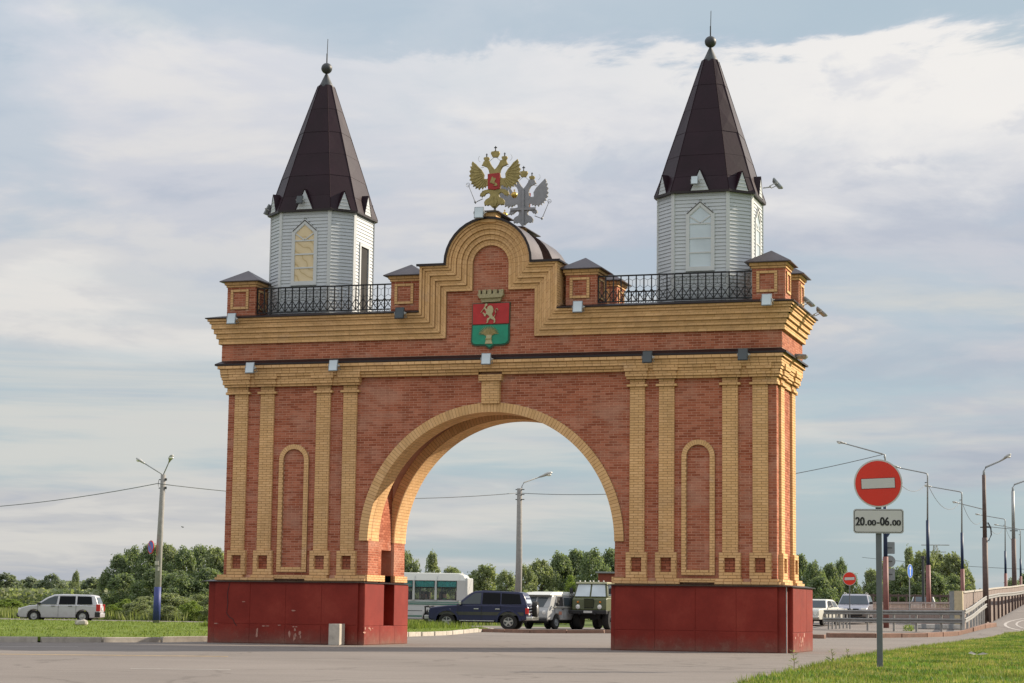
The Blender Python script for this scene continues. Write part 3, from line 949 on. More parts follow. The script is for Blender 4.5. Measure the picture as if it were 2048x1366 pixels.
# --- stepped brick base of the piers
for s in (-1, 1):
    mbb = MB()
    x0, x1 = (-HX, -R_IN) if s < 0 else (R_IN, HX)
    e0, e1 = (x0 - 0.12, x1 + 0.0) if s < 0 else (x0 - 0.0, x1 + 0.12)
    # lower course, higher under the niche where it is cut back
    nx = 6.31 * s
    for a, b in ((e0, nx - 0.52), (nx + 0.52, e1)):
        ybox(mbb, F0, a, b, 1.905, 1.985, 0.24, -0.5)
    ybox(mbb, F0, nx - 0.52, nx + 0.52, 1.955, 2.07, 0.15, -0.5)
    a0, a1 = (e0 + 0.06, e1) if s < 0 else (e0, e1 - 0.06)
    # upper course: interrupted between paired pilasters
    cuts = [(-7.88, -7.60), (-5.10, -4.83)] if s < 0 else [(4.83, 5.10), (7.60, 7.88)]
    iv = [(a0, a1)]
    for c in cuts: iv = sub(iv, *c)
    iv = sub(iv, nx - .52, nx + .52)
    for a, b in iv: ybox(mbb, F0, a, b, 1.985, 2.07, 0.18, -0.5)
    sp = PR(HX) if s > 0 else PL_(-HX)
    for a, b in ((-0.05, 1.30), (2.05, 3.35)):
        ybox(mbb, sp, a, b, 1.905, 1.985, 0.24, -0.5)
    for a, b in ((-0.02, 1.22), (2.12, 3.3)):
        ybox(mbb, sp, a, b, 1.985, 2.07, 0.18, -0.5)
    ybox(mbb, sp, 1.0, 2.2, 1.91, 2.06, 0.1, -0.5)
    ip = PR(-R_IN) if s < 0 else PL_(R_IN)
    for a, b in ((-0.1, 1.40),):
        ybox(mbb, ip, a, b, 1.905, 2.10, 0.05, -0.3)
    obj('base_course', mbb, MORT_Y, arch)
    mbb = MB(); ybox(mbb, ip, 2.28, 3.4, 1.905, 2.10, 0.05, -0.3); obj('base_course', mbb, MORT_Y, arch)

# --- niche frames
for cx in (-6.31, 6.31):
    mb = MB()
    pts = [(cx - NRO, NZ0), (cx + NRO, NZ0), (cx + NRO, NZ1)]
    pts += [(cx + NRO * math.cos(R(a)), NZ1 + NRO * math.sin(R(a))) for a in range(10, 180, 10)] + [(cx - NRO, NZ1)]
    inn = [(cx - NRI, NZ1)] + [(cx + NRI * math.cos(R(a)), NZ1 + NRI * math.sin(R(a))) for a in range(170, 0, -10)] + [(cx + NRI, NZ1), (cx + NRI, NZ0 + .15), (cx - NRI, NZ0 + .15)]
    ring = pts[:2] + [(cx + NRO, NZ1)] + pts[3:] + [pts[0]]
    # U-shape as strips
    for a, b, c, d in ((cx - NRO, cx - NRI, NZ0, NZ1), (cx + NRI, cx + NRO, NZ0, NZ1)):
        add_prism(mb, F0, a, b, c, d, -0.02, 0.07)
    add_prism(mb, F0, cx - NRI, cx + NRI, NZ0, NZ0 + 0.15, -0.02, 0.069)
    for k in range(18):
        a, b = R(k * 10), R(k * 10 + 10)
        q = [(cx + r * math.cos(t), NZ1 + r * math.sin(t)) for r, t in ((NRI, a), (NRO, a), (NRO, b), (NRI, b))]
        mb.poly(q, lambda u, v, d: (u, d, v), 0.0, 0.09)
    fr = obj('niche_frame', mb, MORT_Y, arch)
    P2 = PF(0.0)
    lay('yellow_brick', P2, cx - NRO, cx - NRI, NZ0, NZ1); lay('yellow_brick', P2, cx + NRI, cx + NRO, NZ0, NZ1, off=0.1)
    lay('yellow_brick', P2, cx - NRI, cx + NRI, NZ0, NZ0 + .15)
    for k in range(19):                      # soldier bricks round the head: one object each
        t0, t1 = R(k * 180 / 19 + 0.6), R((k + 1) * 180 / 19 - 0.6)
        m2 = MB()
        q = [(cx + r * math.cos(t), NZ1 + r * math.sin(t)) for r, t in ((NRI + .004, t0), (NRO - .004, t0), (NRO - .004, t1), (NRI + .004, t1))]
        m2.poly(q, lambda u, v, d: (u, d, v), -0.008, 0.01)
        obj('voussoir', m2, YEL, fr)
# --- great arch rings, front and back
for ya, yb, yf in ((2.26, 3.33, 3.33), (-0.005, 0.949, 0.0)):
    mb = MB()
    for k in range(60):
        a, b = R(k * 3), R(k * 3 + 3)
        q = [(r * math.cos(t), ZC + r * math.sin(t)) for r, t in ((R_IN - .002, a), (R_OUT, a), (R_OUT, b), (R_IN - .002, b))]
        mb.poly(q, lambda u, v, d: (u, d, v), ya, yb)
    ring = obj('arch_ring', mb, MORT_Y, arch)
NV = 124
for k in range(NV):
    t0, t1 = math.pi * (k + 0.06) / NV, math.pi * (k + 0.94) / NV
    m2 = MB()
    q = [(r * math.cos(t), ZC + r * math.sin(t)) for r, t in ((R_IN - .006, t0), (R_OUT - .004, t0), (R_OUT - .004, t1), (R_IN - .006, t1))]
    m2.poly(q, fxz, -0.013, 0.3)
    obj('voussoir', m2, YEL, ring)
for k in range(NV):         # soldier course on the inner side of the rear ring
    t0, t1 = math.pi * (k + 0.06) / NV, math.pi * (k + 0.94) / NV
    q = [(r * math.cos(t), ZC + r * math.sin(t)) for r, t in ((R_IN + .004, t0), (R_OUT - .004, t0), (R_OUT - .004, t1), (R_IN + .004, t1))]
    v = [(p[0], yy, p[1]) for yy in (2.262, 2.250) for p in q]
    JOINED['yellow_brick'].add(v, [(4, 5, 6, 7), (0, 1, 5, 4), (1, 2, 6, 5), (2, 3, 7, 6), (3, 0, 4, 7)])
# soffit bricks, laid lengthwise under the two rings (joined: too thin to pick apart)
for (y0, y1) in ((0.31, 0.945), (2.305, 3.32)):
    for k in range(NV):
        t0, t1 = math.pi * (k + 0.06) / NV, math.pi * (k + 0.94) / NV
        y = y0 + (0.13 if k % 2 else 0) - 0.26
        while y < y1:
            a, b = max(y, y0) + .004, min(y + 0.26, y1) - .004
            if b - a > 0.03:
                v = [(r * math.cos(t), yy, ZC + r * math.sin(t)) for r in (R_IN + .004, R_IN - .009) for (t, yy) in ((t0, a), (t1, a), (t1, b), (t0, b))]
                JOINED['yellow_brick'].add(v, [(4, 5, 6, 7), (0, 1, 5, 4), (1, 2, 6, 5), (2, 3, 7, 6), (3, 0, 4, 7)])
            y += 0.26
# --- keystone
mb = MB()
ybox(mb, F0, -0.27, 0.29, 7.20, 7.88, 0.14); ybox(mb, F0, -0.35, 0.37, 7.88, 8.07, 0.20)
obj('keystone', mb, MORT_Y, arch)

# --- lower cornice
mb = MB()
cells = []      # (x0, x1, what): p = over a pilaster, g = gap in a pair, w = wide bay
for s in (-1, 1):
    for a, b in pil:
        cells.append((min(s * a, s * b), max(s * a, s * b)))
def tiers(pl, u0, u1, A, B, C):
    ybox(mb, pl, u0, u1, 7.84, 7.915, A); ybox(mb, pl, u0 - .03, u1 + .03, 7.915, 8.065, B); ybox(mb, pl, u0 - .06, u1 + .06, 8.065, 8.235, C)
for a, b in PILS:
    tiers(F0, a - 0.085, b + 0.085, 0.17, 0.215, 0.255)
for s in (-1, 1):
    for a, b, d in ((7.02, 7.90, 0), (4.28, 5.15, 0), (5.15, 7.02, 1)):
        x0, x1 = sorted((s * a, s * b))
        ybox(mb, F0, x0, x1, 7.84, 7.915, 0.13, sides=False)
        ybox(mb, F0, x0, x1, 7.915, 8.065, 0.175, sides=False)
        ybox(mb, F0, x0, x1, 8.065, 8.15, 0.19, sides=False)
        ybox(mb, F0, x0, x1, 8.15, 8.235, 0.235, sides=False)
    # run on to the corner and round the sides
    x0, x1 = sorted((s * 8.3, s * (HX + 0.03)))
    for z0, z1, d, e in ((7.62, 7.695, .10, .06), (7.695, 7.84, .06, .03), (7.84, 7.915, .13, .10), (7.915, 8.065, .175, .14), (8.065, 8.15, .20, .17), (8.15, 8.235, .22, .20)):
        a, b = sorted((s * 8.3, s * (HX + e)))
        ybox(mb, F0, a, b, z0, z1, d)
        sp = PR(HX) if s > 0 else PL_(-HX)
        ybox(mb, sp, 0.07 - d + 0.01, YB + d, z0, z1, e, -0.1)
    sp = PR(HX) if s > 0 else PL_(-HX)
    for a, b in ((0.44, 1.0), (2.32, 2.88)):
        tiers(sp, a - .085, b + .085, 0.15, 0.19, 0.235)
ybox(mb, F0, -4.25, -0.37, 8.07, 8.15, 0.15, sides=False); ybox(mb, F0, 0.37, 4.25, 8.07, 8.15, 0.15, sides=False)
ybox(mb, F0, -4.25, 4.25, 8.15, 8.235, 0.20, sides=False)
for z0, z1, d in ((8.235, 8.31, .265), (8.31, 8.40, .272), (8.40, 8.495, .33)):
    ybox(mb, F0, -HX - d + .07, HX + d - .07, z0, z1, d)
    for sp in (PR(HX), PL_(-HX)):
        ybox(mb, sp, 0.07 - d + 0.012, YB + d, z0, z1, d - .07, -0.1)
obj('lower_cornice', mb, MORT_Y, arch)
# ledge flashing: sloping sheet all round
def apron(mb, x, y0, y1, z, inset, rise, t=0.03):
    """sheet frame from outer rectangle up to an inner one"""
    o = [(-x, y0), (x, y0), (x, y1), (-x, y1)]
    i = [(-x + inset, y0 + inset), (x - inset, y0 + inset), (x - inset, y1 - inset), (-x + inset, y1 - inset)]
    n = [[(p[0], p[1], z - t) for p in o], [(p[0], p[1], z) for p in o], [(p[0], p[1], z + rise) for p in i], [(p[0], p[1], z + rise - t) for p in i]]
    mb.rings(n, cap=False)
    b = len(mb.v) - 16
    for k in range(4):
        j = (k + 1) % 4
        mb.f.append((b + 12 + k, b + 12 + j, b + j, b + k))
mb = MB()
AX, AY, AYB = 8.78, -0.10, 3.42          # attic block
apron(mb, AX + 0.155, AY - 0.175, AYB + 0.175, 8.56, 0.19, 0.115, 0.055)
obj('ledge_flashing', mb, FLASH, arch)
# --- attic
mb = MB(); mb.box(-AX, AX, AY, AYB, 8.5, 9.96)
attic = obj('attic', mb, MORT_R, arch)
lay('red_brick', PF(AY), -AX, AX, 8.675, 9.20)
for sp in (PR(AX), PL_(-AX)): lay('red_brick', sp, AY, AYB, 8.675, 9.20)
# --- gable outline and stepped frame running into the upper cornice
DB = [0, .075, .15, .30, .45, .60, .77]
OV = [.36, .31, .265, .205, .145, .085]
GCX, GCZ = 0.0, 11.40
def gpath(d, ext):
    r = 1.335 - d
    xo, xi = 2.16 - d, r
    P = [(-(AX + ext), 9.95 - d), (-xo, 9.95 - d), (-xo, 11.37 - d), (-xi, 11.37 - d)]
    for k in range(19):
        a = math.pi * (1 - k / 18)
        P.append((GCX + r * math.cos(a), GCZ + r * math.sin(a)))
    P += [(xi, 11.37 - d), (xo, 11.37 - d), (xo, 9.95 - d), (AX + ext, 9.95 - d)]
    return P
mb = MB()
up_c = []
for k in range(6):
    A, B = gpath(DB[k], OV[k]), gpath(DB[k + 1], OV[k])
    y = AY - OV[k]
    n = len(A)
    vs = [(p[0], yy, p[1]) for yy in (y, AY + 0.02) for P in (A, B) for p in P]
    fs = []
    for i in range(n - 1):
        fs += [(n + i, n + i + 1, i + 1, i), (3 * n + i, 2 * n + i, 2 * n + i + 1, 3 * n + i + 1), (i, i + 1, 2 * n + i + 1, 2 * n + i), (n + i + 1, n + i, 3 * n + i, 3 * n + i + 1)]
    fs += [(0, 2 * n, 3 * n, n), (n - 1, 2 * n - 1, 4 * n - 1, 3 * n - 1)]
    mb.add(vs, fs)
    # bricks along the band
    ncourse = max(1, int(round((DB[k + 1] - DB[k]) / 0.075)))
    for c in range(ncourse):
        da = DB[k] + (DB[k + 1] - DB[k]) * c / ncourse; db = DB[k] + (DB[k + 1] - DB[k]) * (c + 1) / ncourse
        A, B = gpath(da + .004, OV[k]), gpath(db - .004, OV[k])
        for i in range(n - 1):
            a0, a1, b0, b1 = (Vector((p[0], p[1])) for p in (A[i], A[i + 1], B[i], B[i + 1]))
            Ls = (a1 - a0).length
            if Ls < 0.02: continue
            st = 0 if (c + k) % 2 else 0.5
            m = max(1, round(Ls / BL))
            if m == 1: cutsv = [0, 1]
            else: cutsv = [0] + [min(1, max(0, (q + st) / m)) for q in range(0 if st else 1, m + (0 if st == 0 else 0))] + [1]
            cutsv = sorted(set(cutsv))
            for q0, q1 in zip(cutsv[:-1], cutsv[1:]):
                if (q1 - q0) * Ls < 0.03: continue
                e = 0.004 / Ls
                q = [a0.lerp(a1, q0 + e), a0.lerp(a1, q1 - e), b0.lerp(b1, q1 - e), b0.lerp(b1, q0 + e)]
                v = [(p.x, yy, p.y) for yy in (y + .004, y - .007) for p in q]
                JOINED['yellow_brick'].add(v, [(4, 5, 6, 7), (0, 1, 5, 4), (1, 2, 6, 5), (2, 3, 7, 6), (3, 0, 4, 7)])
    for sp in (PR(AX), PL_(-AX)):
        ybox(mb, sp, AY - OV[k] + 0.012, AYB + OV[k], 9.95 - DB[k + 1], 9.95 - DB[k], OV[k], -0.1)
obj('upper_cornice', mb, MORT_Y, arch)
# red field inside the gable frame
mb = MB()
inner = gpath(0.77, 0)[1:-1]
def solid_gable(mb, y0, y1, d=0.0):
    P = [p for p in gpath(d, 0)[1:-1]]
    mb.poly(P, fxz, y0, y1)
solid_gable(mb, AY, 0.62)
gab = obj('gable', mb, MORT_R, arch)
def cut_gable(z):
    if z < 10.63: return [(-1.385, 1.385)]
    if z < 11.40: return [(-.565, .565)]
    r = math.sqrt(max(0, .565 ** 2 - (z - 11.4) ** 2))
    return [(-r, r)]
lay('red_brick', PF(AY), -1.4, 1.4, 9.2, 11.96, cut_gable, off=0.06)
# side of the gable's shoulder in yellow brick
for sp in (PR(2.16), PL_(-2.16)):
    lay('yellow_brick', sp, AY - OV[0], 0.62, 9.97, 11.36)
# rear gable
mb = MB(); solid_gable(mb, 1.95, 3.3 + .3, 0.0)
obj('gable', mb, FLASH, arch)
# curved sheet roofs of both gables + flat flashing on the shoulders
def gable_roof(y0, y1):
    mb = MB()
    P = [p for p in gpath(-0.045, 0)][2:-2]; Q = [p for p in gpath(0.0, 0)][2:-2]
    P = [(-2.24, P[0][1]), (P[1][0], P[1][1])] + P[2:-2] + [(P[-2][0], P[-2][1]), (2.24, P[-1][1])]
    Q = [(-2.24, Q[0][1]), (Q[1][0], Q[1][1])] + Q[2:-2] + [(Q[-2][0], Q[-2][1]), (2.24, Q[-1][1])]
    n = len(P)
    vs = [(p[0], y, p[1]) for y in (y0, y1) for S in (P, Q) for p in S]
    fs = []
    for i in range(n - 1):
        fs += [(n + i, n + i + 1, i + 1, i), (3 * n + i, 2 * n + i, 2 * n + i + 1, 3 * n + i + 1), (i, i + 1, 2 * n + i + 1, 2 * n + i), (n + i + 1, n + i, 3 * n + i, 3 * n + i + 1)]
    fs += [(0, 2 * n, 3 * n, n), (n - 1, 2 * n - 1, 4 * n - 1, 3 * n - 1)]
    mb.add(vs, fs)
    return obj('gable_roof', mb, CAPM, arch, smooth=30)
gable_roof(AY - OV[0] - .04, 0.80)
gable_roof(1.93, 3.75)
for y in (AY - OV[0] - .045, 1.925):      # dark drip edge on the front rims
    mb = MB()
    P = gpath(-0.052, 0)[2:-2]; P = [(-2.25, P[0][1])] + P[1:-1] + [(2.25, P[-1][1])]
    Q = gpath(0.02, 0)[2:-2]; Q = [(-2.25, Q[0][1])] + Q[1:-1] + [(2.25, Q[-1][1])]
    for i in range(len(P) - 1):
        mb.poly([P[i], P[i + 1], Q[i + 1], Q[i]], fxz, y - 0.02, y + 0.02)
    obj('drip_edge', mb, FLASH, arch)
# crest cap carrying each eagle
for y0, y1 in ((AY - OV[0] - 0.03, 0.9), (2.2, 3.75)):
    mb = MB()
    mb.poly([(-.24, 12.62), (.24, 12.62), (.24, 12.91), (-.24, 12.91)], fxz, y0 + .01, y0 + .5)
    cr = obj('crest_block', mb, YEL, arch)
    mb = MB()
    mb.rings([[(-.42, y0 - .07, 12.905), (.36, y0 - .07, 12.905), (.36, y1 + .1, 12.905), (-.42, y1 + .1, 12.905)],
              [(-.42, y0 - .07, 12.93), (.36, y0 - .07, 12.93), (.36, y1 + .1, 12.93), (-.42, y1 + .1, 12.93)],
              [(-.2, y0 + .12, 13.0), (.16, y0 + .12, 13.0), (.16, y1 - .1, 13.0), (-.2, y1 - .1, 13.0)]])
    obj('crest_cap', mb, FLASH, cr)
# eaves flashing and roof deck
mb = MB()
for x0, x1 in ((-AX - .42, -2.16), (2.16, AX + .42)):
    mb.rings([[(x0, AY - .42, 9.955), (x1, AY - .42, 9.955), (x1, 3.9, 9.955), (x0, 3.9, 9.955)],
              [(x0, AY - .42, 9.985), (x1, AY - .42, 9.985), (x1, 3.9, 9.985), (x0, 3.9, 9.985)],
              [(x0 + (.42 if x0 < 0 else 0), AY + .02, 10.09), (x1 - (.42 if x0 > 0 else 0), AY + .02, 10.09), (x1 - (.42 if x0 > 0 else 0), 3.4, 10.09), (x0 + (.42 if x0 < 0 else 0), 3.4, 10.09)]])
mb.box(-2.16, 2.16, 0.6, 1.96, 9.96, 10.1)
obj('roof_deck', mb, FLASH, arch)

# --- brick corner turrets
def turret(cx, y0, y1, label=None):
    w = 0.475
    x0, x1 = cx - w, cx + w
    mb = MB(); mb.box(x0, x1, y0, y1, 9.96, 11.0)
    t = obj('turret', mb, MORT_R, arch)
    faces = [(PF(y0), x0, x1), (Plane((0, y1, 0), (1, 0, 0), (0, 1, 0), 0), x0, x1), (PR(x1), y0, y1), (PL_(x0), y0, y1)]
    my = MB()
    for pl, a, b in faces:
        fx0, fx1, z0, z1 = a + .12, b - .22, 10.29, 10.92
        if pl.u.y: fx0, fx1 = a + .15, b - .15
        lay('red_brick', pl, a, b, 10.09, 10.99, lambda z: [(a, b)] if z < z0 - .03 else ([(a, fx0), (fx0 + .1, fx1 - .1), (fx1, b)] if z < z1 else [(a, b)]))
        for c, d, e, f in ((fx0, fx0 + .09, z0, z1), (fx1 - .09, fx1, z0, z1)):
            ybox(my, pl, c, d, e, f, .035, sides=False)
        ybox(my, pl, fx0 + .09, fx1 - .09, z0, z0 + .08, .034, sides=False); ybox(my, pl, fx0 + .09, fx1 - .09, z1 - .08, z1, .034, sides=False)
    for z0, z1, e in ((10.99, 11.06, .03), (11.06, 11.15, .075)):
        my.box(x0 - e, x1 + e, y0 - e, y1 + e, z0, z1)
        for pl, a, b in faces:
            lay('yellow_brick', Plane(pl.o + pl.n * e, pl.u, pl.n, pl.rz), a - e, b + e, z0, z1)
    obj('turret_trim', my, MORT_Y, t)
    mr = MB(); o = .2
    cy = (y0 + y1) / 2
    mr.rings([[(x0 - o, y0 - o, 11.15), (x1 + o, y0 - o, 11.15), (x1 + o, y1 + o, 11.15), (x0 - o, y1 + o, 11.15)],
              [(x0 - o, y0 - o, 11.175), (x1 + o, y0 - o, 11.175), (x1 + o, y1 + o, 11.175), (x0 - o, y1 + o, 11.175)],
              [(cx - .01, cy - .01, 11.58), (cx + .01, cy - .01, 11.58), (cx + .01, cy + .01, 11.58), (cx - .01, cy + .01, 11.58)]])
    obj('turret_roof', mr, CAPM, t)
for cx in (-8.22, -2.76, 2.78, 8.38):
    turret(cx, 0.0, 0.93); turret(cx, 2.36, 3.3)

# --- railings (each a thing of its own)
BAR = {}
def railing(p0, p1, label, first=[None]):
    """p0,p1 (x,y) ends; built in local coordinates along +x"""
    L_ = math.hypot(p1[0] - p0[0], p1[1] - p0[1])
    n = max(4, round(L_ / 0.235)); st = L_ / n
    t = thing('balcony_railing', label, 'railing', (p0[0], p0[1], 10.15), math.atan2(p1[1] - p0[1], p1[0] - p0[0]), 'black iron railings on top of the arch')
    for nm, z, s in (('top_rail', 0.79, .04), ('bottom_rail', 0.02, .035)):
        obj(nm, MB().box(0, L_, -s / 2, s / 2, z - s / 2, z + s / 2), IRON, t)
    bme = MB().box(-.016, .016, -.016, .016, 0.03, 0.78).mesh('baluster'); bme.materials.append(IRON)
    cm = MB()
    for a, b in (((0, .03), (st, .38)), ((0, .38), (st, .03))): cm.bar((a[0], 0.0, a[1]), (b[0], 0.0, b[1]), .014, .022)
    cme = cm.mesh('cross_bar'); cme.materials.append(IRON)
    hm = MB()
    hp = [(0, .62), (st * .5, .70), (st, .62)]
    lines = [((0, .70), (st * .5, .64)), ((st * .5, .64), (st, .70)), ((st * .5, .64), (st * .5, .48)), ((0, .40), (st * .5, .48)), ((st * .5, .48), (st, .40))]
    for a, b in lines: hm.bar((a[0], 0, a[1]), (b[0], 0, b[1]), .008, .011)
    hme = hm.mesh('hexagon_grille'); hme.materials.append(IRON)
    for i in range(n + 1):
        o = bpy.data.objects.new('baluster', bme); COL.objects.link(o); o.parent = t; o.location = (i * st, 0, 0)
        if i < n:
            for nm, me in (('cross_bar', cme), ('hexagon_grille', hme)):
                o = bpy.data.objects.new(nm, me); COL.objects.link(o); o.parent = t; o.location = (i * st, 0, 0)
railing((-7.72, .1), (-3.25, .1), 'black iron railing in front of the left tower, facing the road')
railing((3.27, .1), (7.9, .1), 'black iron railing in front of the right tower, facing the road')
railing((-7.72, 3.2), (-3.25, 3.2), 'rear black iron railing behind the left tower')
railing((3.27, 3.2), (7.9, 3.2), 'rear black iron railing behind the right tower')
railing((-8.25, .95), (-8.25, 2.34), 'short black iron railing between the two turrets at the left end of the arch')
railing((8.45, .95), (8.45, 2.34), 'short black iron railing between the two turrets at the right end of the arch')

# --- plinth of painted sheets
def plinth(s):
    mb = MB()
    if s > 0: xa, xb, xi0, xi1 = 3.81, 8.91, 3.95, 8.66
    else: xa, xb, xi0, xi1 = -8.91, -3.81, -8.66, -3.98
    zt = 1.86
    mb.box(xi0, xi1, -0.31, -0.20, -0.05, zt); mb.box(xi0, xi1, 3.50, 3.64, -0.05, zt)
    def bx(u0, u1, *r): mb.box(min(s * u0, s * u1), max(s * u0, s * u1), *r)
    bx(4.70, 8.91, -.24, 3.57, -.05, zt - .002)
    bx(3.81, 4.70, -.24, 1.40, -.05, zt - .002); bx(3.81, 4.70, 2.28, 3.57, -.05, zt - .002); bx(3.81, 4.70, 1.40, 2.28, -.05, .57)
    # outer and inner side panels standing proud
    if s > 0: mb.box(8.5, 9.03, 0.0, 3.50, -0.05, zt - .001)
    else: mb.box(-9.03, -8.5, 0.0, 3.50, -0.05, zt - .001)
    o = obj('plinth', mb, PLINTH, arch, bevel=0.012, seg=1)
    # sheet panels with seams on the front
    n = 4
    for i in range(n):
        a = xi0 + (xi1 - xi0) * i / n + .002; b = xi0 + (xi1 - xi0) * (i + 1) / n - .002
        for z0, z1 in ((0.02, 0.586), (0.591, 1.80)):
            j = random.uniform(0, .002)
            obj('sheet_panel', MB().box(a, b, -0.322 - j, -0.305, z0, z1), PLINTH, o, bevel=0.006, seg=1)
    X = 9.03 if s > 0 else -3.81
    if s > 0: cells_ = [(a, b, c, d) for a, b in ((0.02, 1.2), (1.2, 2.35), (2.35, 3.48)) for c, d in ((.02, .56), (.575, 1.82))]
    else: cells_ = [(-.22, 1.40, .575, 1.82), (2.28, 3.55, .575, 1.82), (-.22, 1.1, .02, .56), (1.1, 2.4, .02, .56), (2.4, 3.55, .02, .56)]
    for a, b, z0, z1 in cells_:
        if True:
            obj('sheet_panel', MB().box(X - .01, X + .012 + random.uniform(0, .004), a + .006, b - .006, z0, z1), PLINTH, o, bevel=0.005, seg=1)
    # projecting drip sheet on top
    m2 = MB()
    x0, x1 = (xa - .07, xb + .19) if s > 0 else (xa - .19, xb + .05)
    m2.rings([[(x0, -.38, 1.845), (x1, -.38, 1.845), (x1, 3.72, 1.845), (x0, 3.72, 1.845)],
              [(x0, -.38, 1.865), (x1, -.38, 1.865), (x1, 3.72, 1.865), (x0, 3.72, 1.865)],
              [(x0 + .3, -.08, 1.915), (x1 - .3, -.08, 1.915), (x1 - .3, 3.4, 1.915), (x0 + .3, 3.4, 1.915)]])
    obj('drip_sheet', m2, FLASH, o)
    return o
pr_, pl_ = plinth(1), plinth(-1)
# paint chips on the plinth
def chips(pl, pts, par, w=(.02, .07), h=(.06, .3), d=.004):
    mb = MB()
    for u, v in pts:
        n = 9
        a, b = random.uniform(*w), random.uniform(*h)
        q = []
        for k in range(n):
            t = 2 * math.pi * k / n; r = random.uniform(.55, 1.1)
            q.append((u + a * r * math.cos(t), v + b * r * math.sin(t)))
        mb.poly(q, lambda x, z, dd: pl.p(x, z, dd), -0.001, d)
    return obj('paint_chip', mb, CHIP, par, recalc=True)
chips(PF(-.328), [(-7.22, .40), (-7.23, .28), (-6.16, .30), (-5.99, .43), (-5.97, .27), (-6.0, .18), (-5.83, .34), (-5.80, .22)], pl_, (.03, .05), (.05, .11))
chips(PF(-.328), [(-7.02, .53), (-6.9, .53), (-6.5, .56), (-6.04, .52), (-5.95, .52), (-8.6, .58), (-6.05, 1.0), (-7.7, 1.25)], pl_, (.04, .09), (.01, .025))
chips(PR(9.047), [(.35, .42), (.8, .5), (1.15, .42), (1.3, .30), (1.35, .2), (1.6, .36), (1.65, .22), (1.1, .2), (1.9, .5)], pr_, (.03, .12), (.04, .10))
chips(PR(-3.792), [(-.15, .5), (0.2, .5), (.45, .5), (-.2, .38), (.3, .45)], pl_, (.05, .13), (.02, .05))
# corner highlight on the right pier, put in as a pale strip
obj('corner_highlight', MB().box(8.895, 8.92, -.262, -.235, 0, 1.85), GALV, pr_)
# crack in the left plinth
mb = MB()
cp = [(-8.18, 1.80), (-8.24, 1.5), (-8.22, 1.2), (-8.25, .9), (-8.16, .78), (-8.03, .72), (-7.98, .6), (-7.90, .52)]
for (a, b), (c, d) in zip(cp[:-1], cp[1:]): mb.bar((a, -.328, b), (c, -.328, d), .012, .014)
obj('crack', mb, BLACK, pl_)

# joined remainder of the bricks
for k, m_ in (('red_brick', RED), ('yellow_brick', YEL)):
    o = obj(k, JOINED[k], m_, arch, recalc=False)
    tag(o, kind='stuff')
    for b in SOLDIERS[k]:
        b.parent = wall if k == 'red_brick' else arch
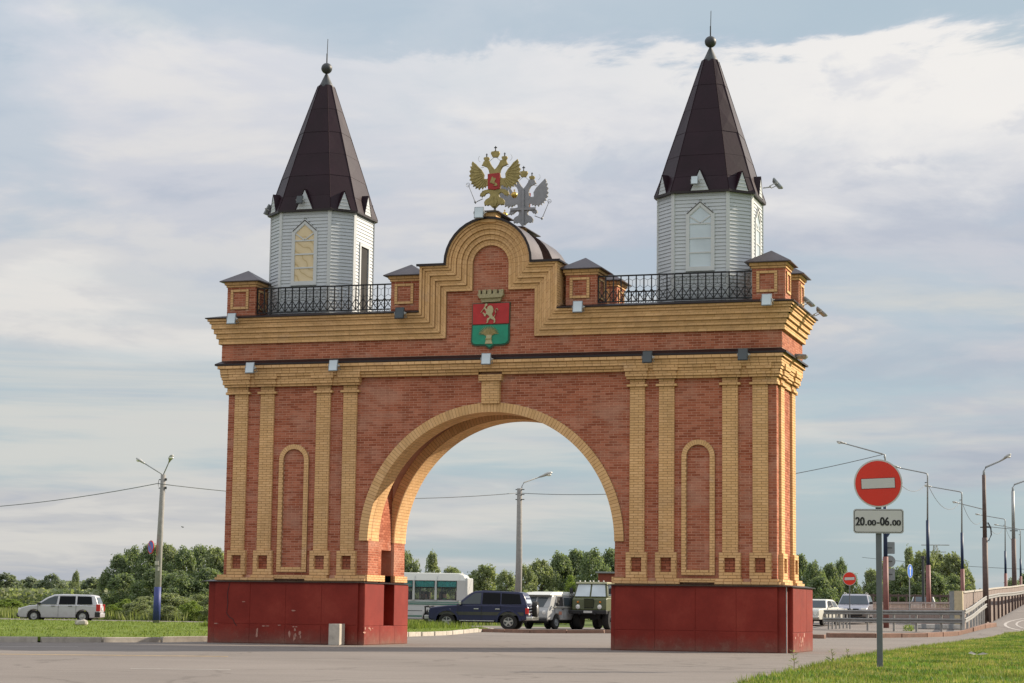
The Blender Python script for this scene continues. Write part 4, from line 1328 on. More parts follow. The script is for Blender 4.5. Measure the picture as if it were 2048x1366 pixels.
# ------------------------------------------------------------------ towers
def octring(e, z, cx=0, cy=0):
    h = e * 0.575
    return [(cx + x, cy + y, z) for x, y in ((-h, -e), (h, -e), (e, -h), (e, h), (h, e), (-h, e), (-e, h), (-e, -h))]
TE = 1.415
Z0T, Z1T = 10.02, 13.45
def tower(cx, cy, left):
    mb = MB(); mb.rings([octring(TE - .025, Z0T), octring(TE - .025, Z1T)])
    t = obj('tower', mb, WHITE, arch, loc=(cx, cy, 0))
    V = [Vector(p) for p in octring(TE, 0)]
    bmesh_cache = {}
    def board(Ln):
        k = round(Ln, 3)
        if k not in bmesh_cache:
            m = MB(); h = 0.108
            m.v = [(0, 0.012, 0), (Ln, 0.012, 0), (Ln, 0.012, h), (0, 0.012, h), (0, -0.020, 0.0), (Ln, -0.020, 0.0), (Ln, -0.018, .014), (0, -0.018, .014), (0, -0.001, h - .006), (Ln, -0.001, h - .006)]
            m.f = [(0, 1, 5, 4), (4, 5, 6, 7), (7, 6, 9, 8), (8, 9, 2, 3), (0, 4, 7, 8, 3), (1, 2, 9, 6, 5), (0, 3, 2, 1)]
            me = m.mesh('siding_board'); me.materials.append(WHITE); bmesh_cache[k] = me
        return bmesh_cache[k]
    for f in range(8):
        a, b = V[f], V[(f + 1) % 8]
        u = (b - a).normalized(); Ln = (b - a).length; ang = math.atan2(u.y, u.x)
        nrm = Vector((u.y, -u.x, 0))
        win = f in (0, 2, 4, 6)
        door = left and f == 2
        rows = int((Z1T - Z0T) / 0.108)
        for r in range(rows):
            z = Z0T + r * 0.108
            iv = [(0.05, Ln - 0.05)]
            zz = z + .05
            if door:
                if zz < 12.47: iv = sub(iv, Ln / 2 - .42, Ln / 2 + .42)
            elif win:
                if 11.0 < zz < 12.72: iv = sub(iv, Ln / 2 - .43, Ln / 2 + .43)
                elif 12.72 <= zz < 13.12:
                    w = .43 * (13.14 - zz) / .42; iv = sub(iv, Ln / 2 - w, Ln / 2 + w)
            for p, q in iv:
                if q - p < .04: continue
                o = bpy.data.objects.new('siding_board', board(q - p)); COL.objects.link(o); o.parent = t
                o.location = a + u * p + Vector((0, 0, z)); o.rotation_euler = (0, 0, ang)
        # corner trim
        m = MB(); m.box(-.055, .055, -.032, .012, Z0T, Z1T)
        o = obj('corner_trim', m, TRIM, t, loc=a); 
        pa = V[f - 1]; u0 = (a - pa).normalized(); bis = (u0 + u).normalized()
        o.rotation_euler = (0, 0, math.atan2(bis.y, bis.x))
        # window or door, local frame x along the face, y outward negative
        def loc(mname, m, mat):
            o = obj(mname, m, mat, t, loc=a + u * (Ln / 2)); o.rotation_euler = (0, 0, ang); return o
        if door:
            m = MB()
            m.box(-.42, -.33, -.05, .03, Z0T, 12.48); m.box(.33, .42, -.05, .03, Z0T, 12.48); m.box(-.33, .33, -.05, .03, 12.39, 12.48)
            loc('door_frame', m, TRIM)
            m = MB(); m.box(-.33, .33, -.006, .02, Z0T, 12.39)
            loc('doorway_shade', m, INNER)  # flat sheet, the shade inside the doorway put into its colour
        elif win:
            def pent(w, zb, zs, za): return [(-w, zb), (w, zb), (w, zs), (0, za), (-w, zs)]
            O, I = pent(.43, 11.02, 12.74, 13.12), pent(.32, 11.15, 12.68, 12.96)
            m = MB(); fn = lambda p, q, d: (p, d, q)
            for i in range(5):
                j = (i + 1) % 5
                m.poly([O[i], O[j], I[j], I[i]], fn, -.045, .0)
            loc('window_frame', m, TRIM)
            m = MB()
            for z in (11.57, 12.00, 12.43): m.box(-.32, .32, -.036, -.006, z - .022, z + .022)
            for s in (-1, 1):
                m.bar((s * .31, -.021, 12.66), (0, -.021, 12.45), .03, .035)
                m.bar((s * .32, -.022, 12.68), (0, -.022, 12.95), .03, .03)
            loc('glazing_bar', m, TRIM)
            gm = PLY if (left and f in (0,)) else G_SKY
            for z0, z1 in ((11.15, 11.548), (11.592, 11.978), (12.022, 12.408)):
                loc('window_pane', MB().box(-.318, .318, -.018, -.008, z0, z1), gm)
            m = MB(); m.poly([(-.318, 12.452), (.318, 12.452), (.318, 12.68), (0, 12.955), (-.318, 12.68)], fn, -.018, -.008)
            loc('window_pane', m, gm)
            if f in (0, 2, 6):
                m = MB()
                for s in (-1, 1): m.bar((s * .40, -.047, 12.73), (0, -.047, 13.075), .02, .022)
                loc('window_hood', m, FLASH)
    # skirt flashing
    m = MB(); m.rings([octring(TE + .12, Z0T - .0), octring(TE + .02, Z0T + .13)]); obj('skirt_flashing', m, FLASH, t)
    # roof: sheets by rows on eight faces
    prof = [(13.40, 1.515), (13.86, 1.36), (14.55, 1.165), (15.3, .94), (16.05, .715), (16.85, .475), (17.68, .225)]
    core = MB(); core.rings([octring(e - .03, z) for z, e in prof]); rc = obj('tower_roof', core, FLASH, t)
    for k in range(6):
        A, B = octring(prof[k][1], prof[k][0]), octring(prof[k + 1][1], prof[k + 1][0] + .02)
        for f in range(8):
            q = [Vector(A[f]), Vector(A[(f + 1) % 8]), Vector(B[(f + 1) % 8]), Vector(B[f])]
            nrm = (q[1] - q[0]).cross(q[3] - q[0]).normalized()
            jit = random.uniform(0, .006)
            c = sum(q, Vector()) / 4
            lift = [0.012, 0.012, 0.0, 0.0]
            out_ = [p + nrm * (lift[i] + jit) for i, p in enumerate(q)]
            mid = (out_[0] + out_[1] + out_[2] + out_[3]) / 4 + nrm * random.uniform(-.008, .008)
            m = MB(); m.v = [tuple(p - nrm * .012) for p in q] + [tuple(p) for p in out_] + [tuple(mid)]
            m.f = [(4, 5, 8), (5, 6, 8), (6, 7, 8), (7, 4, 8), (0, 1, 5, 4), (1, 2, 6, 5), (2, 3, 7, 6), (3, 0, 4, 7)]
            obj('roof_sheet', m, ROOFM, t, recalc=False)
    m = MB()
    for f in range(8):
        m.tube([octring(e + .012, z)[f] for z, e in prof], [.012] * len(prof), 5)
    obj('ridge_seam', m, SEAM, t)
    m = MB(); 
    rg = octring(1.58, 13.37); 
    m.rings([octring(1.53, 13.345), octring(1.53, 13.405), octring(1.42, 13.43)]); obj('eaves_edge', m, FLASH, t)
    # little triangular dormers
    for f in range(8):
        a, b = Vector(octring(1.50, 13.40)[f]), Vector(octring(1.50, 13.40)[(f + 1) % 8])
        u = (b - a).normalized(); n_ = Vector((u.y, -u.x, 0)); c = (a + b) / 2
        w, h = (.27, .62) if f % 2 == 0 else (.21, .56)
        fr = c + n_ * .03
        m = MB()
        Lp, Rp, T_ = fr - u * w, fr + u * w, fr + Vector((0, 0, h))
        m.v = [tuple(p) for p in (Lp, Rp, T_, Lp - n_ * .1, Rp - n_ * .1, T_ - n_ * .30)]
        m.f = [(0, 1, 2), (0, 2, 5, 3), (1, 4, 5, 2), (3, 5, 4), (0, 3, 4, 1)]
        d_ = obj('dormer', m, WHITE, t)
        m = MB()
        for p in (Lp, Rp):
            o1 = (p - fr).normalized() * .02
            m.v += []
            q = [p + o1 + n_ * .012, T_ + Vector((0, 0, .03)) + n_ * .012, T_ + Vector((0, 0, .03)) - n_ * .30, p + o1 - n_ * .12]
            th = (p - fr).normalized() * .018
            m.rings([[tuple(x) for x in q], [tuple(x + th) for x in q]])
        obj('dormer_cheek', m, ROOFM, t)
        if f in (0, 1, 2, 3, 7):
            m = MB()
            for k in range(4):
                z = .02 + k * .105; ww = w * (1 - (z + .05) / h) 
                if ww > .03:
                    p0, p1 = fr - u * (ww + .02) + n_ * .006 + Vector((0, 0, z)), fr + u * (ww + .02) + n_ * .006 + Vector((0, 0, z))
                    m.bar(p0, p1, .012, .015)
            obj('dormer_siding', m, TRIM, t)
    m = MB()
    n = 12
    rr = [(.25, 17.64), (.25, 17.68), (.19, 17.78), (.035, 18.12)]
    m.rings([[(r * math.cos(2 * math.pi * k / n), r * math.sin(2 * math.pi * k / n), z) for k in range(n)] for r, z in rr])
    obj('spire_cap', m, DKMET, t, smooth=True)
    m = MB(); m.sphere((0, 0, 18.29), .178, 20, 12); obj('spire_ball', m, DKMET, t, smooth='all')
    m = MB(); m.tube([(0, 0, 18.45), (0, 0, 18.78), (0.006, 0, 18.79), (0.015, 0, 19.26)], [.022, .02, .012, .01], 6); obj('spire_needle', m, DKMET, t)
    return t
tower(-6.23, 1.66, True)
tower(6.32, 1.66, False)

# ------------------------------------------------------------------ coat of arms on the gable
ca = thing('coat_of_arms', 'red and green shield with lion and wheat sheaf under a cream castle crown', 'coat of arms', (0.03, -0.11, 8.79))
K = 1 / 547.0
def zp(x, y): return ((x - 445) * K, 1.41 - (y - 405) * 0.00171)
def relief(name, pts, d0, d1, mat, par, bev=.006):
    mb = MB(); mb.poly([zp(*p) for p in pts], fxz, -d1, -d0)
    return obj(name, mb, mat, par, bevel=bev, seg=2)
low = [(128, 770), (745, 770), (750, 1040), (740, 1085), (700, 1120), (640, 1135), (500, 1138), (470, 1160), (425, 1195), (375, 1160), (345, 1138), (180, 1135), (135, 1115), (112, 1070)]
relief('shield_base', [(118, 395), (770, 385), (765, 770), (768, 1045), (752, 1100), (700, 1138), (640, 1150), (505, 1152), (480, 1175), (425, 1212), (370, 1175), (340, 1152), (175, 1150), (120, 1125), (98, 1075), (112, 770)], -.02, .035, simple('dark_green_rim', (0.03, 0.09, 0.05), .5), ca)
relief('shield_field', [(130, 408), (756, 400), (752, 764), (130, 770)], .03, .062, SHRED, ca)
relief('shield_field', [(132, 790), (742, 784), (742, 1045), (730, 1082), (695, 1112), (640, 1122), (495, 1126), (468, 1148), (425, 1180), (380, 1148), (350, 1126), (185, 1122), (145, 1105), (126, 1068)], .03, .062, SHGRN, ca)
relief('lion_body', [(410, 450), (445, 440), (475, 465), (490, 510), (485, 560), (465, 595), (480, 640), (505, 660), (525, 690), (522, 740), (510, 757), (490, 755), (500, 735), (500, 705), (470, 690), (440, 672), (420, 690), (405, 715), (400, 745), (375, 755), (362, 745), (385, 735), (378, 700), (385, 672), (415, 655), (425, 640), (390, 605), (370, 598), (352, 640), (332, 628), (322, 595), (300, 572), (312, 560), (340, 580), (350, 590), (365, 575), (362, 545), (345, 515), (330, 500), (285, 560), (268, 572), (272, 555), (310, 510), (330, 470), (345, 455), (338, 425), (365, 405), (390, 412), (385, 440), (358, 462), (352, 480), (380, 510), (388, 490), (385, 468)], .06, .10, CREAM, ca, .01)
mbt = MB(); mbt.tube([(zp(x, y)[0], -.085, zp(x, y)[1]) for x, y in [(490, 660), (520, 620), (532, 570), (520, 535), (530, 508), (555, 505), (568, 525), (555, 545)]], [.012, .014, .014, .013, .013, .014, .014, .01], 6)
obj('lion_tail', mbt, CREAM, ca, smooth=True)
WHEAT = simple('wheat_relief', (0.36, 0.29, 0.12), 0.6, var=.2, nscale=20)
for k in range(17):
    a = R(180 - (8 + 164 * k / 16))
    m = MB(); x, y = 415 + 178 * math.cos(a), 965 - 165 * math.sin(a)
    q = [(410 + 22 * math.cos(a), 990), (415 + 95 * math.cos(a), 950 - 75 * math.sin(a)), (x, y)]
    m.tube([(zp(*p)[0], -.075 - .01 * (k % 2), zp(*p)[1]) for p in q], [.008, .020, .004], 5)
    obj('wheat_ear', m, WHEAT, ca)
relief('sheaf_stem', [(375, 960), (470, 960), (455, 1030), (480, 1118), (350, 1118), (372, 1030)], .06, .095, CREAM, ca)
relief('sheaf_band', [(360, 1025), (470, 1020), (470, 1040), (360, 1044)], .09, .11, WHEAT, ca, .003)
relief('crown_base', [(290, 385), (600, 378), (625, 310), (262, 318)], -.01, .10, CROWNM, ca)
relief('crown_ring', [(258, 318), (632, 308), (665, 270), (665, 240), (225, 245), (225, 268)], -.01, .16, CROWNM, ca)
for x0, x1 in ((235, 272), (302, 365), (390, 458), (487, 555), (585, 662)):
    relief('crown_tooth', [(x0, 262), (x1, 262), (x1, 165), (x0, 167)], .02, .145, CROWNM, ca, .008)
relief('crown_back', [(240, 262), (655, 262), (650, 175), (245, 177)], -.01, .04, BLACK, ca)  # black plate darkens the gaps between the teeth

# ------------------------------------------------------------------ double-headed eagles
KE = 1 / 503.0
def ep(x, y): return ((x - 538) * KE, (1085 - y) * KE)
def mir(pts): return [(1076 - x, y) for x, y in pts]
def eagle(name, label, loc, rz):
    t = thing(name, label, 'emblem', loc, rz, None)
    def plate(nm, pts, d0, d1, mat, bev=.008, par=t):
        mb = MB(); mb.poly([ep(*p) for p in pts], fxz, -d1, -d0)
        return obj(nm, mb, mat, par, bevel=bev, seg=1)
    body = [(538, 440), (500, 395), (470, 350), (450, 300), (400, 292), (355, 305), (345, 340), (322, 372), (345, 372), (372, 388), (412, 402), (440, 445), (452, 500), (440, 560), (438, 690), (446, 740), (372, 755), (312, 800), (303, 850), (322, 835), (335, 868), (352, 845), (372, 850), (402, 812), (445, 800), (470, 830), (458, 870), (400, 900), (372, 940), (385, 1000), (402, 985), (430, 1000), (455, 985), (485, 1005), (505, 1030), (538, 1035)]
    full = body + [p for p in reversed(mir(body))][1:-1]
    plate('body', full, 0.0, .05, GOLD, .012)
    plate('body_back', full, -.03, -.001, EGREY, .004)
    wing = [(448, 560), (405, 582), (365, 575), (372, 510), (330, 440), (250, 360), (178, 292), (160, 335), (172, 372), (138, 372), (158, 420), (128, 445), (150, 490), (122, 520), (152, 552), (130, 585), (172, 612), (155, 650), (200, 650), (188, 692), (235, 680), (228, 725), (272, 705), (285, 748), (320, 705), (345, 742), (362, 700), (392, 722), (400, 690), (448, 690)]
    for sgn, W in ((-1, wing), (1, mir(wing))):
        w = plate('wing', W, 0.005, .04, GOLD)
        plate('wing_back', W, -.025, .004, EGREY, .003)
        tips = [(178, 300), (140, 380), (130, 448), (126, 522), (134, 585), (158, 648), (190, 690), (230, 722), (285, 742), (345, 736)]
        roots = [(300, 430), (310, 450), (325, 475), (335, 500), (345, 525), (352, 550), (362, 575), (375, 590), (390, 600), (405, 605)]
        for (tx, ty), (sx_, sy_) in zip(tips, roots):
            if sgn > 0: tx, sx_ = 1076 - tx, 1076 - sx_
            a, b = ep(sx_, sy_), ep(tx + (sx_ - tx) * .04, ty + (sy_ - ty) * .04)
            dx, dz = b[0] - a[0], b[1] - a[1]; Ln = math.hypot(dx, dz); nx, nz = -dz / Ln, dx / Ln
            q = [(a[0] - nx * .012, a[1] - nz * .012), (a[0] + nx * .012, a[1] + nz * .012), (a[0] + dx * .6 + nx * .032, a[1] + dz * .6 + nz * .032), b, (a[0] + dx * .6 - nx * .032, a[1] + dz * .6 - nz * .032)]
            mb = MB(); mb.poly(q, fxz, -.055, -.038); obj('feather', mb, GOLD, w, bevel=.008, seg=1)
    shield = [(430, 508), (628, 500), (628, 745), (560, 756), (538, 762), (515, 756), (437, 745)]
    sh = plate('shield', shield, .05, .085, simple('eagle_shield_red', (0.36, 0.022, 0.018), .45, var=.15), .01)
    plate('rider', [(470, 640), (490, 600), (500, 560), (515, 552), (530, 575), (560, 580), (572, 600), (555, 612), (548, 650), (575, 655), (595, 690), (580, 705), (520, 700), (540, 690), (560, 672), (520, 668), (490, 650), (478, 655)], .085, .105, GOLD, .004, sh)
    for s in (0, 1):
        tail = [(500, 880), (530, 860), (538, 860), (538, 1020), (512, 1015), (485, 960)]
        plate('tail_feather', tail if s == 0 else mir(tail), .05, .08, GOLD)
    # crowns with crosses
    def crown(cx, yb, k):
        c = [(cx - 38 * k, yb), (cx - 70 * k, yb - 60 * k), (cx - 62 * k, yb - 92 * k), (cx - 25 * k, yb - 96 * k), (cx, yb - 104 * k), (cx + 25 * k, yb - 96 * k), (cx + 62 * k, yb - 92 * k), (cx + 70 * k, yb - 60 * k), (cx + 38 * k, yb)]
        o = plate('crown', c, -.03, .055, GOLD)
        mb = MB(); x, z = ep(cx, yb - 104 * k)
        mb.box(x - .012, x + .012, -.02, .01, z, z + .13 * k + .02); mb.box(x - .045 * k, x + .045 * k, -.02, .01, z + .085 * k, z + .115 * k); mb.sphere((x, -.005, z + .02), .024, 8, 6)
        obj('crown_cross', mb, DKMET, o)
    crown(542, 252, 1.0); crown(402, 305, .66); crown(690, 305, .66)
    mb = MB()
    for s in (-1, 1):
        mb.tube([(ep(538 + s * 20, 252)[0], -.02, ep(0, 252)[1]), (ep(538 + s * 85, 305)[0], -.02, ep(0, 305)[1])], .008, 5)
        # loose ribbons by the heads
        cx = 538 + s * 250
        mb.tube([(ep(cx + s * 40 * math.cos(t) - s * 20, 0)[0], -.01, ep(0, 260 + 48 * math.sin(t))[1]) for t in [R(a) for a in range(-60, 100, 20)]], .006, 4)
        mb.tube([(ep(538 + s * 175, 392)[0], -.02, ep(0, 392)[1]), (ep(538 + s * 205, 408)[0], -.02, ep(0, 402)[1]), (ep(538 + s * 228, 400)[0], -.02, ep(0, 395)[1])], .008, 5)
    obj('ribbon', mb, GALV, t)
    # sceptre (one side) and orb (other side)
    mb = MB()
    P = lambda x, y: (ep(x, y)[0], -.03, ep(x, y)[1])
    mb.tube([P(355, 885), P(235, 935)], .014, 6); mb.tube([P(238, 955), P(205, 870), P(118, 665)], [.02, .012, .009], 6)
    mb.sphere(P(232, 930), .04, 8, 6)
    rg = [P(112 + 30 * math.cos(t), 660 + 30 * math.sin(t)) for t in [R(a) for a in range(0, 361, 30)]]
    mb.tube(rg, .008, 5); mb.tube([P(82, 660), P(142, 660)], .006, 5)
    obj('sceptre', mb, EGREY, t)
    mb = MB(); mb.tube([P(620, 775), P(700, 830), P(800, 850)], .014, 6); obj('orb_arm', mb, GOLD, t)
    mb = MB(); mb.sphere(P(855, 850), .10, 16, 10); mb.box(P(855, 0)[0] - .01, P(855, 0)[0] + .01, -.04, -.02, ep(0, 800)[1], ep(0, 762)[1]); mb.box(P(855, 0)[0] - .03, P(855, 0)[0] + .03, -.04, -.02, ep(0, 780)[1], ep(0, 772)[1])
    obj('orb', mb, BRASS, t, smooth=True)
    mb = MB(); mb.bar((0, .05, -.08), (0, .05, 1.25), .075, .05); mb.bar((-.42, .05, .62), (.42, .05, .62), .04, .075)
    obj('support_frame', mb, EGREY, t)
    return t
eagle('double_headed_eagle', 'gold double-headed eagle facing the road on the front crest of the gable', (0.0, .13, 13.06), 0)
eagle('double_headed_eagle', 'grey back of the second double-headed eagle, standing on the rear crest', (0.0, 3.1, 13.06), R(180))

# ------------------------------------------------------------------ floodlights
FG = 'floodlights fixed to the arch'
fl0 = None
def floodlight(loc, rz, tilt, label, mat=None):
    t = thing('floodlight', label, 'floodlight', loc, rz, FG)
    if abs(loc[2] - 13.68) < .01: t.scale = (.72, .8, .72)
    T = Matrix.Rotation(tilt, 4, 'X')
    def tr(mb): mb.v = [tuple(T @ Vector(p)) for p in mb.v]; return mb
    h = MB(); h.rings([[(-.145, -.03, -.18), (.145, -.03, -.18), (.145, -.03, .18), (-.145, -.03, .18)], [(-.145, .02, -.18), (.145, .02, -.18), (.145, .02, .18), (-.145, .02, .18)], [(-.09, .10, -.12), (.09, .10, -.12), (.09, .10, .12), (-.09, .10, .12)]])
    obj('housing', tr(h), mat or GREYM, t, bevel=.008, seg=1)
    obj('glass', tr(MB().box(-.125, .125, -.036, -.029, -.155, .155)), G_SKY if mat is None else G_MID, t)
    b = MB(); b.box(-.165, -.15, -.02, .02, -.04, .04); b.box(.15, .165, -.02, .02, -.04, .04)
    b.bar((.157, 0, 0), (.157, .22, -.1), .02, .02); b.bar((-.157, 0, 0), (-.157, .22, -.1), .02, .02); b.bar((-.16, .22, -.1), (.16, .22, -.1), .03, .02)
    b.bar((.16, -.01, 0), (.22, -.01, .0), .03, .03); b.bar((0, .22, -.1), (0, .45, -.12), .03, .03)
    obj('bracket', b, GALV, t)
    return t
def FL(px_, pz_, y, label, mat=None, tilt=R(-12), rz=0): floodlight((px_, y, pz_), rz, tilt, label, mat)
FL(-7.61, 8.38, -.55, 'grey floodlight on the lower ledge at the far left, above the first pilaster')
FL(-4.85, 8.39, -.55, 'grey floodlight on the lower ledge above the pilasters left of the archway')
FL(0.02, 8.48, -.55, 'grey floodlight on the lower ledge right below the coat of arms', rz=R(6))
FL(4.93, 8.42, -.55, 'dark floodlight on the lower ledge above the pilasters just right of the archway', DKMET)
FL(7.73, 8.43, -.55, 'dark floodlight on the lower ledge near its right end', DKMET)
FL(-8.20, 9.90, -.72, 'grey floodlight on the upper eaves below the outer left brick turret')
FL(-2.68, 9.91, -.72, 'dark floodlight on the upper eaves below the inner left brick turret', DKMET)
FL(2.87, 9.93, -.72, 'grey floodlight on the upper eaves below the inner right brick turret', rz=R(5))
FL(8.45, 9.96, -.72, 'grey floodlight on the upper eaves below the outer right brick turret')
FL(-0.22, 12.87, -.70, 'grey floodlight on top of the gable beside the gold eagle', rz=R(5))
FL(-6.33, 13.68, -.02, 'dark floodlight against the front dormer of the left tower roof', DKMET)
FL(6.20, 13.68, -.02, 'pale floodlight against the front dormer of the right tower roof')
for loc, lab, el in (((9.52, .25, 10.02), 'front one of the two floodlights sticking out from the upper eaves on the right end', -48), ((9.55, 2.35, 10.02), 'rear one of the two floodlights sticking out from the upper eaves on the right end', -48),
                 ((8.45, 1.2, 13.72), 'floodlight sticking out from the right side of the right tower roof', -40)):
    floodlight(loc, R(90), R(el), lab)
floodlight((9.05, 1.6, 8.62), R(90), R(-85), 'floodlight lying flat on the lower ledge at the right end of the arch')
floodlight((-9.12, 1.0, 8.25), R(-90), R(30), 'dark floodlight hanging under the lower ledge at the left end of the arch', DKMET)
floodlight((-8.02, 1.4, 13.7), R(-90), R(-30), 'floodlight on the left side of the left tower roof')

# ------------------------------------------------------------------ small things by the arch
b = obj('concrete_block', MB().box(-4.68, -4.33, -.86, -.42, 0, .63), CONC, bevel=.015)
tag(b, 'pale concrete block standing against the red plinth of the left pier', 'concrete block')
mb = MB(); mb.sphere((0, 0, .1), .27, 9, 6, 1.2, .8, .75)
for i, v in enumerate(mb.v): mb.v[i] = tuple(Vector(v) * random.uniform(.85, 1.15))
o = obj('boulder', mb, CONC, loc=(-28.4, 27.3, LZ - .05)); tag(o, 'small weathered boulder lying on the left lawn in front of the silver station wagon', 'boulder')
mb = MB(); mb.sphere((0, 0, 0), .035, 8, 6, 1.6, .8, .7); mb.add([(0, 0, 0), (-.05, .11, .05), (-.07, .01, 0)], [(0, 1, 2)]); mb.add([(0, 0, 0), (-.05, -.11, .05), (-.07, -.01, 0)], [(0, 1, 2)])
o = obj('bird', mb, BLACK, loc=(-25.9, 32.3, 4.8)); tag(o, 'small dark bird flying between the left lamp post and the arch', 'bird')
mb = MB()
mb.add([(0, 0, 0), (.16, .02, .06), (.3, -.03, .02), (.12, -.07, 0)], [(0, 1, 2, 3)]); mb.add([(0, 0, 0.01), (-.14, .05, .08), (-.22, 0, .03), (-.06, -.05, 0)], [(0, 1, 2, 3)])
o = obj('litter', mb, CONC, loc=(14.35, -3.0, .12)); tag(o, 'pale scrap of litter lying on the lawn right of the big no entry sign', 'litter')
# weed stalks at the edge of the lawn
for k, (x, y, h) in enumerate(((12.5, -20.3, .42), (12.1, -13.0, .34), (11.75, -8.3, .3))):
    t = thing('weed', ['tall thin brown weed at the near tip of the right lawn', 'tall thin weed on the lawn edge in front of the right pier', 'small thin weed on the lawn edge nearest to the no entry sign'][k], 'weed', (x, y, HL(x, y)))
    mb = MB(); mb.tube([(0, 0, 0), (.01, .0, h * .5), (-.02, 0, h)], [.008, .007, .004], 5)
    obj('stem', mb, simple('weed_stem%d' % k, (.10, .08, .035), .9), t)
    P, F = [], []
    for i in range(34):
        z = h * random.random(); a = random.uniform(0, 6.28); r = .03 + .1 * (1 - z / h) * random.random() + .02
        s = random.uniform(.03, .07) * (1.6 if z < h * .4 else 1)
        c = Vector((math.cos(a) * r, math.sin(a) * r, z)); d = Vector((math.cos(a), math.sin(a), .4)) * s; e = Vector((-math.sin(a), math.cos(a), 0)) * s * .3
        o_ = len(P); P += [tuple(c - d), tuple(c + e), tuple(c + d), tuple(c - e)]; F.append((o_, o_ + 1, o_ + 2, o_ + 3))
    mb = MB(); mb.v, mb.f = P, F
    obj('leaves', mb, WEED, t, recalc=False)

# ------------------------------------------------------------------ signs
SPOST = simple('dark_grey_sign_post', (0.13, 0.14, 0.15), 0.5, 0.3, var=0.1, nscale=5, bump=0.05)
def disc(mb, r, y0, y1, z, n=48):
    mb.rings([[(r * math.cos(2 * math.pi * k / n), y, z + r * math.sin(2 * math.pi * k / n)) for k in range(n)] for y in (y0, y1)])
def no_entry(loc, rz, label, r, post_h, zc, pr=.06, plate=None, barw=.68):
    t = thing('no_entry_sign', label, 'road sign', loc, rz)
    m = MB()
    if plate: m.box(-pr, pr, -pr * .8, pr * .8, -.1, post_h)
    else: m.tube([(0, 0, -.1), (0, 0, post_h)], pr, 10)
    obj('post', m, SPOST, t)
    yb = -pr - .005
    m = MB(); disc(m, r, yb - .03, yb, zc); s = obj('sign_disc', m, SIGNG, t)
    m = MB(); disc(m, r * .935, yb - .036, yb - .02, zc); obj('red_field', m, SIGNR, s)
    m = MB(); th = R(2.5)
    w, h = r * barw, r * .20
    c, sn = math.cos(th), math.sin(th)
    q = [(x * c - z * sn, zc + x * sn + z * c) for x, z in ((-w, -h), (w, -h), (w, h), (-w, h))]
    m.poly(q, fxz, yb - .042, yb - .03); obj('white_bar', m, SIGNG, s)
    q = [(x * c - z * sn, zc + x * sn + z * c) for x, z in ((-w - .012, -h - .012), (w + .012, -h - .012), (w + .012, h + .012), (-w - .012, h + .012))]
    m = MB(); m.poly(q, fxz, yb - .039, yb - .03)
    obj('bar_edge', m, simple('dark_red_edge', (.22, .01, .01), .5), s)
    return t, yb
toC = lambda x, y: math.atan2(-58.83 - y, 19.03 - x) + math.pi / 2     # rz so that local -Y looks at the camera side
t, yb = no_entry((13.58, -16.44, 0.02), toC(13.58, -16.44) - R(2), 'large round red no entry sign on a grey square post, hours plate below', .485, 3.45, 3.74, .058, True)
def rrect(w, h, r, z, n=6):
    P = []
    for cx, cz, a0 in ((w - r, h - r, 0), (-w + r, h - r, 90), (-w + r, -h + r, 180), (w - r, -h + r, 270)):
        for k in range(n + 1):
            a = R(a0 + 90 * k / n); P.append((cx + r * math.cos(a), z + cz + r * math.sin(a)))
    return P
m = MB(); m.poly(rrect(.5, .245, .06, 2.98), fxz, yb - .03, yb); pb = obj('hours_plate', m, BLACK, t)
m = MB(); m.poly(rrect(.497, .242, .058, 2.98), fxz, yb - .033, yb - .02); obj('plate_rim', m, SIGNG, pb)
m = MB(); m.poly(rrect(.482, .227, .05, 2.98), fxz, yb - .036, yb - .02); obj('plate_edge', m, BLACK, pb)
m = MB(); m.poly(rrect(.470, .215, .042, 2.98), fxz, yb - .039, yb - .02); obj('plate_field', m, SIGNG, pb)
def text(s, x, z, size, w, par, y, mat=BLACK, off=.011):
    cu = bpy.data.curves.new('lettering', 'FONT'); cu.body = s; cu.size = size; cu.extrude = .002; cu.offset = size * .012
    to = bpy.data.objects.new('tmp', cu); COL.objects.link(to)
    dg = bpy.context.evaluated_depsgraph_get(); me = bpy.data.meshes.new_from_object(to.evaluated_get(dg))
    bpy.data.objects.remove(to)
    xs = [v.co.x for v in me.vertices]; k = w / (max(xs) - min(xs)); x0 = min(xs)
    for v in me.vertices: v.co = Vector(((v.co.x - x0) * k + x, y - v.co.z, v.co.y + z))
    me.materials.clear(); me.materials.append(mat)
    if s != '.':
        bm = bmesh.new(); bm.from_mesh(me); g = bm.faces[:]
        for k, dx in enumerate((-.006, .006)):
            r_ = bmesh.ops.duplicate(bm, geom=g)
            for v in [e for e in r_['geom'] if isinstance(e, bmesh.types.BMVert)]: v.co += Vector((dx, -.0006 * (k + 1), 0))
        bm.to_mesh(me); bm.free()
    o = bpy.data.objects.new('lettering', me); COL.objects.link(o); o.parent = par
    return o
ty = yb - .043
text('20', -.452, 2.895, .235, .175, pb, ty); text('.', -.262, 2.895, .235, .032, pb, ty)
text('00', -.215, 2.895, .155, .165, pb, ty); text('-', -.028, 2.895, .22, .045, pb, ty)
text('06', .035, 2.895, .235, .175, pb, ty); text('.', .228, 2.895, .235, .032, pb, ty); text('00', .275, 2.895, .155, .165, pb, ty)
no_entry((3.44, 50.48, .28), toC(3.44, 50.48), 'small distant round no entry sign on a thin post behind the metal guard rail', .35, 2.6, 2.60, .03, barw=.72)
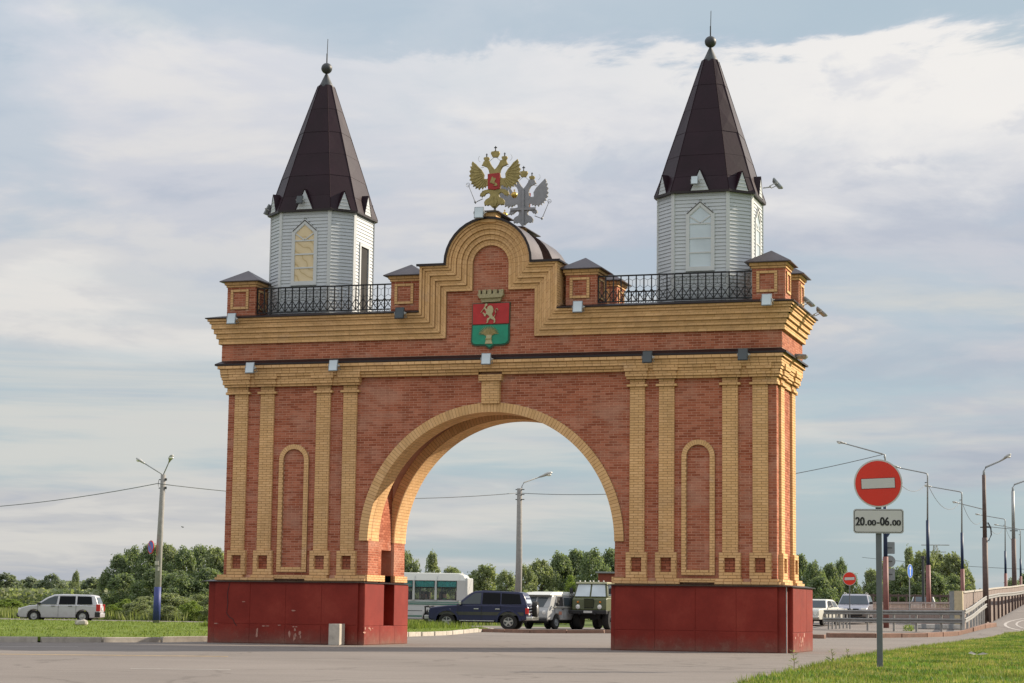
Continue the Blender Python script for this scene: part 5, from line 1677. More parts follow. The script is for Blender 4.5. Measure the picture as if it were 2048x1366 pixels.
# blue direction sign turned nearly edge-on
t = thing('direction_sign', 'narrow-looking round blue sign with white arrow on a thin post, turned sideways', 'road sign', (6.41, 51.45, H(6.41, 51.45) - .25), toC(6.41, 51.45) + R(68))
obj('post', MB().tube([(0, 0, 0), (0, 0, 3.5)], .03, 8), POLES, t)
m = MB(); disc(m, .36, -.05, -.035, 3.27); s = obj('sign_disc', m, SIGNW, t)
m = MB(); disc(m, .34, -.055, -.045, 3.27); obj('blue_field', m, SIGNB, s)
m = MB(); m.box(-.05, .05, -.06, -.05, 3.02, 3.38); m.poly([(-.14, 3.36), (.14, 3.36), (0, 3.56)], fxz, -.06, -.05); obj('arrow', m, SIGNW, s)

# ------------------------------------------------------------------ street lamps
def lamp_head(t, p, d, k=1.0, mat=POLES):
    """cobra head lamp at p pointing along d"""
    p, d = Vector(p), Vector(d).normalized()
    a = d.cross(Vector((0, 0, 1))).normalized(); b = a.cross(d)
    def ring(s, w, h, o=0): return [p + d * s * k + (a * math.cos(2 * math.pi * i / 10) * w + b * (math.sin(2 * math.pi * i / 10) * h + o)) * k for i in range(10)]
    m = MB(); m.rings([ring(0, .05, .05), ring(.14, .075, .07), ring(.3, .10, .085, .01), ring(.36, .16, .10, .02), ring(.55, .19, .11, .03), ring(.75, .16, .09, .03), ring(.86, .06, .04, .02)])
    h = obj('lamp_head', m, mat, t, smooth='all')
    m = MB(); c = p + d * .6 * k - b * .04 * k
    m.sphere(c, .14 * k, 12, 8, 1.25, 1.25, .75); obj('lamp_globe', m, LAMPW, t, smooth='all')
def V3(*a): return Vector(a)
# left double lamp
t = thing('street_lamp', 'concrete lamp post with two lamp heads and a blue painted foot, left of the arch', 'street lamp', (-31.8, 41.5, LZ - .02))
h = 7.85
o = obj('post', MB().tube([(0, 0, 0), (0.03, 0, 4), (.12, 0, h)], [.19, .165, .135], 10), POLEC, t, smooth='all')
obj('painted_foot', MB().tube([(0, 0, .15), (.012, 0, 1.9)], [.20, .185], 10), BLUEP, t, smooth='all')
for side, tip in ((-1, V3(-1.05, .1, 8.45)), (1, V3(.72, -.6, 8.45))):
    m = MB(); m.tube([(.08 - .05 * side * -1, 0, h - .5), (.08 + .05 * side, 0, h + .02), tip], .032, 7)
    obj('lamp_arm', m, POLES, t, smooth='all'); lamp_head(t, tip, tip - V3(.1, 0, h), .72, GALV)
m = MB()
for z in (7.1, 7.55): m.box(-.12, .32, -.03, .03, z, z + .05); m.box(.25, .32, -.05, .05, z - .03, z + .1)
m.tube([(-.12, 0, 7.2), (-.17, 0, 7.3), (-.14, 0, 7.55)], .015, 5)
obj('clamp', m, DKMET, t)
m = MB(); m.box(.05, .14, -.20, -.17, 2.75, 2.95); m.box(-.1, .1, -.21, -.18, 3.05, 3.25); obj('notice', m, LINEW, t)
s = thing('no_stopping_sign', 'round blue sign seen edge-on, clamped to the left concrete lamp post', 'road sign', (-32.1, 41.2, 4.1), toC(-32, 41) - R(64))
m = MB(); disc(m, .35, -.03, 0, 0); sd = obj('sign_disc', m, SIGNR, s)
m = MB(); disc(m, .30, -.038, -.02, 0); obj('blue_field', m, simple('violet_blue_sign', (.10, .14, .50), .4, bump=0), sd)
m = MB(); m.bar((-.2, -.04, .2), (.2, -.04, -.2), .012, .05); obj('red_bar', m, SIGNR, sd)
m = MB(); m.box(-.02, .3, 0, .03, -.02, .02); obj('bracket', m, GALV, s)
# lamp seen through the archway
t = thing('street_lamp', 'single concrete lamp post seen through the archway', 'street lamp', (-18.0, 61.5, 0.0))
h = 8.3
obj('post', MB().tube([(0, 0, 0), (.05, 0, 4), (.12, -.3, h)], [.22, .19, .15], 10), POLEC, t, smooth='all')
tip = V3(1.25, 0.1, 9.0)
obj('lamp_arm', MB().tube([(.2, -.25, h - .5), (.24, -.22, h + .12), (.36, -.2, h + .35), tip], .035, 7), POLES, t, smooth='all'); lamp_head(t, tip, tip - V3(.3, -.2, h + .35), .95, GALV)
m = MB()
for z in (7.6, 7.9, 8.2): m.box(-.12, .42, -.35, -.25, z, z + .05)
obj('clamp', m, DKMET, t)
# tall bridge lamps: grey top, navy middle, faded red foot
BP = [((4.77, 54.8), .76, 4.14, 6.89, 9.69, (2.69, 10.23), 'bridge lamp post behind the large no entry sign, first of the row'),
      ((5.23, 71.8), .82, 4.08, 6.83, 9.75, (3.6, 10.04), 'second lamp post of the bridge row, with red foot and navy middle'),
      ((5.5, 91.8), 1.74, 4.26, 6.82, 9.72, (3.4, 10.05), 'third lamp post of the bridge row, standing behind the end of the parapet'),
      ((5.4, 112.9), 2.24, 4.9, 7.2, 9.5, (3.35, 9.97), 'fourth lamp post of the bridge row, half hidden by the thick brown post'),
      ((4.94, 142.2), 3.36, 4.9, 6.99, 10.0, (2.7, 10.35), 'fifth lamp post of the bridge row, between the two thick posts'),
      ((4.33, 173.6), 4.0, 5.2, 7.09, 10.26, (2.07, 10.66), 'farthest lamp post of the bridge row at the right edge')]
for (x, y), z0, zr, zn, zt, (ax, az), lab in BP:
    t = thing('bridge_lamp', lab, 'street lamp', (x, y, 0), 0, 'row of two-coloured lamp posts along the bridge')
    g = H(x, y)
    obj('red_foot', MB().tube([(0, 0, min(g, z0) - .1), (0, 0, zr)], [.155, .145], 10), REDP, t, smooth='all')
    obj('navy_shaft', MB().tube([(0, 0, zr), (0, -.02, zn)], [.115, .10], 10), NAVY, t, smooth='all')
    dx = ax - x
    obj('post_top', MB().tube([(0, -.02, zn), (.04, -.03, zt - .25), (0.02, -.03, zt - .06), (-.12, -.03, zt), (dx, -.6, az)], [.055, .045, .042, .04, .03], 8), POLES, t, smooth='all')
    lamp_head(t, V3(dx + .1, -.58, az - .01), V3(dx, -.4, .42), .62, GALV)
    obj('bracket', MB().box(-.14, .02, -.05, .01, zt - .62, zt - .57), DKMET, t)
for (x, y, z0), dz, arm, lab in (((9.42, 62.4, 1.1), 7.9, (1.33, 0, 1.12), 'thick brown lamp post with an arm to the right, at the ramp guard rail'), ((9.13, 90.8, 2.3), 7.4, (1.5, 0, 1.1), 'thick grey lamp post at the right edge, farther up the ramp')):
    t = thing('street_lamp', lab, 'street lamp', (x, y, z0))
    first = dz == 7.9
    obj('lower_post', MB().tube([(0, 0, -.4), (0, 0, dz * .55)], [.175, .16], 10), RUST, t, smooth='all')
    obj('upper_post', MB().tube([(0, 0, dz * .55), (0, 0, dz)], [.125, .11], 10), RUST if first else POLES, t, smooth='all')
    a = V3(*arm)
    tip = V3(a.x * .72, 0, dz + a.z * .72)
    obj('lamp_arm', MB().tube([(0, 0, dz - .1), (0, 0, dz + .22), (.12, 0, dz + .45), tip], [.07, .065, .06, .05], 8), POLES, t, smooth='all'); lamp_head(t, tip, a - V3(0.1, 0, .35), .8, GALV)
    if first: obj('cable_coil', MB().tube([(.18, 0, 5.2), (.34, 0, 4.9), (.36, 0, 4.5), (.2, 0, 4.15)], .04, 6), BLACK, t)
    obj('bracket', MB().box(-.25, .3, -.03, .03, dz * .62, dz * .62 + .06), DKMET, t)
# backs of the signs on the first bridge post
for z, shape, lab, px in ((5.38, 'tri', 'blue-backed triangular sign high on the first bridge lamp post', .0), (4.62, 'sq', 'grey square sign back on the first bridge lamp post, above the round one', .14), (3.9, 'disc', 'grey round sign back on the first bridge lamp post', .14), (3.2, 'sq', 'lowest grey square sign back on the first bridge lamp post', .14)):
    t = thing('road_sign', lab, 'road sign', (4.80 + px, 54.85 + .25, z), toC(4.8, 54.8) + R(8))
    m = MB()
    if shape == 'disc': disc(m, .32, 0, .02, 0)
    elif shape == 'sq': m.poly(rrect(.29, .32, .04, 0), fxz, 0, .02)
    else: m.poly([(-.3, .28), (.3, .28), (0, -.2)], fxz, -.45, -.43)
    obj('sign_panel', m, NAVY if shape == 'tri' else GREYM, t)
    obj('clamp', MB().box(-.2, .15, -.03, .0, -.02, .02), DKMET, t)

# ------------------------------------------------------------------ overhead wires
def wire(a, b, sag, r, label):
    a, b = Vector(a), Vector(b)
    pts = [a.lerp(b, i / 24) - Vector((0, 0, sag * 4 * (i / 24) * (1 - i / 24))) for i in range(25)]
    m = MB(); m.tube(pts, r, 5)
    tag(obj('overhead_wire', m, WIRE, smooth='all'), label, 'wire', 'overhead wires')
PL1 = (-31.75, 41.0, 7.45)
wire((-75, 66, 8.1), PL1, 1.1, .022, 'overhead wire running from the left edge to the double lamp post')
wire(PL1, (-17.95, 60.9, 8.0), .55, .022, 'overhead wire between the double lamp post and the lamp behind the archway')
wire((-17.9, 60.9, 8.0), (4.8, 53.95, 9.6), .8, .020, 'overhead wire from the lamp behind the archway to the first bridge lamp post')
prev = (4.8, 54.2, 9.5)
for i, ((x, y), z0, zr, zn, zt, _, lab) in enumerate(BP[1:]):
    c = (x, y, zt - .6)
    wire(prev, c, 1.1, .016, ['sagging wire between the first and second bridge lamp posts', 'sagging wire between the second and third bridge lamp posts', 'sagging wire between the third and fourth bridge lamp posts', 'sagging wire between the fourth and fifth bridge lamp posts', 'sagging wire between the two farthest bridge lamp posts'][i])
    prev = c
wire((9.42, 62.4, 6.1), (16, 64, 6.35), .3, .018, 'straight wire leaving the thick brown lamp post to the right edge')
wire((-60, 520, 16), (60, 300, 9), 2, .06, 'faint distant power line above the trees on the right')

# ------------------------------------------------------------------ guard rails, parapet, fences
RAIL = simple('weathered_rail_steel', (0.27, 0.265, 0.25), 0.6, 0.3, var=0.18, nscale=5, bump=0.1)
WB = [(-.115, 0), (-.09, -.04), (-.035, -.04), (0, 0.02), (.035, -.04), (.09, -.04), (.115, 0)]
def wbeam(pts, par, name='rail_beam'):
    """W profile guard rail along 3D points"""
    mb = MB(); rg = []
    for i, p in enumerate(pts):
        p = Vector(p); d = (Vector(pts[min(i + 1, len(pts) - 1)]) - Vector(pts[max(i - 1, 0)])).normalized()
        s = Vector((d.y, -d.x, 0)).normalized()
        rg.append([p + Vector((0, 0, v)) + s * -w for v, w in WB] + [p + Vector((0, 0, v)) - s * (w + .006) for v, w in reversed(WB)])
    mb.rings(rg); return obj(name, mb, RAIL, par)
t = thing('guard_rail', 'low two-beam metal guard rail across the picture, in front of the bridge fence', 'guard rail')
ga, gb = V3(2.45, 48.2, 0), V3(9.8, 44.96, 0)
for z in (.98, .56):
    P = [ga.lerp(gb, i / 6) for i in range(7)]
    wbeam([(p.x, p.y, H(p.x, p.y) * 0 + .30 + z * .86 - (.04 if z < .9 else 0) + .05 * i / 6) for i, p in enumerate(P)], t)
for x, y in ((4.79, 47.2), (6.17, 46.6), (7.33, 46.1), (8.6, 45.55), (9.6, 45.1)):
    obj('post', MB().box(x - .05, x + .05, y - .0, y + .14, -.1, 1.2), RAIL, t)
t2 = thing('guard_rail', 'receding metal guard rail with a close row of pale posts, beside the parked cars', 'guard rail')
A, B = V3(2.65, 48.3, 0), V3(2.2, 58, 0)
wbeam([(A.lerp(B, i / 5).x, A.lerp(B, i / 5).y, 1.13 + .02 * i) for i in range(6)], t2)
for i in range(6):
    p = A.lerp(B, i / 11 * .9 + .02); q = p + V3(.11 * i, 0, 0)
    obj('post', MB().box(q.x - .04, q.x + .04, q.y - .05, q.y + .05, 0, 1.1 + .02 * i), RAIL, t2)
t3 = thing('guard_rail', 'rising metal guard rail along the ramp on the right, beams catching the sun', 'guard rail')
rp = [(9.8, 44.96, 1.22), (9.72, 50, 1.42), (9.6, 56.5, 1.78), (9.45, 62.6, 2.06), (9.62, 70, 2.28), (9.9, 78, 2.42), (10.06, 86, 2.62), (10.4, 98, 2.95), (10.9, 113, 3.4), (11.6, 130, 4.0)]
wbeam(rp, t3); wbeam([(x, y, z - .42) for x, y, z in rp[:4]], t3)
k = 0
for i in range(len(rp) - 1):
    a, b = Vector(rp[i]), Vector(rp[i + 1]); n = max(1, int((b - a).length / 1.9))
    for j in range(n):
        p = a.lerp(b, j / n)
        obj('post', MB().box(p.x - .13, p.x - .01, p.y - .05, p.y + .05, H(p.x, p.y) - .4, p.z + .1), RUST if i > 2 else GALV, t3)
# parapet wall of brown sheet panels with a pale end pillar
t = thing('bridge_parapet', 'brown panelled bridge parapet wall with a pale coping and end pillar', 'parapet')
obj('end_pillar', MB().box(8.28, 8.72, 55.8, 56.3, 0, 2.36), simple('pale_pillar_paint', (.50, .42, .27), .8), t, bevel=.01)
obj('end_pillar_shadow_side', MB().box(8.02, 8.275, 55.85, 56.3, 0, 2.33), GREYM, t)  # pillar's shaded side, put in as a separate grey box
pp = [(8.62, 56.3), (8.75, 66), (8.95, 76), (9.2, 88), (9.45, 98), (9.9, 114), (10.6, 135), (11.6, 160)]
zt_ = [2.33, 2.55, 2.80, 3.05, 3.32, 3.75, 4.35, 5.1]
PANB = simple('brown_parapet_panel', (.24, .19, .165), .8, var=.2, nscale=3, vec='World')
for i in range(len(pp) - 1):
    (x0, y0), (x1, y1) = pp[i], pp[i + 1]
    n = max(1, int((y1 - y0) / 1.6))
    for j in range(n):
        def at(u): return (x0 + (x1 - x0) * u, y0 + (y1 - y0) * u, zt_[i] + (zt_[i + 1] - zt_[i]) * u)
        a, b = at(j / n), at((j + 1) / n)
        m = MB(); e = .03
        m.rings([[(a[0], a[1] + e, a[2] - 2.4), (a[0] + .09, a[1] + e, a[2] - 2.4), (a[0] + .09, a[1] + e, a[2] - .08), (a[0], a[1] + e, a[2] - .08)],
                 [(b[0], b[1] - e, b[2] - 2.4), (b[0] + .09, b[1] - e, b[2] - 2.4), (b[0] + .09, b[1] - e, b[2] - .08), (b[0], b[1] - e, b[2] - .08)]])
        obj('parapet_panel', m, PANB, t)
    a, b = (x0, y0, zt_[i]), (x1, y1, zt_[i + 1])
    m = MB(); m.rings([[(p[0] - .06, p[1], p[2] - .08), (p[0] + .15, p[1], p[2] - .08), (p[0] + .15, p[1], p[2]), (p[0] - .06, p[1], p[2])] for p in (a, b)])
    obj('coping', m, CONC, t)
# bridge fence with balusters, in the middle distance
t = thing('bridge_fence', 'long pale pinkish metal fence of thin vertical bars between the lamp posts', 'fence')
A, B = V3(1.0, 78.0, 0), V3(7.9, 62.0, 0)
PINK = simple('pinkish_fence_paint', (.42, .33, .29), .7, var=.15, nscale=4)
n = 62
sm_b = MB().box(-.03, .03, -.03, .03, 0, 1.28).mesh('fence_bar'); sm_b.materials.append(PINK)
for i in range(n + 1):
    p = A.lerp(B, i / n)
    o = bpy.data.objects.new('fence_bar', sm_b); COL.objects.link(o); o.parent = t; o.location = (p.x, p.y, .48)
for z0, z1, w in ((1.70, 1.80, .16), (1.38, 1.44, .08), (.5, .58, .1)):
    m = MB(); m.rings([[(p.x - w / 2, p.y, z0), (p.x + w / 2, p.y, z0), (p.x + w / 2, p.y, z1), (p.x - w / 2, p.y, z1)] for p in (A, B)]); obj('fence_rail', m, PINK, t)
m = MB(); m.rings([[(p.x + .1, p.y + .3, .35), (p.x + .2, p.y + .3, .35), (p.x + .2, p.y + .3, 1.42), (p.x + .1, p.y + .3, 1.42)] for p in (A, B)]); obj('backing_panel', m, simple('pale_bridge_slab', (.33, .28, .25), .85), t)
t = thing('bridge_fence', 'dark low fence running behind the silver car under the trees', 'fence')
m = MB()
for i in range(16):
    x = -3 + i * .6; obj('fence_post', MB().box(x - .05, x + .05, 95 - .05, 95.05, 0, 2.5), RUST, t)
for z in (2.4, 1.9): obj('fence_rail', MB().box(-3.2, 6.2, 94.97, 95.03, z - .1, z + .05), RUST, t)
t = thing('utility_post', 'thin dark utility post standing among the trees right of the small no entry sign', 'post', (2.95, 90, 0))
obj('shaft', MB().tube([(0, 0, 0), (0, 0, 5.0)], [.12, .09], 8), DKMET, t); obj('top_cap', MB().box(-.13, .13, -.13, .13, 4.95, 5.1), DKMET, t)
t = thing('yellow_shrub', 'tiny yellow-green tuft of weeds by the guard rail posts', 'plant', (6.75, 47.9, H(6.7, 47.9)))
P, F = [], []
for i in range(160):
    a = random.uniform(0, 6.28); r = random.random() ** .6 * .28; z = random.random() * .35 * (1 - r); s = .05
    c = Vector((r * math.cos(a), r * math.sin(a), z)); d = Vector((random.uniform(-1, 1), random.uniform(-1, 1), 1)).normalized() * s * 1.4; e = Vector((d.y, -d.x, 0)) * .5
    o_ = len(P); P += [tuple(c - d), tuple(c + e), tuple(c + d), tuple(c - e)]; F.append((o_, o_ + 1, o_ + 2, o_ + 3))
m = MB(); m.v, m.f = P, F; obj('leaves', m, LEAF3, t, recalc=False)
# pylon far away
t = thing('power_pylon', 'grey lattice power pylon rising far behind the trees on the right', 'pylon', (-43.5, 553, 0))
m = MB(); hh = 20.5
for sx, sy in ((-1, -1), (1, -1), (1, 1), (-1, 1)): m.tube([(sx * 2.4, sy * 2.4, 0), (sx * .4, sy * .4, hh)], [.16, .12], 4)
for k in range(9):
    z0, z1 = hh * k / 9, hh * (k + 1) / 9; w0, w1 = 2.4 - 2 * k / 9, 2.4 - 2 * (k + 1) / 9
    m.tube([(-w0, -w0, z0), (w1, -w1, z1)], .08, 3); m.tube([(w0, -w0, z0), (-w1, -w1, z1)], .08, 3)
obj('lattice_tower', m, GALV, t)
m = MB(); m.tube([(-4, 0, hh), (4, 0, hh)], .14, 4); m.tube([(-3, 0, hh - 2), (3, 0, hh - 2)], .12, 4); obj('cross_arm', m, GALV, t)
# red brick hut behind the right pier
t = thing('brick_hut', 'low red hut with flat roof, half hidden behind the right pier', 'hut', (-17.6, 88, 0), R(14))
obj('wall', MB().box(-2.4, 3, 0, 4, 0, 3.7), simple('red_hut_wall', (.24, .055, .035), .85, var=.15, nscale=2), t)
obj('roof', MB().box(-2.6, 3.2, -.2, 4.2, 3.7, 3.82), GREYM, t)
w = obj('window', MB().box(-.15, .75, -.03, .02, 2.05, 3.15), TRIM, t); obj('pane', MB().box(-.07, .67, -.04, -.02, 2.13, 3.07), G_DARK, w)
# ------------------------------------------------------------------ vehicles
def bprism(pts, w):
    mb = MB(); n = len(pts)
    mb.v = [(x, -w(x, z), z) for x, z in pts] + [(x, w(x, z), z) for x, z in pts]
    mb.f = [tuple(range(n)), tuple(range(2 * n - 1, n - 1, -1))] + [((i + 1) % n, i, n + i, n + (i + 1) % n) for i in range(n)]
    return mb
def with_arches(top, xr, xf, zb, wheels, ra, zc):
    """silhouette: top goes rear->front; underside comes back with wheel arches"""
    P = list(top)
    for wx in sorted(wheels, reverse=True):
        a0 = math.asin(max(-1, min(1, (zb - zc) / ra)))
        for k in range(9):
            a = a0 + (math.pi - 2 * a0) * k / 8
            P.append((wx + ra * math.cos(a), zc + ra * math.sin(a)))
    return P
def wheel(par, x, y, r, wd, rim=ALLOY, rr=.62, spokes=5, z=None):
    z = r if z is None else z
    s = 1 if y > 0 else -1
    n = 28
    m = MB()
    def rg(rad, yy): return [(x + rad * math.cos(2 * math.pi * k / n), yy, z + rad * math.sin(2 * math.pi * k / n)) for k in range(n)]
    m.rings([rg(r * rr, y - s * wd), rg(r * .93, y - s * wd), rg(r, y - s * wd * .85), rg(r, y - s * wd * .12), rg(r * .94, y), rg(r * (rr + .03), y + s * .0), rg(r * rr, y - s * .03)], cap=True)
    t = obj('wheel', m, RUBBER, par, smooth=True)
    m = MB(); m.rings([rg(r * rr, y - s * .02), rg(r * rr * .95, y + s * .004), rg(r * rr * .86, y - s * .05)], cap=True)
    rm = obj('rim', m, rim if spokes == 0 else DKMET, t, smooth=True)
    m = MB()
    if spokes:
        rgm = [rg(r * rr * .99, y - s * .005), rg(r * rr * .86, y - s * .005), rg(r * rr * .86, y - s * .045), rg(r * rr * .99, y - s * .04)]
        m.rings(rgm + [rgm[0]], cap=False)
        for k in range(spokes):
            a = 2 * math.pi * k / spokes + .3
            m.bar((x, y - s * .01, z), (x + math.cos(a) * r * rr * .9, y - s * .02, z + math.sin(a) * r * rr * .9), .03, r * .2)
        m.rings([rg(r * .16, y - s * .03), rg(r * .14, y + s * .01)])
    else:
        m.rings([rg(r * .26, y - s * .05), rg(r * .22, y + s * .02), rg(r * .1, y + s * .03)])
    obj('spokes' if spokes else 'hub_cap', m, rim, rm)
    return t
def side_panel(name, pts, w, mat, par, out=.006, t=.012, sides=(-1, 1), frame=None):
    """panel following the body side on both sides; polygon (x,z)"""
    for s in sides:
        m = MB(); n = len(pts)
        m.v = [(x, s * (w(x, z) + out), z) for x, z in pts] + [(x, s * (w(x, z) - t), z) for x, z in pts]
        m.f = [tuple(range(n)), tuple(range(2 * n - 1, n - 1, -1))] + [((i + 1) % n, i, n + i, n + (i + 1) % n) for i in range(n)]
        obj(name, m, mat, par, bevel=0)
def end_panel(name, p, q, w, mat, par, inset=.06, inz=.05, out=.008):
    """panel on a slanted front/rear face running from profile point p (low) to q (high)"""
    (x0, z0), (x1, z1) = p, q
    L_ = math.hypot(x1 - x0, z1 - z0); dx, dz = (x1 - x0) / L_, (z1 - z0) / L_
    nx, nz = (dz, -dx)
    if (x0 + x1) * nx < 0: nx, nz = -nx, -nz
    a = (x0 + dx * inz, z0 + dz * inz); b = (x1 - dx * inz, z1 - dz * inz)
    wa, wb = w(*a) - inset, w(*b) - inset
    m = MB()
    A = [(a[0], -wa, a[1]), (a[0], wa, a[1]), (b[0], wb, b[1]), (b[0], -wb, b[1])]
    m.rings([[(x - nx * .01, y, z - nz * .01) for x, y, z in A], [(x + nx * out, y, z + nz * out) for x, y, z in A]])
    return obj(name, m, mat, par)
def bxo(name, b, mat, par, bevel=0): return obj(name, MB().box(*b), mat, par, bevel=bevel, seg=2)
def heading(x, y, ang): return R(ang)

def person(label, loc, rz, shirt, hair=(.05, .03, .02), k=1.0):
    """seated figure seen through a window: one continuous skinned body"""
    t = thing('person', label, 'person', loc, rz, 'people riding in the vehicles')
    pts = [(0, 0, 0), (0, 0, .22), (0, 0, .44), (.01, 0, .54), (.04, 0, .66), (.05, 0, .78), (0, .20, .46), (.06, .25, .24), (.28, .2, .14), (0, -.20, .46), (.06, -.25, .24), (.28, -.2, .14), (.40, .12, -.02), (.40, -.12, -.02)]
    ed = [(0, 1), (1, 2), (2, 3), (3, 4), (4, 5), (2, 6), (6, 7), (7, 8), (2, 9), (9, 10), (10, 11), (0, 12), (0, 13)]
    rad = [.16, .15, .13, .055, .095, .085, .065, .05, .035, .065, .05, .035, .08, .08]
    me = bpy.data.meshes.new('body'); me.from_pydata([tuple(Vector(p) * k) for p in pts], ed, [])
    o = bpy.data.objects.new('body', me); COL.objects.link(o); o.parent = t
    sk = o.modifiers.new('skin', 'SKIN')
    for i, sv in enumerate(me.skin_vertices[0].data):
        sv.radius = (rad[i] * k, rad[i] * k); sv.use_root = i == 0
    o.modifiers.new('sub', 'SUBSURF').levels = 1; o.modifiers['sub'].render_levels = 1
    m_, nt_, b_ = mat_base('clothed_body', .85)
    T = NT(nt_); z = T.new('ShaderNodeSeparateXYZ'); T.l.new(T.new('ShaderNodeTexCoord').outputs['Object'], z.inputs[0])
    T.l.new(T.ramp(z.outputs[2], [(0, shirt), (.505, shirt), (.515, (.42, .24, .17))], 'CONSTANT'), b_.inputs['Base Color'])
    me.materials.append(m_)
    h = MB(); h.sphere((.035 * k, 0, .775 * k), .098 * k, 12, 8, 1, .92, 1.0)
    h.v = [v for v in h.v]
    ho = obj('hair', h, simple('hair', hair, .8), t, smooth='all'); ho.location = (-.018, 0, .022)
    f = MB(); f.sphere((.135 * k, 0, .70 * k), .018 * k, 6, 4); obj('nose', f, SKIN, t, smooth='all')
    return t

# --- silver station wagon on the left
def wagon():
    t = thing('station_wagon', 'silver station wagon with tinted rear side windows driving left behind the lawn', 'car', (-42.6, 50.6, 0), R(199))
    t.scale = (1.1, 1.1, 1.06)
    W = .845
    w = lambda x, z: (W - .03 * max(0, .5 - z) - (max(0, z - .92) * .28)) * (1 - .10 * max(0, (abs(x) - 1.75) / .45) ** 2)
    wh = (-1.28, 1.27)
    top = [(-2.12, .32), (-2.16, .55), (-2.13, .90), (-1.2, .94), (1.05, .92), (1.55, .88), (1.95, .76), (2.12, .58), (2.14, .34), (2.0, .22)]
    obj('body', bprism(with_arches(top, 0, 0, .22, wh, .36, .31) + [(-2.05, .24)], w), P_SILVER, t, smooth=30, bevel=.05, seg=3)
    gh = [(-2.10, .88), (-2.02, 1.15), (-1.90, 1.44), (-1.6, 1.50), (-.2, 1.52), (.25, 1.49), (.62, 1.33), (1.22, .90)]
    obj('cabin', bprism(gh, w), P_SILVER, t, smooth=30, bevel=.045, seg=3)
    side_panel('side_window', [(-1.78, .98), (-1.72, 1.38), (-1.62, 1.40), (-.98, 1.41), (-.98, .97)], w, G_DARK, t)
    side_panel('side_window', [(-.88, .97), (-.88, 1.41), (-.06, 1.41), (-.02, .96)], w, G_DARK, t)
    side_panel('side_window', [(.10, .96), (.04, 1.41), (.24, 1.40), (.55, 1.27), (1.02, .96)], w, G_MID, t)
    end_panel('windscreen', (1.20, .92), (.62, 1.33), w, G_MID, t); end_panel('rear_window', (-2.10, .98), (-1.93, 1.40), w, G_MID, t, .1)
    for s in (-1, 1):
        bxo('tail_lamp', (-2.19, -1.98, s * (W - .10) - .06, s * (W - .10) + .065, .60, .98), LAMPR, t, .02)
        bxo('headlight', (1.95, 2.12, s * .62 - .14, s * .62 + .14, .58, .74), LAMPW, t, .03)
        for x in (-.62, .28): bxo('door_handle', (x - .10, x + .10, s * (w(x, .86) + .02) - .015, s * (w(x, .86) + .02) + .015, .85, .885), BLACK, t, .008)
        bxo('wing_mirror', (.92, 1.08, s * .93 - .09, s * .93 + .09, .94, 1.05), BLACK, t, .02)
        for x in wh: wheel(t, x, s * (W - .02), .305, .19, GALV, .62, 0)
        bxo('corner_bumper', (-2.20, -1.93, s * .72 - .15, s * .72 + .135, .28, .56), BLACK, t, .03)
        for x0 in (1.09, .0, -.93):
            m = MB(); m.box(x0 - .006, x0 + .006, s * w(x0, .6) - .006, s * w(x0, .6) + .006, .30, .93); obj('door_seam', m, BLACK, t)
    bxo('front_bumper', (1.9, 2.19, -.74, .74, .24, .46), BLACK, t, .04); bxo('rear_bumper', (-2.21, -2.0, -.74, .74, .27, .50), P_SILVER, t, .04)
    bxo('number_plate', (-2.19, -2.15, -.26, .26, .66, .78), PLATE, t)
    bxo('underbody', (-1.9, 1.9, -.6, .6, .2, .45), UNDER, t)
    return t
wagon()

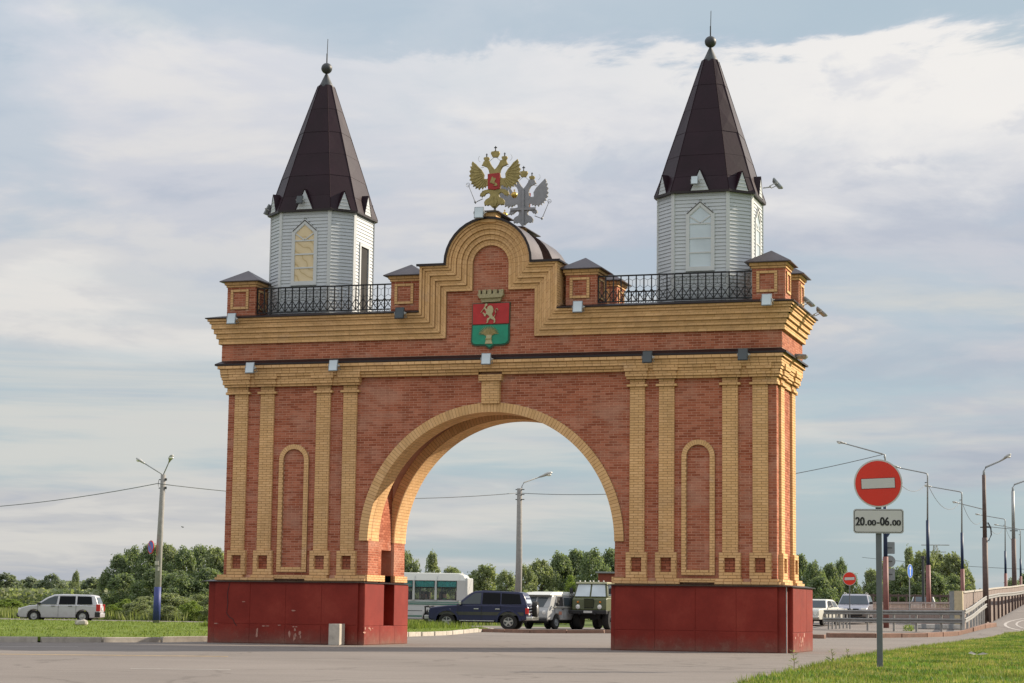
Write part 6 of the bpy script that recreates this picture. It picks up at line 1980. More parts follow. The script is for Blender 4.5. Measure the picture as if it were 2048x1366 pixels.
# --- dark blue off-road car under the arch
def offroad():
    t = thing('offroad_car', 'dark blue off-road car with spare wheel on the back, under the archway', 'car', (-15.65, 47.0, 0), R(187))
    t.scale = (1.16, 1.07, 1.07)
    W = .93
    w = lambda x, z: (W - (max(0, z - 1.18) * .25)) * (1 - .07 * max(0, (abs(x) - 2.0) / .4) ** 2)
    wh = (-1.50, 1.35)
    top = [(-2.32, .55), (-2.36, 1.16), (-1.2, 1.20), (.85, 1.19), (1.3, 1.16), (2.1, 1.06), (2.20, .95), (2.22, .55), (2.1, .44)]
    obj('body', bprism(with_arches(top, 0, 0, .44, wh, .50, .40) + [(-2.25, .46)], w), P_NAVY, t, smooth=30, bevel=.05, seg=3)
    gh = [(-2.34, 1.14), (-2.24, 1.55), (-2.12, 1.80), (-1.9, 1.86), (-.3, 1.90), (.05, 1.88), (.28, 1.78), (.95, 1.17)]
    obj('cabin', bprism(gh, w), P_NAVY, t, smooth=30, bevel=.045, seg=3)
    side_panel('side_window', [(-2.08, 1.27), (-1.98, 1.74), (-1.16, 1.78), (-1.16, 1.26)], w, G_DARK, t)
    side_panel('side_window', [(-1.10, 1.26), (-1.10, 1.78), (-.30, 1.80), (-.28, 1.25)], w, G_DARK, t)
    side_panel('side_window', [(-.20, 1.25), (-.22, 1.79), (.06, 1.77), (.20, 1.70), (.74, 1.24)], w, G_MID, t)
    end_panel('windscreen', (.93, 1.19), (.30, 1.77), w, G_MID, t); end_panel('rear_window', (-2.33, 1.25), (-2.18, 1.68), w, G_SKY, t, .12)
    for s in (-1, 1):
        for x in wh:
            wheel(t, x, s * (W + .03), .385, .25, ALLOY, .60, 5)
            m = MB(); rg = []
            for rr_, yy in ((.55, 0), (.60, .055), (.50, .06), (.49, 0)):
                rg.append([(x + rr_ * math.cos(R(a)), s * (W - .02 + yy), .40 + rr_ * math.sin(R(a))) for a in range(-4, 185, 12)])
            n_ = len(rg[0]); m.v = [p for r_ in rg for p in r_]
            m.f = [(k * n_ + i, k * n_ + i + 1, (k + 1) % 4 * n_ + i + 1, (k + 1) % 4 * n_ + i) for k in range(4) for i in range(n_ - 1)]
            obj('wheel_arch_flare', m, P_NAVY, t, smooth=40)
        bxo('side_step', (-.85, .75, s * .98 - .08, s * .98 + .06, .40, .45), GALV, t, .01)
        bxo('headlight', (2.12, 2.25, s * .62 - .16, s * .62 + .16, .80, .98), LAMPW, t, .03)
        bxo('tail_lamp', (-2.39, -2.26, s * .80 - .08, s * .80 + .1, .78, 1.06), LAMPR, t, .015)
        bxo('marker_lamp', (1.18, 1.34, s * .935 - .02, s * .935 + .015, .93, .99), LAMPW, t)
        for x in (-.98, .0): bxo('door_handle', (x - .12, x + .1, s * .945 - .02, s * .945 + .02, .98, 1.03), CHROME, t, .008)
        bxo('wing_mirror', (.66, .78, s * 1.02 - .1, s * 1.02 + .1, 1.2, 1.38), CHROME, t, .02)
        bxo('side_stripe', (-2.2, 1.75, s * .936 - .004, s * .936 + .004, .70, .86), simple('bronze_stripe%d' % (s + 1), (.06, .06, .05), .35, .3, bump=0), t)
        for x0 in (.84, -.25, -1.12): bxo('door_seam', (x0 - .006, x0 + .006, s * .94 - .006, s * .94 + .006, .50, 1.18), BLACK, t)
    bxo('rear_bumper', (-2.62, -2.30, -.90, .90, .48, .66), CHROME, t, .04)
    bxo('front_bumper', (2.15, 2.42, -.88, .88, .46, .68), GALV, t, .05)
    m = MB()
    for s in (-1, 1): m.tube([(2.42, s * .55, .6), (2.44, s * .55, 1.08), (2.25, s * .6, 1.12)], .035, 7)
    m.tube([(2.44, -.6, 1.08), (2.44, .6, 1.08)], .035, 7); m.tube([(2.43, -.6, .8), (2.43, .6, .8)], .03, 7)
    obj('bull_bar', m, BLACK, t, smooth='all')
    # spare wheel standing on the rear
    m = MB(); n = 24
    def rgx(rad, xx): return [(xx, -.15 + rad * math.cos(2 * math.pi * k / n), 1.02 + rad * math.sin(2 * math.pi * k / n)) for k in range(n)]
    m.rings([rgx(.25, -2.44), rgx(.36, -2.44), rgx(.385, -2.48), rgx(.385, -2.64), rgx(.36, -2.68), rgx(.24, -2.67)])
    sp = obj('spare_wheel', m, RUBBER, t, smooth=True)
    m = MB(); m.rings([rgx(.24, -2.66), rgx(.2, -2.69), rgx(.05, -2.70)]); obj('spare_rim', m, ALLOY, sp, smooth=True)
    m = MB()
    for z in (.78, .92, 1.06, 1.2): m.tube([(-2.36, .45, z), (-2.46, .3, z + .03), (-2.44, .1, z)], .02, 5)
    obj('rear_ladder', m, CHROME, t)
    bxo('number_plate', (-2.40, -2.36, .3, .72, .72, .84), PLATE, t)
    bxo('underbody', (-2.1, 2.0, -.6, .6, .34, .6), UNDER, t)
    bxo('roof_rack', (-1.6, -.2, -.62, .62, 1.90, 1.925), BLACK, t)
    return t
offroad()

# --- grey flat-nosed minibus
def van():
    t = thing('minibus', 'grey flat-nosed old minibus with open driver window behind the blue off-road car', 'van', (-13.83, 54.43, 0), R(258))
    W = .96
    w = lambda x, z: (W - .05 * max(0, .9 - z) - max(0, z - 1.25) * .13) * (1 - .09 * max(0, (abs(x) - 1.55) / .5) ** 2)
    wh = (-1.15, 1.15)
    top = [(-2.05, .55), (-2.10, 1.22), (0, 1.24), (1.96, 1.20), (2.12, .98), (2.14, .62), (2.0, .50)]
    obj('body', bprism(with_arches(top, 0, 0, .50, wh, .46, .40) + [(-2.0, .52)], w), P_GREY, t, smooth=30, bevel=.10, seg=4)
    gh = [(-2.10, 1.18), (-2.02, 1.88), (-1.5, 1.98), (.6, 1.99), (1.35, 1.93), (1.60, 1.84), (1.97, 1.16)]
    obj('upper_body', bprism(gh, w), P_GREY, t, smooth=30, bevel=.08, seg=4)
    rf = [(-2.14, 1.90), (-2.0, 1.99), (-1.2, 2.06), (.6, 2.07), (1.4, 2.02), (1.85, 1.90), (1.86, 1.86), (-2.12, 1.87)]
    obj('roof', bprism(rf, lambda x, z: w(x, 1.9) + .07 - max(0, z - 1.88) * .9), P_WHITE, t, smooth=30, bevel=.03, seg=2)
    for a, b in ((-1.95, -1.35), (-1.25, -.55), (-.45, .25)):
        side_panel('side_window', [(a, 1.30), (a, 1.74), (b, 1.74), (b, 1.30)], w, G_MID, t)
    side_panel('door_window', [(.42, 1.28), (.42, 1.78), (1.05, 1.78), (1.30, 1.28)], w, INNER, t)  # dark sheet painted as the shade behind the open window
    for s in (-1, 1):
        m = MB()
        pts = [(.38, 1.24), (.38, 1.82), (1.08, 1.82), (1.35, 1.24)]
        for i in range(4):
            (a, b), (c, d) = pts[i], pts[(i + 1) % 4]
            m.bar((a, s * (w(a, b) + .012), b), (c, s * (w(c, d) + .012), d), .03, .035)
        obj('window_frame', m, P_GREY, t)
        for x0 in (.33, 1.40): bxo('door_seam', (x0 - .007, x0 + .007, s * .965 - .008, s * .965 + .004, .62, 1.24), BLACK, t)
        bxo('door_handle', (.40, .54, s * .975 - .02, s * .975 + .02, 1.08, 1.12), BLACK, t)
        for x in wh: wheel(t, x, s * .93, .375, .22, DKMET if False else GREYM, .58, 0)
        bxo('wing_mirror', (1.42, 1.5, s * 1.14 - .09, s * 1.14 + .09, 1.3, 1.45), BLACK, t, .02)
        m = MB(); n = 16; m.rings([[(2.10 + dx, s * .66 + rr_ * math.cos(2 * math.pi * k / n), .92 + rr_ * math.sin(2 * math.pi * k / n)) for k in range(n)] for dx, rr_ in ((-.06, .12), (.03, .11), (.055, .06))])
        obj('headlight', m, LAMPW, t, smooth=True)
    for s in (-1, 1):
        m = MB(); a, b = (1.945, 1.22), (1.66, 1.76)
        m.rings([[(a[0] + e, s * .06, a[1]), (a[0] + e - .06, s * (w(*a) - .12), a[1]), (b[0] + e - .05, s * (w(*b) - .14), b[1]), (b[0] + e, s * .06, b[1])] for e in (0, .03)])
        obj('windscreen', m, G_MID, t)
    bxo('front_bumper', (2.05, 2.26, -.92, .92, .42, .58), BLACK, t, .03)
    bxo('belt_moulding', (-2.0, 1.5, -.975, .975, 1.205, 1.235), P_WHITE, t)
    m = MB(); m.poly([(.60, .98), (.95, .98), (.98, .80), (.62, .80)], lambda u, v, d: (u, d, v), .972, .978)
    obj('red_mark', m, simple('faded_orange_mark', (.42, .18, .12), .7), t)
    bxo('underbody', (-1.9, 1.9, -.6, .6, .32, .6), UNDER, t)
    return t
van()
person('driver in a pale top sitting at the open window of the grey minibus', (-13.83 + .75 * math.cos(R(258)) - .62 * math.sin(R(258)), 54.43 + .75 * math.sin(R(258)) + .62 * math.cos(R(258)), 1.0), R(258), (.35, .30, .26))
# --- olive army truck
def truck():
    t = thing('army_truck', 'olive green flat-fronted army truck facing the camera, partly behind the right pier', 'truck', (-11.52, 55.86, 0), R(266))
    t.scale = (1, 1, 1.07)
    W = 1.02
    w = lambda x, z: W - max(0, z - 1.62) * .16
    cab = [(-.2, .95), (-.2, 1.70), (1.35, 1.66), (1.50, 1.60), (1.60, 1.05), (1.55, .92)]
    obj('cab', bprism(cab, w), P_OLIVE, t, smooth=30, bevel=.07, seg=3)
    up = [(-.2, 1.64), (-.2, 2.42), (1.05, 2.42), (1.32, 1.64)]
    obj('cab_top', bprism(up, w), P_OLIVE, t, smooth=30, bevel=.05, seg=3)
    obj('cab_roof', bprism([(-.25, 2.38), (-.2, 2.47), (1.1, 2.47), (1.2, 2.38)], lambda x, z: .93), simple('pale_cab_roof', (.34, .33, .2), .6), t, bevel=.02)
    for s in (-1, 1):
        m = MB(); a, b = (1.31, 1.72), (1.08, 2.34)
        m.rings([[(a[0] + e, s * .05, a[1]), (a[0] + e, s * (w(*a) - .10), a[1]), (b[0] + e, s * (w(*b) - .12), b[1]), (b[0] + e, s * .05, b[1])] for e in (-.01, .025)])
        obj('windscreen', m, G_SKY, t)
        m = MB(); n = 18; m.rings([[(1.58 + dx, s * .64 + rr_ * math.cos(2 * math.pi * k / n), 1.17 + rr_ * math.sin(2 * math.pi * k / n)) for k in range(n)] for dx, rr_ in ((-.05, .13), (.04, .12), (.065, .07))])
        obj('headlight', m, LAMPW, t, smooth=True)
        bxo('indicator_lamp', (1.52, 1.60, s * .66 - .05, s * .66 + .05, 1.38, 1.47), LAMPO, t, .02)
        bxo('wing_mirror', (1.2, 1.27, s * 1.16 - .1, s * 1.16 + .1, 1.85, 2.15), BLACK, t, .02)
        m = MB(); m.tube([(1.2, s * .95, 1.72), (1.25, s * 1.15, 1.78), (1.25, s * 1.15, 2.2), (1.15, s * .93, 2.3)], .015, 5); obj('mirror_arm', m, BLACK, t)
        for x in (.75, -2.5): wheel(t, x, s * 1.04, .52, .36, DKMET, .45, 0)
        for k in range(3): bxo('roof_light', (1.05, 1.13, s * (.1 + k * .3) - .03, s * (.1 + k * .3) + .03, 2.47, 2.55), LAMPW, t, .01)
        side_panel('door_window', [(.2, 1.75), (.2, 2.3), (.95, 2.3), (1.1, 1.75)], w, G_MID, t, sides=(s,))
        bxo('tow_hook', (1.75, 1.9, s * .45 - .04, s * .45 + .04, .78, .9), BLACK, t)
    bxo('grille', (1.55, 1.615, -.28, .28, 1.10, 1.60), UNDER, t, .02)
    for k in range(9): bxo('grille_bar', (1.60, 1.625, -.26 + k * .06, -.235 + k * .06, 1.14, 1.56), P_OLIVE, t)
    bxo('front_bumper', (1.58, 1.82, -1.12, 1.12, .80, 1.0), BLACK, t, .03)
    bxo('number_plate', (1.82, 1.835, -.22, .28, .86, .97), PLATE, t)
    bxo('load_bed', (-3.9, -.35, -1.1, 1.1, 1.0, 1.7), P_OLIVE, t, .03)
    bxo('axle_and_chassis', (-3.6, 1.4, -.55, .55, .55, .95), UNDER, t)
    bxo('canvas_cover', (-3.85, -.4, -1.05, 1.05, 1.7, 2.3), P_OLIVE, t, .1)
    return t
truck()
# --- white bus with teal curtains
def bus():
    t = thing('bus', 'white and teal striped bus with passengers and teal curtains seen through the archway', 'bus', (-21.3, 51.2, 0), R(191))
    t.scale = (1, 1, 1.06)
    W = 1.25
    w = lambda x, z: (W - max(0, z - 1.4) * .05) * (1 - .05 * max(0, (abs(x) - 3.1) / .4) ** 2)
    wh = (-1.6, 2.2)
    top = [(-3.55, .6), (-3.6, 1.35), (-3.56, 1.46), (3.5, 1.46), (3.55, .6), (3.45, .42)]
    obj('body', bprism(with_arches(top, 0, 0, .42, wh, .52, .45) + [(-3.5, .44)], w), P_BUS, t, smooth=30, bevel=.06, seg=3)
    # window band: pillars and rails left open so that the inside shows
    rfp = [(-3.50, 2.42), (-3.30, 2.74), (-3.0, 2.84), (3.1, 2.86), (3.4, 2.6), (3.45, 2.42)]
    obj('roof', bprism(rfp, lambda x, z: w(x, 2.4) - max(0, z - 2.5) * .9), P_WHITE, t, smooth=30, bevel=.05, seg=3)
    for k in range(6): 
        x = -3.1 + k * 1.25
        m = MB(); m.tube([(x, -w(x, 2.45), 2.45), (x, -w(x, 2.7) + .18, 2.72), (x, 0, 2.875), (x, w(x, 2.7) - .18, 2.72), (x, w(x, 2.45), 2.45)], .02, 5); obj('roof_rib', m, P_BUS, t)
    wins = [(-2.95, -1.85), (-1.72, -.62), (-.49, .61), (.74, 1.84), (1.97, 3.07)]
    edges = [-3.55] + [e for a, b in wins for e in (a, b)] + [3.50]
    for i in range(0, len(edges), 2):
        for s in (-1, 1):
            a, b = edges[i], edges[i + 1]
            m = MB(); m.rings([[(a, s * w(a, z), z), (b, s * w(b, z), z), (b, s * (w(b, z) - .06), z), (a, s * (w(a, z) - .06), z)] for z in (1.42, 2.46)]); obj('window_pillar', m, P_BUS, t)
    bxo('rear_wall', (-3.56, -3.42, -1.17, 1.17, 1.4, 2.6), P_BUS, t, .05); bxo('front_wall', (3.40, 3.48, -1.17, 1.17, 1.4, 2.6), P_BUS, t, .03)
    ivb = [(a, b) for a, b in wins]
    for a, b in ivb:
        for s in (-1, 1):
            p = obj('side_window', MB().box(a + .02, b - .02, s * 1.195 - .006, s * 1.195 + .006, 1.50, 2.40), G_BUS, t)
            m = MB()
            for c, d in (((a, 1.48), (b, 1.48)), ((b, 1.48), (b, 2.42)), ((b, 2.42), (a, 2.42)), ((a, 2.42), (a, 1.48)), ((a, 2.08), (b, 2.08))):
                m.bar((c[0], s * 1.205, c[1]), (d[0], s * 1.205, d[1]), .02, .035)
            obj('window_rubber', m, BLACK, p)
            m = MB(); 
            n = 14
            for k in range(n):
                x0 = a + .03 + (b - a - .06) * k / n; x1 = a + .03 + (b - a - .06) * (k + 1) / n; y0 = s * 1.13; 
                m.add([(x0, y0, 2.12), ((x0 + x1) / 2, y0 - s * .03, 2.12), (x1, y0, 2.12), (x1, y0, 2.4), ((x0 + x1) / 2, y0 - s * .03, 2.4), (x0, y0, 2.4)], [(0, 1, 4, 5), (1, 2, 3, 4)])
            obj('curtain', m, CURT, t, recalc=False)
    for z0, z1, mt in ((1.30, 1.34, P_GREENS), (1.20, 1.25, P_GREENS), (.86, .89, BLACK), (.56, .64, P_GREENS)):
        for s in (-1, 1):
            spans = [(-3.5, 3.45)] if z0 > .95 else [(-3.5, -2.15), (-1.05, 1.62), (2.75, 3.45)]
            for a, b in spans:
                bxo('body_stripe', (a, b, s * 1.252 - .004, s * 1.252 + .003, z0, z1), mt, t)
    for s in (-1, 1):
        for x in wh: wheel(t, x, s * 1.2, .45, .3, GREYM, .5, 0)
        bxo('tail_lamp', (-3.62, -3.55, s * 1.0 - .07, s * 1.0 + .07, .8, 1.1), LAMPR, t, .01)
    bxo('floor', (-3.4, 3.4, -1.1, 1.1, .9, 1.0), UNDER, t); bxo('rear_bumper', (-3.72, -3.5, -1.15, 1.15, .42, .62), BLACK, t, .03)
    for x in (-2.9, -2.0, -1.1, -.2, .7, 1.6):
        for y in (-.75, .75):
            bxo('seat_back', (x - .06, x + .06, y - .4, y + .4, 1.0, 1.88), simple('brown_seat_cover', (.13, .09, .08), .9) if 'brown_seat_cover' not in MATS else MATS['brown_seat_cover'], t, .03)
    return t
bus()
bx, by, ba = -21.3, 51.2, R(191)
def inbus(x, y, z): return (bx + x * math.cos(ba) - y * math.sin(ba), by + x * math.sin(ba) + y * math.cos(ba), z)
for x, y, lab, col in ((-2.25, .80, 'passenger in a bright green top at the rearmost bus window', (.05, .42, .16)), (-1.2, .82, 'passenger in a pale top at the second bus window from the rear', (.52, .42, .34)),
                       (-.95, .45, 'dark-clothed passenger beside the pale one in the bus', (.12, .08, .09)), (-2.9, .6, 'dark-clothed passenger on the last bus seat', (.10, .08, .10)), (.1, .82, 'passenger in a reddish top at the third bus window from the rear', (.32, .12, .1))):
    person(lab, inbus(x, y, 1.12), ba, col)
ox, oy, oa = -15.77, 47.0, R(186)
person('driver in a pale shirt at the wheel of the dark blue off-road car', (ox + .15 * math.cos(oa) - .4 * math.sin(oa), oy + .15 * math.sin(oa) + .4 * math.cos(oa), .86), oa, (.45, .42, .38))

# --- white saloon and grey SUV by the right pier
def saloon():
    t = thing('saloon_car', 'old white saloon car emerging from behind the right pier', 'car', (0.35, 59.0, H(.35, 59.0)), R(262))
    W = .90
    w = lambda x, z: (W - max(0, z - .95) * .42) * (1 - .10 * max(0, (abs(x) - 2.0) / .4) ** 2)
    wh = (-1.42, 1.38)
    top = [(-2.30, .42), (-2.34, .72), (-2.28, .96), (-1.3, .99), (.8, .97), (2.2, .92), (2.34, .80), (2.36, .45), (2.2, .32)]
    obj('body', bprism(with_arches(top, 0, 0, .32, wh, .38, .33) + [(-2.2, .34)], w), P_WHITE, t, smooth=30, bevel=.06, seg=3)
    gh = [(-1.55, .95), (-1.15, 1.38), (-.9, 1.45), (.1, 1.47), (.4, 1.42), (.98, .94)]
    obj('cabin', bprism(gh, w), P_WHITE, t, smooth=30, bevel=.04, seg=3)
    side_panel('side_window', [(-1.30, 1.03), (-1.05, 1.34), (-.45, 1.38), (-.45, 1.02)], w, G_MID, t)
    side_panel('side_window', [(-.37, 1.02), (-.37, 1.38), (.18, 1.38), (.38, 1.32), (.68, 1.01)], w, G_DARK, t)
    end_panel('windscreen', (.97, .97), (.42, 1.41), w, G_MID, t); end_panel('rear_window', (-1.53, .98), (-1.15, 1.38), w, G_MID, t)
    for s in (-1, 1):
        for x in wh: wheel(t, x, s * .87, .335, .2, GREYM, .55, 0)
        m = MB(); n = 16; m.rings([[(2.34 + dx, s * .66 + rr_ * math.cos(2 * math.pi * k / n), .68 + rr_ * math.sin(2 * math.pi * k / n)) for k in range(n)] for dx, rr_ in ((-.05, .11), (.03, .10))]); obj('headlight', m, LAMPW, t)
        bxo('door_handle', (-.42, -.28, s * .91 - .01, s * .91 + .02, .84, .87), CHROME, t); bxo('wing_mirror', (.6, .7, s * 1.0 - .08, s * 1.0 + .06, .98, 1.1), CHROME, t, .02)
        bxo('tail_lamp', (-2.37, -2.30, s * .74 - .1, s * .74 + .1, .6, .82), LAMPR, t)
    bxo('grille', (2.33, 2.37, -.5, .5, .55, .80), GREYM, t); bxo('front_bumper', (2.3, 2.46, -.86, .86, .40, .54), CHROME, t, .03); bxo('rear_bumper', (-2.45, -2.28, -.86, .86, .40, .54), CHROME, t, .03)
    bxo('underbody', (-2, 2, -.6, .6, .25, .5), UNDER, t)
saloon()
def suv():
    t = thing('suv', 'pale grey suv facing the camera behind the small no entry sign', 'car', (1.55, 66.0, H(1.5, 66) + .05), R(273))
    W = .93
    w = lambda x, z: (W - max(0, z - 1.05) * .32) * (1 - .10 * max(0, (abs(x) - 1.9) / .4) ** 2)
    wh = (-1.35, 1.38)
    top = [(-2.22, .45), (-2.25, 1.05), (.9, 1.08), (1.9, .98), (2.22, .82), (2.28, .50), (2.1, .36)]
    obj('body', bprism(with_arches(top, 0, 0, .36, wh, .42, .37) + [(-2.15, .38)], w), P_SUV, t, smooth=30, bevel=.07, seg=3)
    gh = [(-2.2, 1.02), (-1.95, 1.55), (-1.6, 1.66), (-.1, 1.70), (.2, 1.64), (1.02, 1.05)]
    obj('cabin', bprism(gh, w), P_SUV, t, smooth=30, bevel=.05, seg=3)
    side_panel('side_window', [(-1.95, 1.14), (-1.75, 1.52), (-.75, 1.58), (-.75, 1.13)], w, G_DARK, t); side_panel('side_window', [(-.65, 1.13), (-.65, 1.58), (.0, 1.58), (.72, 1.12)], w, G_MID, t)
    end_panel('windscreen', (1.0, 1.08), (.22, 1.62), w, G_MID, t)
    for s in (-1, 1):
        for x in wh: wheel(t, x, s * .9, .36, .23, ALLOY, .62, 5)
        bxo('headlight', (2.02, 2.24, s * .68 - .18, s * .68 + .18, .74, .88), LAMPW, t, .04)
        bxo('wing_mirror', (.68, .8, s * 1.02 - .12, s * 1.02 + .08, 1.1, 1.25), BLACK, t, .03)
        m = MB(); m.tube([(-1.6, s * .62, 1.66), (-1.5, s * .64, 1.75), (0, s * .64, 1.78), (.1, s * .62, 1.68)], .02, 5); obj('roof_rail', m, GALV, t)
    bxo('grille', (2.2, 2.29, -.4, .4, .68, .84), G_DARK, t, .02); bxo('air_intake', (2.2, 2.30, -.6, .6, .42, .60), UNDER, t, .02); bxo('number_plate', (2.28, 2.31, -.26, .26, .55, .66), PLATE, t)
    m = MB(); m.sphere((2.3, 0, .80), .06, 10, 6); obj('badge', m, CHROME, t)
    bxo('underbody', (-2, 2, -.6, .6, .28, .5), UNDER, t)
suv()
t = thing('hatchback', 'white car showing only its roof and windscreen above the distant bridge fence', 'car', (2.3, 96, .95), R(275))
w = lambda x, z: (.86 - max(0, z - .95) * .34)
obj('body', bprism([(-2, .3), (-2, .95), (.9, .98), (1.9, .8), (2, .3)], w), P_WHITE, t, bevel=.06, seg=3, smooth=30)
obj('cabin', bprism([(-1.9, .92), (-1.5, 1.42), (0, 1.48), (.9, .95)], w), P_WHITE, t, bevel=.05, seg=3, smooth=30)
end_panel('windscreen', (.88, .98), (.03, 1.46), w, G_MID, t)
for s in (-1, 1): bxo('headlight', (1.85, 2.02, s * .6 - .15, s * .6 + .15, .6, .75), LAMPW, t, .03); [wheel(t, x, s * .84, .31, .2, GREYM, .6, 0) for x in (-1.25, 1.25)]
t = thing('road_barrier', 'low white striped kerb block lying on the road behind the guard rail', 'barrier', (7.6, 53.5, H(7.6, 53.5)))
obj('block', MB().box(-1.1, 1.3, -.2, .2, 0, .26), LINEW, t, bevel=.05)
for k in range(3): obj('dark_stripe', MB().box(-.8 + k * .7, -.55 + k * .7, -.205, .205, .02, .262), GREYM, t)

# ------------------------------------------------------------------ trees
def crown_mesh(name, seed, w, h, n, leaf, mat, z0=.12, clumps=26, poplar=0.0):
    """unit-ish crown: width w, height h (metres); leaf quads gathered in clumps"""
    r = np.random.default_rng(seed)
    C, S = [], []
    for i in range(clumps):
        t = r.uniform(0, 1)
        z = z0 + (1 - z0) * (t ** .85)
        prof = (math.sin(math.pi * min(1, (z - z0) / (1 - z0) * .88 + .12)) ** .55) if poplar == 0 else (1 - (z - z0) / (1 - z0)) ** .55 * .85 + .12
        a = r.uniform(0, 2 * np.pi); rad = prof * math.sqrt(r.uniform(.15, 1)) * .40
        C.append((math.cos(a) * rad * w * 1.12, math.sin(a) * rad * w * 1.12, z * h * .95)); S.append(r.uniform(.07, .16) * w * (1.2 - .55 * t))
    C, S = np.array(C), np.array(S)
    idx = r.integers(0, clumps, n)
    d = r.normal(size=(n, 3)); d /= np.linalg.norm(d, axis=1)[:, None]
    rad = r.uniform(.3, 1.15, n) ** .6
    P = C[idx] + d * (S[idx] * rad)[:, None] * np.array([.95, .95, 1.2])
    stray = r.random(n) < .10
    P[stray] += r.normal(0, .022 * w, (stray.sum(), 3))
    nrm = d * .8 + np.array([0, 0, .4]) + r.normal(0, .7, (n, 3)); nrm /= np.linalg.norm(nrm, axis=1)[:, None]
    a = np.cross(nrm, r.normal(size=(n, 3))); a /= np.linalg.norm(a, axis=1)[:, None]
    b = np.cross(nrm, a)
    s = leaf * r.uniform(.6, 1.35, n)[:, None]
    V = np.empty((n * 4, 3)); V[0::4] = P - a * s; V[1::4] = P - b * s * .55; V[2::4] = P + a * s; V[3::4] = P + b * s * .55
    return npmesh(name, V, np.arange(n * 4).reshape(-1, 4), mat)
def trunk_mesh(seed, h, r0):
    rr = random.Random(seed); m = MB()
    m.tube([(0, 0, -.2), (.05, 0, h * .3), (-.05, .08, h * .6), (.08, 0, h * .85)], [r0, r0 * .75, r0 * .5, r0 * .2], 7)
    for i in range(6):
        a = rr.uniform(0, 6.28); z = h * rr.uniform(.15, .6); L_ = h * rr.uniform(.2, .34)
        m.tube([(0, 0, z), (math.cos(a) * L_ * .5, math.sin(a) * L_ * .5, z + L_ * .4), (math.cos(a) * L_, math.sin(a) * L_, z + L_ * .95)], [r0 * .45, r0 * .3, r0 * .1], 5)
    me = m.mesh('trunk'); me.materials.append(BARK); return me
# prototypes: 8 m wide x 9 m tall
PROT = []
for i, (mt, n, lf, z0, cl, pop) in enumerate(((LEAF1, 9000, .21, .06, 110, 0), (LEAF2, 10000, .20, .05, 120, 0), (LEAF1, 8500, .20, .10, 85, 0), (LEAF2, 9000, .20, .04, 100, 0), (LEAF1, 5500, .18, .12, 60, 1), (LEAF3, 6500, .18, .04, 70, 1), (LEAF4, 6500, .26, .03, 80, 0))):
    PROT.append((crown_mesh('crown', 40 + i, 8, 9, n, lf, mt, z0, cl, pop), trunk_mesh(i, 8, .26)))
NAMES = ['silvery green willow', 'dark green poplar', 'loose grey-green willow', 'dense dark green tree', 'slender pale green tree', 'bright yellow-green sapling', 'hazy far-off tree']
def tree(k, x, y, w, h, label, z=None, name='tree', group=None):
    t = thing(name, label, 'tree' if name == 'tree' else 'bush', (x, y, (H(x, y) if z is None else z) - .1), random.uniform(0, 6.28), group)
    t.scale = (w / 8, w / 8, h / 9)
    for nm, me in (('crown', PROT[k][0]), ('trunk', PROT[k][1])):
        o = bpy.data.objects.new(nm, me); COL.objects.link(o); o.parent = t
    return t
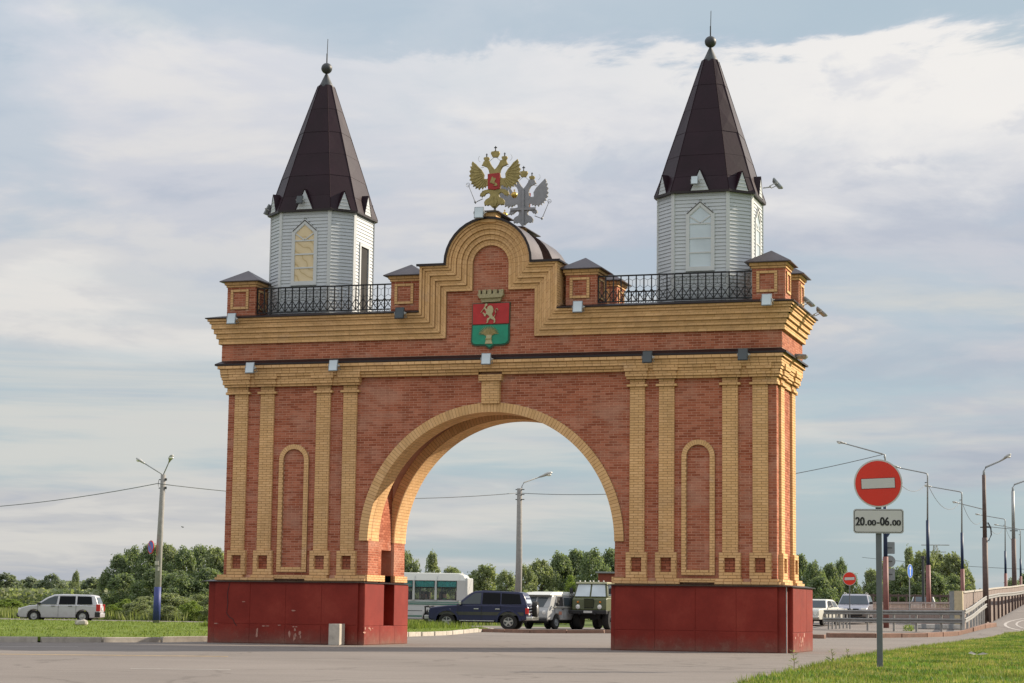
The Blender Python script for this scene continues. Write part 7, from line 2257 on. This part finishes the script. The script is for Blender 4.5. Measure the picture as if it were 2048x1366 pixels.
TR = [
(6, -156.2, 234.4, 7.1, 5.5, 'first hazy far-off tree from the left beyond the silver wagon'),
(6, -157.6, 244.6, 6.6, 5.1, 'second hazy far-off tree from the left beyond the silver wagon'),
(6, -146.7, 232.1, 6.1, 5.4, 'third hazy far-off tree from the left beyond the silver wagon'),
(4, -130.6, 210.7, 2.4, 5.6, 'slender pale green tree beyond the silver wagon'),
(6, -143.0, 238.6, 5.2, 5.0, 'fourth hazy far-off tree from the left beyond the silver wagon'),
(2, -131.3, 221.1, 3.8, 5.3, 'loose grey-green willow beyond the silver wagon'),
(1, -76.7, 121.9, 4.2, 5.7, 'first dark green poplar from the left in the grove behind the left lamp'),
(3, -78.2, 127.7, 4.2, 6.6, 'first dense dark green tree from the left in the grove behind the left lamp'),
(1, -73.8, 122.7, 4.3, 6.7, 'third dark green poplar from the left in the grove behind the left lamp'),
(0, -75.5, 129.5, 4.3, 7.2, 'first silvery green willow from the left in the grove behind the left lamp'),
(3, -71.2, 124.6, 4.1, 6.5, 'third dense dark green tree from the left in the grove behind the left lamp'),
(1, -72.4, 130.5, 4.2, 6.8, 'fifth dark green poplar from the left in the grove behind the left lamp'),
(0, -67.7, 124.6, 4.2, 6.8, 'second silvery green willow from the left in the grove behind the left lamp'),
(3, -68.6, 130.6, 4.2, 6.6, 'fifth dense dark green tree from the left in the grove behind the left lamp'),
(1, -71.5, 113.2, 4.6, 3.8, 'second dark green poplar from the left in the grove behind the left lamp'),
(1, -67.9, 112.2, 5.1, 4.2, 'fourth dark green poplar from the left in the grove behind the left lamp'),
(3, -64.9, 111.0, 5.0, 4.0, 'second dense dark green tree from the left in the grove behind the left lamp'),
(1, -62.9, 112.7, 5.0, 4.3, 'sixth dark green poplar from the left in the grove behind the left lamp'),
(3, -62.5, 116.0, 4.6, 3.9, 'fourth dense dark green tree from the left in the grove behind the left lamp'),
(2, -64.1, 167.8, 3.5, 7.5, 'first loose grey-green willow from the left seen through the archway'),
(4, -61.3, 168.7, 3.2, 7.4, 'slender pale green tree seen through the archway'),
(0, -60.8, 174.4, 4.0, 6.0, 'first silvery green willow from the left seen through the archway'),
(0, -40.2, 122.8, 4.3, 5.2, 'second silvery green willow from the left seen through the archway'),
(2, -37.0, 119.7, 3.0, 4.5, 'second loose grey-green willow from the left seen through the archway'),
(2, -40.9, 138.4, 3.1, 5.4, 'third loose grey-green willow from the left seen through the archway'),
(0, -40.8, 143.6, 4.0, 6.2, 'third silvery green willow from the left seen through the archway'),
(3, -40.2, 147.9, 4.6, 6.8, 'first dense dark green tree from the left seen through the archway'),
(1, -39.1, 150.4, 4.9, 7.1, 'first dark green poplar from the left seen through the archway'),
(3, -36.3, 147.0, 4.8, 7.1, 'second dense dark green tree from the left seen through the archway'),
(1, -36.1, 153.4, 4.7, 7.3, 'second dark green poplar from the left seen through the archway'),
(5, -21.7, 86.5, 1.8, 3.6, 'bright yellow-green sapling seen through the archway'),
(1, -14.2, 141.3, 3.2, 6.5, 'first dark green poplar from the left beside the right pier'),
(3, -12.3, 137.8, 3.2, 5.8, 'first dense dark green tree from the left beside the right pier'),
(1, -11.5, 142.3, 3.2, 5.7, 'third dark green poplar from the left beside the right pier'),
(3, -11.1, 146.5, 2.4, 6.3, 'second dense dark green tree from the left beside the right pier'),
(1, -8.9, 139.0, 2.4, 4.7, 'fourth dark green poplar from the left beside the right pier'),
(1, -10.9, 132.1, 4.1, 4.3, 'second dark green poplar from the left beside the right pier'),
(0, -7.7, 143.5, 2.7, 5.3, 'first silvery green willow from the left behind the bridge lamps'),
(2, -7.1, 149.9, 3.1, 6.0, 'first loose grey-green willow from the left behind the bridge lamps'),
(4, -5.4, 154.5, 2.7, 7.7, 'slender pale green tree behind the bridge lamps'),
(0, -3.7, 149.8, 3.6, 6.8, 'second silvery green willow from the left behind the bridge lamps'),
(2, -2.5, 152.3, 4.2, 7.3, 'second loose grey-green willow from the left behind the bridge lamps'),
(0, -0.8, 149.7, 4.1, 6.5, 'third silvery green willow from the left behind the bridge lamps'),
(2, 0.3, 154.5, 2.5, 5.5, 'third loose grey-green willow from the left behind the bridge lamps'),
(3, -4.6, 140.3, 4.2, 4.8, 'second dense dark green tree from the left behind the bridge lamps'),
(1, -1.8, 140.2, 4.7, 4.3, 'dark green poplar behind the bridge lamps'),
(3, -0.0, 142.9, 3.7, 4.1, 'third dense dark green tree from the left behind the bridge lamps'),
(3, -6.8, 138.7, 3.1, 3.8, 'first dense dark green tree from the left behind the bridge lamps'),
(3, 3.1, 178.6, 3.7, 5.0, 'dense dark green tree beyond the ramp at the right edge'),
(1, 4.2, 185.2, 3.8, 5.7, 'dark green poplar beyond the ramp at the right edge'),
]
for k, x, y, w, h, lab in TR:
    tree(k, x, y, w, h, lab, 0.0 if y > 150 else None)
for i, (x, y, w, h) in enumerate([(-51.1, 77.6, 3.0, 1.7), (-48.3, 76.4, 3.4, 2.0), (-53.4, 79.0, 2.6, 1.5), (-47.5, 78.7, 3.0, 1.9), (-45.6, 78.3, 2.6, 2.0), (-71.0, 92.6, 4.4, 1.4), (-69.3, 95.2, 4.0, 1.3), (-65.9, 94.2, 2.9, 1.3), (-48.5, 68.0, 2.4, 1.1), (-46.9, 68.4, 2.8, 1.3), (-44.1, 67.2, 2.4, 1.1), (-43.4, 69.5, 2.8, 1.4), (-41.5, 69.1, 2.4, 1.2)]):
    tree((2, 0, 5)[i % 3], x, y, w, h, ['low %s bush in front of the grove, %s from the left' % (('grey-green', 'green', 'yellow-green')[i % 3], ('third', 'fourth', 'second', 'fifth', 'sixth')[i]) if i < 5 else 'low bush beyond the silver station wagon, %s from the left' % ('first', 'second', 'third')[i - 5] if i < 8 else 'low roadside shrub by the foot of the left lamp post, %s from the left' % ('first', 'second', 'third', 'fourth', 'fifth')[i - 8]][0], 0.0, 'bush')
def strip(name, label_kind, x0, y0, x1, y1, hmin, hmax, n, leaf, mat, depth):
    """far wood: one ragged mass of leaves"""
    u = rng.uniform(0, 1, n); hgt = np.array([hmin + (hmax - hmin) * (.5 + .5 * noise.noise((v * 14, 1.7, seed_))) for v in u for seed_ in (y0 * .01,)])
    P = np.stack([x0 + (x1 - x0) * u + rng.normal(0, 2, n), y0 + (y1 - y0) * u + rng.uniform(0, depth, n), hgt * rng.uniform(0, 1, n) ** .6], 1)
    nr = rng.normal(size=(n, 3)) + np.array([0.2, -.4, .6]); nr /= np.linalg.norm(nr, axis=1)[:, None]
    a = np.cross(nr, rng.normal(size=(n, 3))); a /= np.linalg.norm(a, axis=1)[:, None]; b = np.cross(nr, a)
    s = leaf * rng.uniform(.6, 1.4, n)[:, None]
    V = np.empty((n * 4, 3)); V[0::4] = P - a * s; V[1::4] = P - b * s; V[2::4] = P + a * s; V[3::4] = P + b * s
    o = bpy.data.objects.new(name, npmesh(name, V, np.arange(n * 4).reshape(-1, 4), mat)); COL.objects.link(o)
    return tag(o, kind='stuff')
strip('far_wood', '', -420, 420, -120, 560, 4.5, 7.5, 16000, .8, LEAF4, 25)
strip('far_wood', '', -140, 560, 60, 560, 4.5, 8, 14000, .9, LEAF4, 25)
strip('undergrowth', '', -140, 104, -30, 128, 1.4, 3.0, 20000, .22, LEAF1, 10)
strip('undergrowth', '', -62, 150, -14, 150, 1.0, 2.8, 9000, .24, LEAF1, 6)
strip('undergrowth', '', -14, 150, 16, 150, 1.5, 4.0, 14000, .24, LEAF1, 6)
